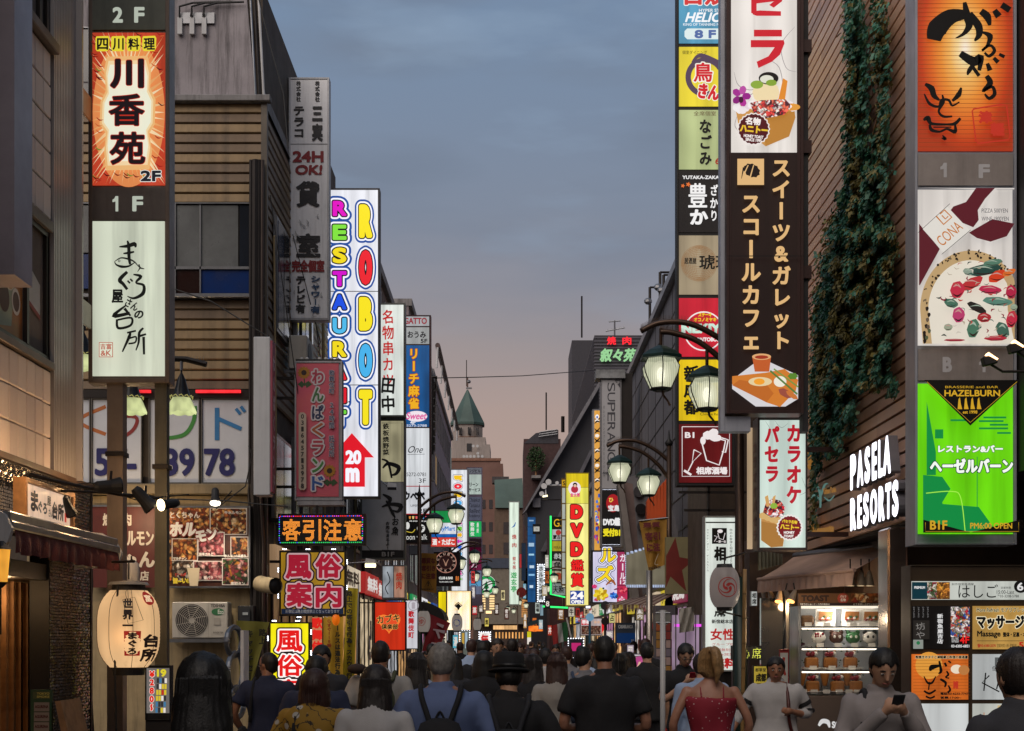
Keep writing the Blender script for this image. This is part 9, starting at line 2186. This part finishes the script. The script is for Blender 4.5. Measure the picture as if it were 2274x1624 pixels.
 if hair=='bald_grey' or hair=='short' or hair=='crop':
  e=.010 if hair!='crop' else.004
  hp.sphere((0,-.016,.022),(.078+e)*sc,(.090+e)*sc,(.098+e)*sc,hcol,18,12);hp.sphere((0,-.035,-.02),(.070+e*.6)*sc,(.064+e)*sc,(.070)*sc,hcol,14,8)
 elif hair=='mop':
  hp.sphere((0,-.012,.026),.092*sc,.109*sc,.102*sc,hcol,18,12);hp.sphere((0,-.036,-.025),.082*sc,.072*sc,.08*sc,hcol,14,8)
 elif hair=='bob':
  hp.sphere((0,-.012,.018),.098*sc,.108*sc,.110*sc,hcol,18,12);hp.loft([((0,-.03,-.155),.07,.055),((0,-.03,-.15),.098,.075),((0,-.022,-.10),.112,.09),((0,-.015,-.04),.108,.1),((0,-.012,.02),.098,.104)],hcol,18)
 elif hair in ('long','verylong'):
  L_=-.38 if hair=='long' else -.56;hp.sphere((0,-.010,.018),.094*sc,.106*sc,.110*sc,hcol,20,14)
  hp.loft([((.01,-.085,L_),.02,.012),((.005,-.085,L_+.04),.06,.026),((0,-.08,L_*.72),.092,.04),((0,-.075,L_*.45),.104,.05),((0,-.062,-.14),.106,.062),((0,-.040,-.07),.103,.078),((0,-.020,-.01),.096,.094),((0,-.014,.04),.082,.085)],hcol,20)
 elif hair=='pony':
  hp.sphere((0,-.012,.020),.088*sc,.100*sc,.104*sc,hcol,18,12);hp.sphere((0,-.11,.085),.04,.035,.035,hcol,10,8);hp.tube(bez([(0,-.11,.09),(.005,-.17,.06),(.012,-.175,-.06),(.01,-.155,-.17)],5),lerp_list([.034,.038,.040,.030,.01],16,0),hcol,12)
 elif hair=='updo':hp.sphere((0,-.014,.020),.088*sc,.098*sc,.106*sc,hcol,18,12);hp.sphere((0,-.09,.05),.055,.05,.055,hcol,12,8)
 elif hair=='hat':
  hp.sphere((0,-.016,-.01),.084*sc,.092*sc,.085*sc,hcol,18,12)
 hp.xform(HM);T.part('hair',solid(hp,.010 if voxel<.02 else.018,hcol,'hair',2,.004,22,groove=(HM.translation.y,.0028),seed=px,clip=(HM,.052 if hair in ('mop','bob','long','verylong')else.062)))
 if hair in ('long','verylong','bob','pony')and voxel<.02:
  q=MB();n=420 if Y<7 else 220 if hair!='bob' else 120;L_={'long':-.40,'verylong':-.59,'bob':-.165,'pony':-.12}[hair]
  for i in range(n):
   a=ru(-PI*.6,PI*.6);p=[];e=L_*ru(.93,1.02);rr=ru(.955,1.0)
   for t in (0,.12,.25,.4,.6,.8,1.0):
    z=.112+(e-.112)*t
    if z>-.02:f=math.sqrt(max(.0,1-((z-.018)/.112)**2));w_,d_=.096*f,.110*f
    else:k_=min(1,(z+.02)/min(e+.02,-.02));w_=(.100+.008*sin(PI*k_))*(1-.5*k_**3);d_=.098+.02*k_
    p.append(HM@Vector((w_*rr*sin(a),-.012-d_*cos(a)*rr*(1-.15*max(0,min(1,(-.02-z)/.12)))-.012*t,z)))
   q.tube(p,[.0006]+[.0016]*5+[.0005],hcol,3,False)
  T.part('strands',q,kind='stuff')
 if hair=='hat':
  q=MB();n=28;hb=c_black;prof=[(.128,.018),(.135,.026),(.102,.036),(.101,.05),(.098,.105),(.088,.135),(.05,.142),(.0,.130)]
  q.loft([((0,0,z),max(r_,.001),max(r_,.001)*1.08)for r_,z in prof],hb,n,False);q.loft([((0,0,.040),.104,.113),((0,0,.062),.103,.111)],mat('hat_band','0c0c0d',.5),n);q.xform(HM);T.part('hat',q,smooth=True)
 if abs(face)>1.0 or abs(turn)>.6:
  for s in (-1,1):
   q=MB();q.sphere((s*.030,.083,-.004),.0135,.008,.0065,mat('eye_white','b8b0a8',.3),10,6);q.sphere((s*.030,.0895,-.005),.006,.004,.006,mat('iris','1c120c',.2),8,5);q.xform(HM);T.part('eye',q,smooth=True)
   q=MB();q.tube([HM@Vector(p)for p in ((s*.047,.078,.014),(s*.032,.090,.020),(s*.015,.092,.016))],[.0025,.0045,.003],hcol,6);T.part('eyebrow',q)
  q=MB();q.tube([HM@Vector(p)for p in ((-.024,.079,-.068),(-.01,.092,-.066),(.0,.094,-.068),(.01,.092,-.066),(.024,.079,-.068))],[.002,.0055,.005,.0055,.002],mat('lips','8c4c44',.5),8);T.part('mouth',q,smooth=True)
 T.h=h;T.HM=HM;T.ap=ap;T.w=w;T.x=x;T.z0=z0;T.face=face;T.Y=Y;T.g=g
 return T
def held(T,name,label,cat,builder,group=None):
 """a thing worn or held: top-level, standing at the bearer's place and turned the same way"""
 if name in ('collar','hood','shirt_print','glasses'):
  class Px:pass
  o=Px();o.part=lambda n_,mb_,sub=None,**k_:T.part(name,mb_,sub,**k_);builder(o);return o
 o=Thing(name,label,cat,(T.x,T.Y,T.z0),group,rz=T.face,local=True);builder(o);return o
def backpack(T,label,col,wd=.15,ht=.44,dp=.13,zt=.80,accent=None):
 def bld(o):
  h=T.h;y0=-.115*T.g-.01;z1=zt*h;z0_=z1-ht
  q=MB();q.loft([((0,y0-dp*.4,z0_),wd*.9,dp*.42,.5),((0,y0-dp*.5,z0_+.04),wd,dp*.55,.5),((0,y0-dp*.5,z1-.12),wd*.98,dp*.55,.5),((0,y0-dp*.4,z1-.03),wd*.75,dp*.42,.6),((0,y0-dp*.3,z1),wd*.3,dp*.2)],col,24);o.part('pack',q,smooth=True)
  q=MB();q.loft([((0,y0-dp*.98,z0_+.04),wd*.62,.02,.5),((0,y0-dp*1.05,z0_+.07),wd*.72,.035,.5),((0,y0-dp*1.05,z0_+ht*.42),wd*.7,.03,.5),((0,y0-dp*.95,z0_+ht*.48),wd*.6,.012,.5)],col,18);o.part('pocket',q,smooth=True)
  for s in (-1,1):
   q=MB();q.tube(bez([(s*.06,y0-.045,z1-.03),(s*.085,-.148*T.g,max(.765*h,z1+.01)),(s*.115,-.112*T.g,.815*h),(s*.125,-.03,.850*h),(s*.12,.07,.825*h),(s*.12,.13*T.g,.76*h),(s*.13,.10,.68*h),(s*.14,.0,.60*h),(s*.1,y0-.02,z0_+.06)],4),.018,col,6);o.part('strap',q,smooth=True)
  q=MB();q.tube(bez([(-.03,y0-.02,z1-.01),(0,y0-.02,z1+.04),(.03,y0-.02,z1-.01)],4),.007,col,5);o.part('handle',q)
  if accent:q=MB();q.tube([(-.03,y0-dp*1.2,z0_+.12),(.03,y0-dp*1.2,z0_+.12),(.03,y0-dp*1.2,z0_+.15),(-.03,y0-dp*1.2,z0_+.15),(-.03,y0-dp*1.2,z0_+.12)],.005,accent,5);o.part('patch',q)
 return held(T,'backpack',label,'backpack',bld)
def shoulder_strap(T,label,col,s=-1,bag=None,name='shoulder_bag',zb=.50):
 def bld(o):
  h=T.h;w=T.w
  q=MB();q.tube(bez([(s*w*.7,-.13,.60*h),(s*w*.62,-.125,.74*h),(s*w*.55,-.05,.838*h),(s*w*.6,.06,.82*h),(s*w*.9,.12,.62*h)],4),.017,col,6);o.part('strap',q,smooth=True)
  q=MB();x=s*(w+.02);q.loft([((x,-.06,zb*h-.13),.05,.12,.5),((x,-.06,zb*h-.10),.07,.15,.5),((x,-.05,zb*h+.06),.05,.12,.5),((x,-.05,zb*h+.12),.02,.07,.6)],bag or col,18);o.part('bag',q,smooth=True)
 return held(T,name,label,'bag',bld)
def phone(T,label,col):
 def bld(o):
  W1=T.ap[0][3];W2=T.ap[1][3];c=(W1+W2)/2+Vector((0,.065,.055));q=MB();q.box(-.036,.036,-.004,.004,-.07,.07,col);q.xform(Matrix.Translation(c)@Matrix.Rotation(R(-38),4,'X'));o.part('case',q,bevel=.003)
  q=MB();q.box(-.032,.032,-.0062,-.0045,-.062,.062,lit('90a0b8',.5,0,False));q.xform(Matrix.Translation(c)@Matrix.Rotation(R(-38),4,'X'));o.part('screen',q)
 return held(T,'phone',label,'phone',bld)
PIh=PI
#  the people nearest us, from left to right
p=person('woman with very long black hair at the lower left, seen from behind, filling the front',446,1452,5.0,hair='verylong',hcol=h_black,top_c=c_black,sex='f',arms=('down','down'),turn=.15,hsize=1.05)
p=person('man in a navy polo with glasses, looking left before the yellow lit sign',594,1450,13.6,turn=.95,hair='crop',hcol=h_dark,skin=skin_t,top_c=c_navy,bottom=c_black,arms=('wide','down'),w=.21)
held(p,'glasses','dark glasses on the man in the navy polo','glasses',lambda o:o.part('frame',MB().tube([p.HM@Vector(v)for v in ((-.08,-.01,.0),(-.075,.07,.002),(-.03,.1,.0),(.03,.1,.0),(.075,.07,.002),(.08,-.01,0))],.003,black,5)))
shoulder_strap(p,'black cross bag at the hip of the man in the navy polo',c_black,-1)
person('man in a dark navy tee, his black hair just above the woman in mustard',702,1458,11.2,hair='mop',top_c=c_navy,bottom=c_black,w=.2)
p=person('young man with a dark vest over a white collar, facing us by the yellow banners',716,1434,13.8,face=PI,hair='mop',skin=skin_l,top_c=c_charc,bottom=c_black,sleeve='long',arms=('down','bent'),tilt=.25)
held(p,'collar','white shirt collar of the young man facing us','collar',lambda o:o.part('fold',MB().tube(bez([(-.07,.02,.85*p.h),(-.03,.085,.825*p.h),(0,.1,.80*p.h),(.03,.085,.825*p.h),(.07,.02,.85*p.h)],3),.014,c_white,6)))
p=person('woman in a mustard floral top with brown bobbed hair, seen from behind',697,1487,9.6,sex='f',hair='bob',hcol=h_brown,top_c=c_floral,bottom=c_charc,sleeve='three',arms=('wide','wide'),w=.19,g=1.12,hsize=1.06)
shoulder_strap(p,'black shoulder bag strap over the mustard floral top',c_black,-1)
p=person('man in a white tee with cropped dark hair and a backpack, arm bent',845,1424,12.2,hair='crop',hcol=h_dark,skin=skin_t,top_c=c_offw,bottom=c_charc,arms=('bent','down'),w=.215,turn=-.1)
backpack(p,'dark backpack with a cap on it, worn by the man in the white tee',c_olive,.14,.42)
held(p,'cap','brown cap clipped to the shoulder of the man in the white tee','cap',lambda o:o.part('crown',MB().sphere((-.19,-.09,.865*p.h),.085,.06,.045,mat('cap_brown','3c2c26',.8),14,8),smooth=True))
person('woman with very long straight dark hair in a white top, seen from behind',833,1478,8.6,sex='f',hair='verylong',hcol=h_dark,top_c=c_white,bottom=c_charc,sleeve='short',hsize=1.03,w=.175)
p=person('grey haired man in a blue shirt, seen from behind, left of the hat',980,1430,8.8,hair='bald_grey',hcol=h_grey,skin=skin_r,top_c=c_blue,bottom=c_charc,sleeve='long',arms=('wide','wide'),w=.215,g=1.1)
backpack(p,'small black backpack on the blue shirt of the grey haired man',c_black,.155,.40,zt=.74)
person('woman with dark brown hair half hidden left of the grey haired man',925,1450,12.6,sex='f',hair='long',hcol=h_dark,top_c=c_black,voxel=.018)
p=person('man in a black jacket with a grey hood, beyond the hat',1072,1424,18.2,hair='short',hcol=h_black,top_c=c_black,bottom=c_black,sleeve='long',w=.21)
held(p,'hood','grey hood lying on the shoulders of the man in the black jacket','hood',lambda o:o.part('fold',MB().loft([((0,-.08,.755*p.h),.03,.02),((0,-.09,.78*p.h),.12,.05),((0,-.05,.825*p.h),.15,.09),((0,-.02,.85*p.h),.11,.085)],c_grey,18),smooth=True))
p=person('man in a black hat and black jacket in the middle, seen from behind',1130,1448,8.9,hair='hat',hcol=h_black,skin=skin_l,top_c=c_black,bottom=c_black,sleeve='long',arms=('wide','wide'),w=.20,tilt=.12,g=1.05)
backpack(p,'black backpack of the man in the black hat',cloth('pack_dark','23242a'),.16,.38,zt=.73,accent=mat('patch_blue','5c7088',.6))
p=person('woman in black with wavy dark hair, carrying the white handbag',1184,1454,13.8,sex='f',hair='long',hcol=h_dark,top_c=c_black,bottom=c_black,sleeve='long')
def hb(o):
 q=MB();q.loft([((.23,-.05,.80),.06,.10,.5),((.24,-.05,.84),.085,.14,.5),((.235,-.05,1.02),.06,.12,.6),((.23,-.05,1.06),.02,.08)],c_offw,18);o.part('bag',q,smooth=True);q=MB();q.tube(bez([(.22,-.14,1.04),(.19,-.09,1.25),(.15,.0,1.36),(.19,.07,1.25),(.23,.05,1.04)],4),.01,c_offw,6);o.part('strap',q)
held(p,'handbag','cream slouchy handbag on the arm of the woman in black','handbag',hb)
person('woman in a long pale dress with long brown hair, right of the handbag',1237,1450,13.2,sex='f',hair='verylong',hcol=h_brown,top_c=c_dress,bottom=c_dress,sleeve='dress')
person('broad man in a white tee with black hair, behind the woman in the pale dress',1212,1441,17.6,hair='short',top_c=c_white,bottom=c_denim,w=.22,voxel=.018)
p=person('man with glasses in a grey tee, turning his face to the right, dark backpack',1298,1438,14.4,turn=-.75,hair='short',top_c=c_grey,bottom=c_denim,w=.205)
backpack(p,'slate blue backpack of the man turning right',cloth('pack_slate','3a4860'),.15,.42)
held(p,'glasses','thin glasses on the man turning right','glasses',lambda o:o.part('frame',MB().tube([p.HM@Vector(v)for v in ((-.08,-.01,.0),(-.075,.07,.002),(-.03,.1,.0),(.03,.1,.0),(.075,.07,.002),(.08,-.01,0))],.0025,black,5)))
person('tall man in a black tee right of the middle, arms bent forward',1343,1413,10.3,hair='crop',hcol=h_black,skin=skin_r,top_c=c_black,bottom=c_charc,arms=('bent','bent'),w=.225,g=1.1,tilt=.1,hsize=1.0)
person('short haired woman in black beside the pink haired picture board',1376,1452,17.5,sex='f',hair='bob',hcol=h_black,top_c=c_black,voxel=.018,arms=('bent','down'))
person('woman in a white blouse with dark hair, next to the picture board',1397,1449,19,sex='f',hair='long',hcol=h_black,top_c=c_white,voxel=.018)
p=person('young man in a black printed tee reading a red phone by the green post',1519,1430,15.2,face=PI+.15,hair='mop',top_c=c_black,bottom=c_denim,arms=('phone','phone'),tilt=.45,w=.185,stride=.04)
phone(p,'red phone held by the young man in the black tee',mat('phone_red','9c2030',.4))
held(p,'glasses','black framed glasses on the young man with the red phone','glasses',lambda o:o.part('frame',MB().tube([p.HM@Vector(v)for v in ((-.08,-.01,.0),(-.075,.07,.002),(-.045,.098,-.014),(-.012,.1,0),(.012,.1,0),(.045,.098,-.014),(.075,.07,.002),(.08,-.01,0))],.003,black,5)))
def print_tee(o):
 C=Canvas(lambda u,v,d:(u,.135+.01+d,v),.002);C.rect(-.12,.88,.12,1.22,paint('b0b0b4'));C.stroke([(-.08,1.15),(0,1.05),(.07,1.0),(-.02,.95)],[.01,.05,.03,.01],paint('202024'));C.stroke([(.0,1.18),(.0,1.0),(.05,.92)],[.02,.03,.01],paint('202024'));C.done(o)
held(p,'shirt_print','white square print on the black tee of the young man','print',print_tee)
person('person in a light blue shirt mostly hidden by the blonde woman in the red dress',1560,1452,13.2,hair='short',hcol=h_dark,top_c=c_lblue,bottom=c_denim,sleeve='long',voxel=.018)
p=person('blonde woman with a ponytail in a red floral strappy dress, seen from behind',1578,1438,11.0,sex='f',hair='pony',hcol=h_blonde,skin=skin_r,top_c=c_reddress,bottom=c_reddress,sleeve='dress',neck_open=True,arms=('wide','wide'),w=.19,turn=.12,g=1.05)
p=person('man in a white shirt with black sleeve bands, walking towards us',1722,1459,14.0,face=PI-.12,hair='mop',hcol=h_black,skin=skin_t,top_c=c_white,bottom=c_denim,sleeve='three',arms=('strap','out'),w=.215,tilt=.1,g=1.08)
for s,S,E,Wr,a in p.ap:
 pts=bez([S,E,Wr],6)
 for k in (3,5):q=MB();q.tube([pts[k],pts[k]+(pts[k+1]-pts[k])*.8],[.070,.068],c_black,14,False);p.part('sleeve_band',q)
def satch(o):
 h=p.h;q=MB();q.tube(bez([(-.10,-.05,.835*h),(-.10,.07,.825*h),(-.115,.15,.72*h),(-.12,.165,.62*h),(-.16,.12,.52*h)],4),.018,mat('leather_red','4c1814',.4),6);o.part('strap',q,smooth=True);q=MB();q.loft([((-.22,.05,.38*h),.06,.10,.5),((-.22,.05,.42*h),.075,.13,.5),((-.22,.05,.52*h),.06,.12,.5)],_M['leather_red'],16);o.part('bag',q,smooth=True)
held(p,'satchel','dark red leather satchel across the white shirt','satchel',satch)
p=person('young man in a pale grey tee looking down at his phone, lower right',1955,1441,8.9,face=PI+.05,hair='mop',hcol=h_black,skin=skin_l,top_c=cloth('pale_tee','8c8686'),bottom=c_charc,sleeve='long',arms=('phone_low','phone_low'),tilt=.42,w=.19,voxel=.012,stride=.05)
phone(p,'dark phone in the hands of the young man at the lower right',mat('phone_dark','2c2c30',.35))
shoulder_strap(p,'black tote strap over the shoulder of the young man with the dark phone',c_black,1)
held(p,'jacket','black jacket hanging over the arm of the young man with the dark phone','jacket',lambda o:o.part('cloth',solid(MB().loft([((-.13,.25,.46*p.h),.16,.03),((-.13,.25,.55*p.h),.16,.06),((-.13,.24,.615*p.h),.13,.055),((-.1,.24,.64*p.h),.06,.04)],c_black,16),.015,c_black,'jacket',3,.03,9)))
person('dark haired woman cut off by the right edge, seen from behind',2268,1438,6.4,sex='f',hair='updo',hcol=h_dark,skin=skin_l,top_c=c_charc,w=.19,hsize=1.15,turn=.3)
#  the crowd beyond: a few kinds, copied and dressed differently
protos={}
for kind,kw in (('man',dict(hair='short')),('woman',dict(sex='f',hair='long')),('cropped',dict(hair='crop',arms=('wide','bent'))),('bobbed',dict(sex='f',hair='bob')),('toward',dict(face=PI,hair='mop',tilt=.2)),('toward_woman',dict(face=PI,sex='f',hair='long'))):
 protos[kind]=kw
made={}
tops=[('black',c_black),('white',c_white),('navy',c_navy),('grey',c_grey),('beige',c_beige),('light blue',c_lblue),('charcoal',c_charc),('off white',c_offw),('pink',c_pink),('olive',c_olive),('red',c_red),('denim blue',c_denim)]
hairs=[('black',h_black),('dark',h_dark),('brown',h_brown)]
where=[(900,'below the glowing heart sign'),(960,'below the tilted red flag'),(1015,'below the bulb lit stand'),(1065,'below the red character stand'),(1105,'in the middle under the green ring sign'),(1150,'under the white column at the street end'),(1190,'left of the green white and red flag'),(1235,'under the green neon tube'),(1285,'before the pink bulb edged stand'),(1345,'under the arrow board'),(1400,'before the pub board'),(1440,'beside the traffic cone')]
used_l=set();taken=[]
def crowd_one(px,Y,h,kind):
 key=kind
 top_n,top_m=rc(tops);hn,hmm=rc(hairs)
 if rnd.random()<.35:top_n,top_m=tops[0]
 loc=min(where,key=lambda q:abs(q[0]-px))[1];dist='nearer' if Y<20 else 'far' if Y<34 else 'tiny distant' if Y<50 else 'tiny farthest'
 who={'man':'short haired','woman':'long haired','cropped':'cropped haired','bobbed':'bob haired','toward':'mop haired','toward_woman':'loose haired'}[kind]
 way='coming our way' if 'toward' in kind else 'seen from behind'
 lb='%s %s pedestrian in %s, %s'%(dist,who,top_n,loc);
 if lb in used_l:lb='%s %s %s pedestrian in %s, %s'%(dist,hn,who,top_n,loc)
 if lb in used_l:return
 used_l.add(lb)
 x=PX(px,Y);z0=.12 if (x>3.2 or x<-2.5)else 0
 if key not in made:
  top=CY-(h+z0-EYE)*F/Y
  T=person(lb,px,top,Y,voxel=.026,top_c=top_m,hcol=hmm,group='pedestrians further down the street',**protos[key]);made[key]=(T.e,h);e=T.e
 else:
  src,h0=made[key];e=copy_tree(src);e.location=(x,Y,z0);s=h/h0;e.scale=(s,s,s);e['label']=lb
  e.rotation_euler=(0,0,src.rotation_euler[2]+ru(-.25,.25))
  for c in e.children:
   n=c.name.split('.')[0];mm={'shirt':top_m,'hair':hmm,'trousers':rc([c_black,c_charc,c_denim,c_navy,c_beige])}.get(n)
   if mm:c.material_slots[0].link='OBJECT';c.material_slots[0].material=mm
tries=0;n_=0
while n_<78 and tries<900:
 tries+=1
 Yc=12.5+62*rnd.random()**1.5;x=ru(-2.3,2.7);px=CX+x*F/Yc
 if px<905 or px>1455 or (Yc<16 and (1240<px<1330)):continue
 if any(abs(x-a)<.5 and abs(Yc-b)<.7 for a,b in taken):continue
 taken.append((x,Yc));n_+=1
 k=rc(['man','woman','cropped','bobbed','man','cropped','toward','toward_woman']if Yc>20 else ['man','woman','cropped','bobbed','man'])
 crowd_one(px,Yc,ru(1.66,1.8)if k in ('man','cropped','toward')else ru(1.54,1.66),k)
bpy.data.scenes.remove(tmp_sc)
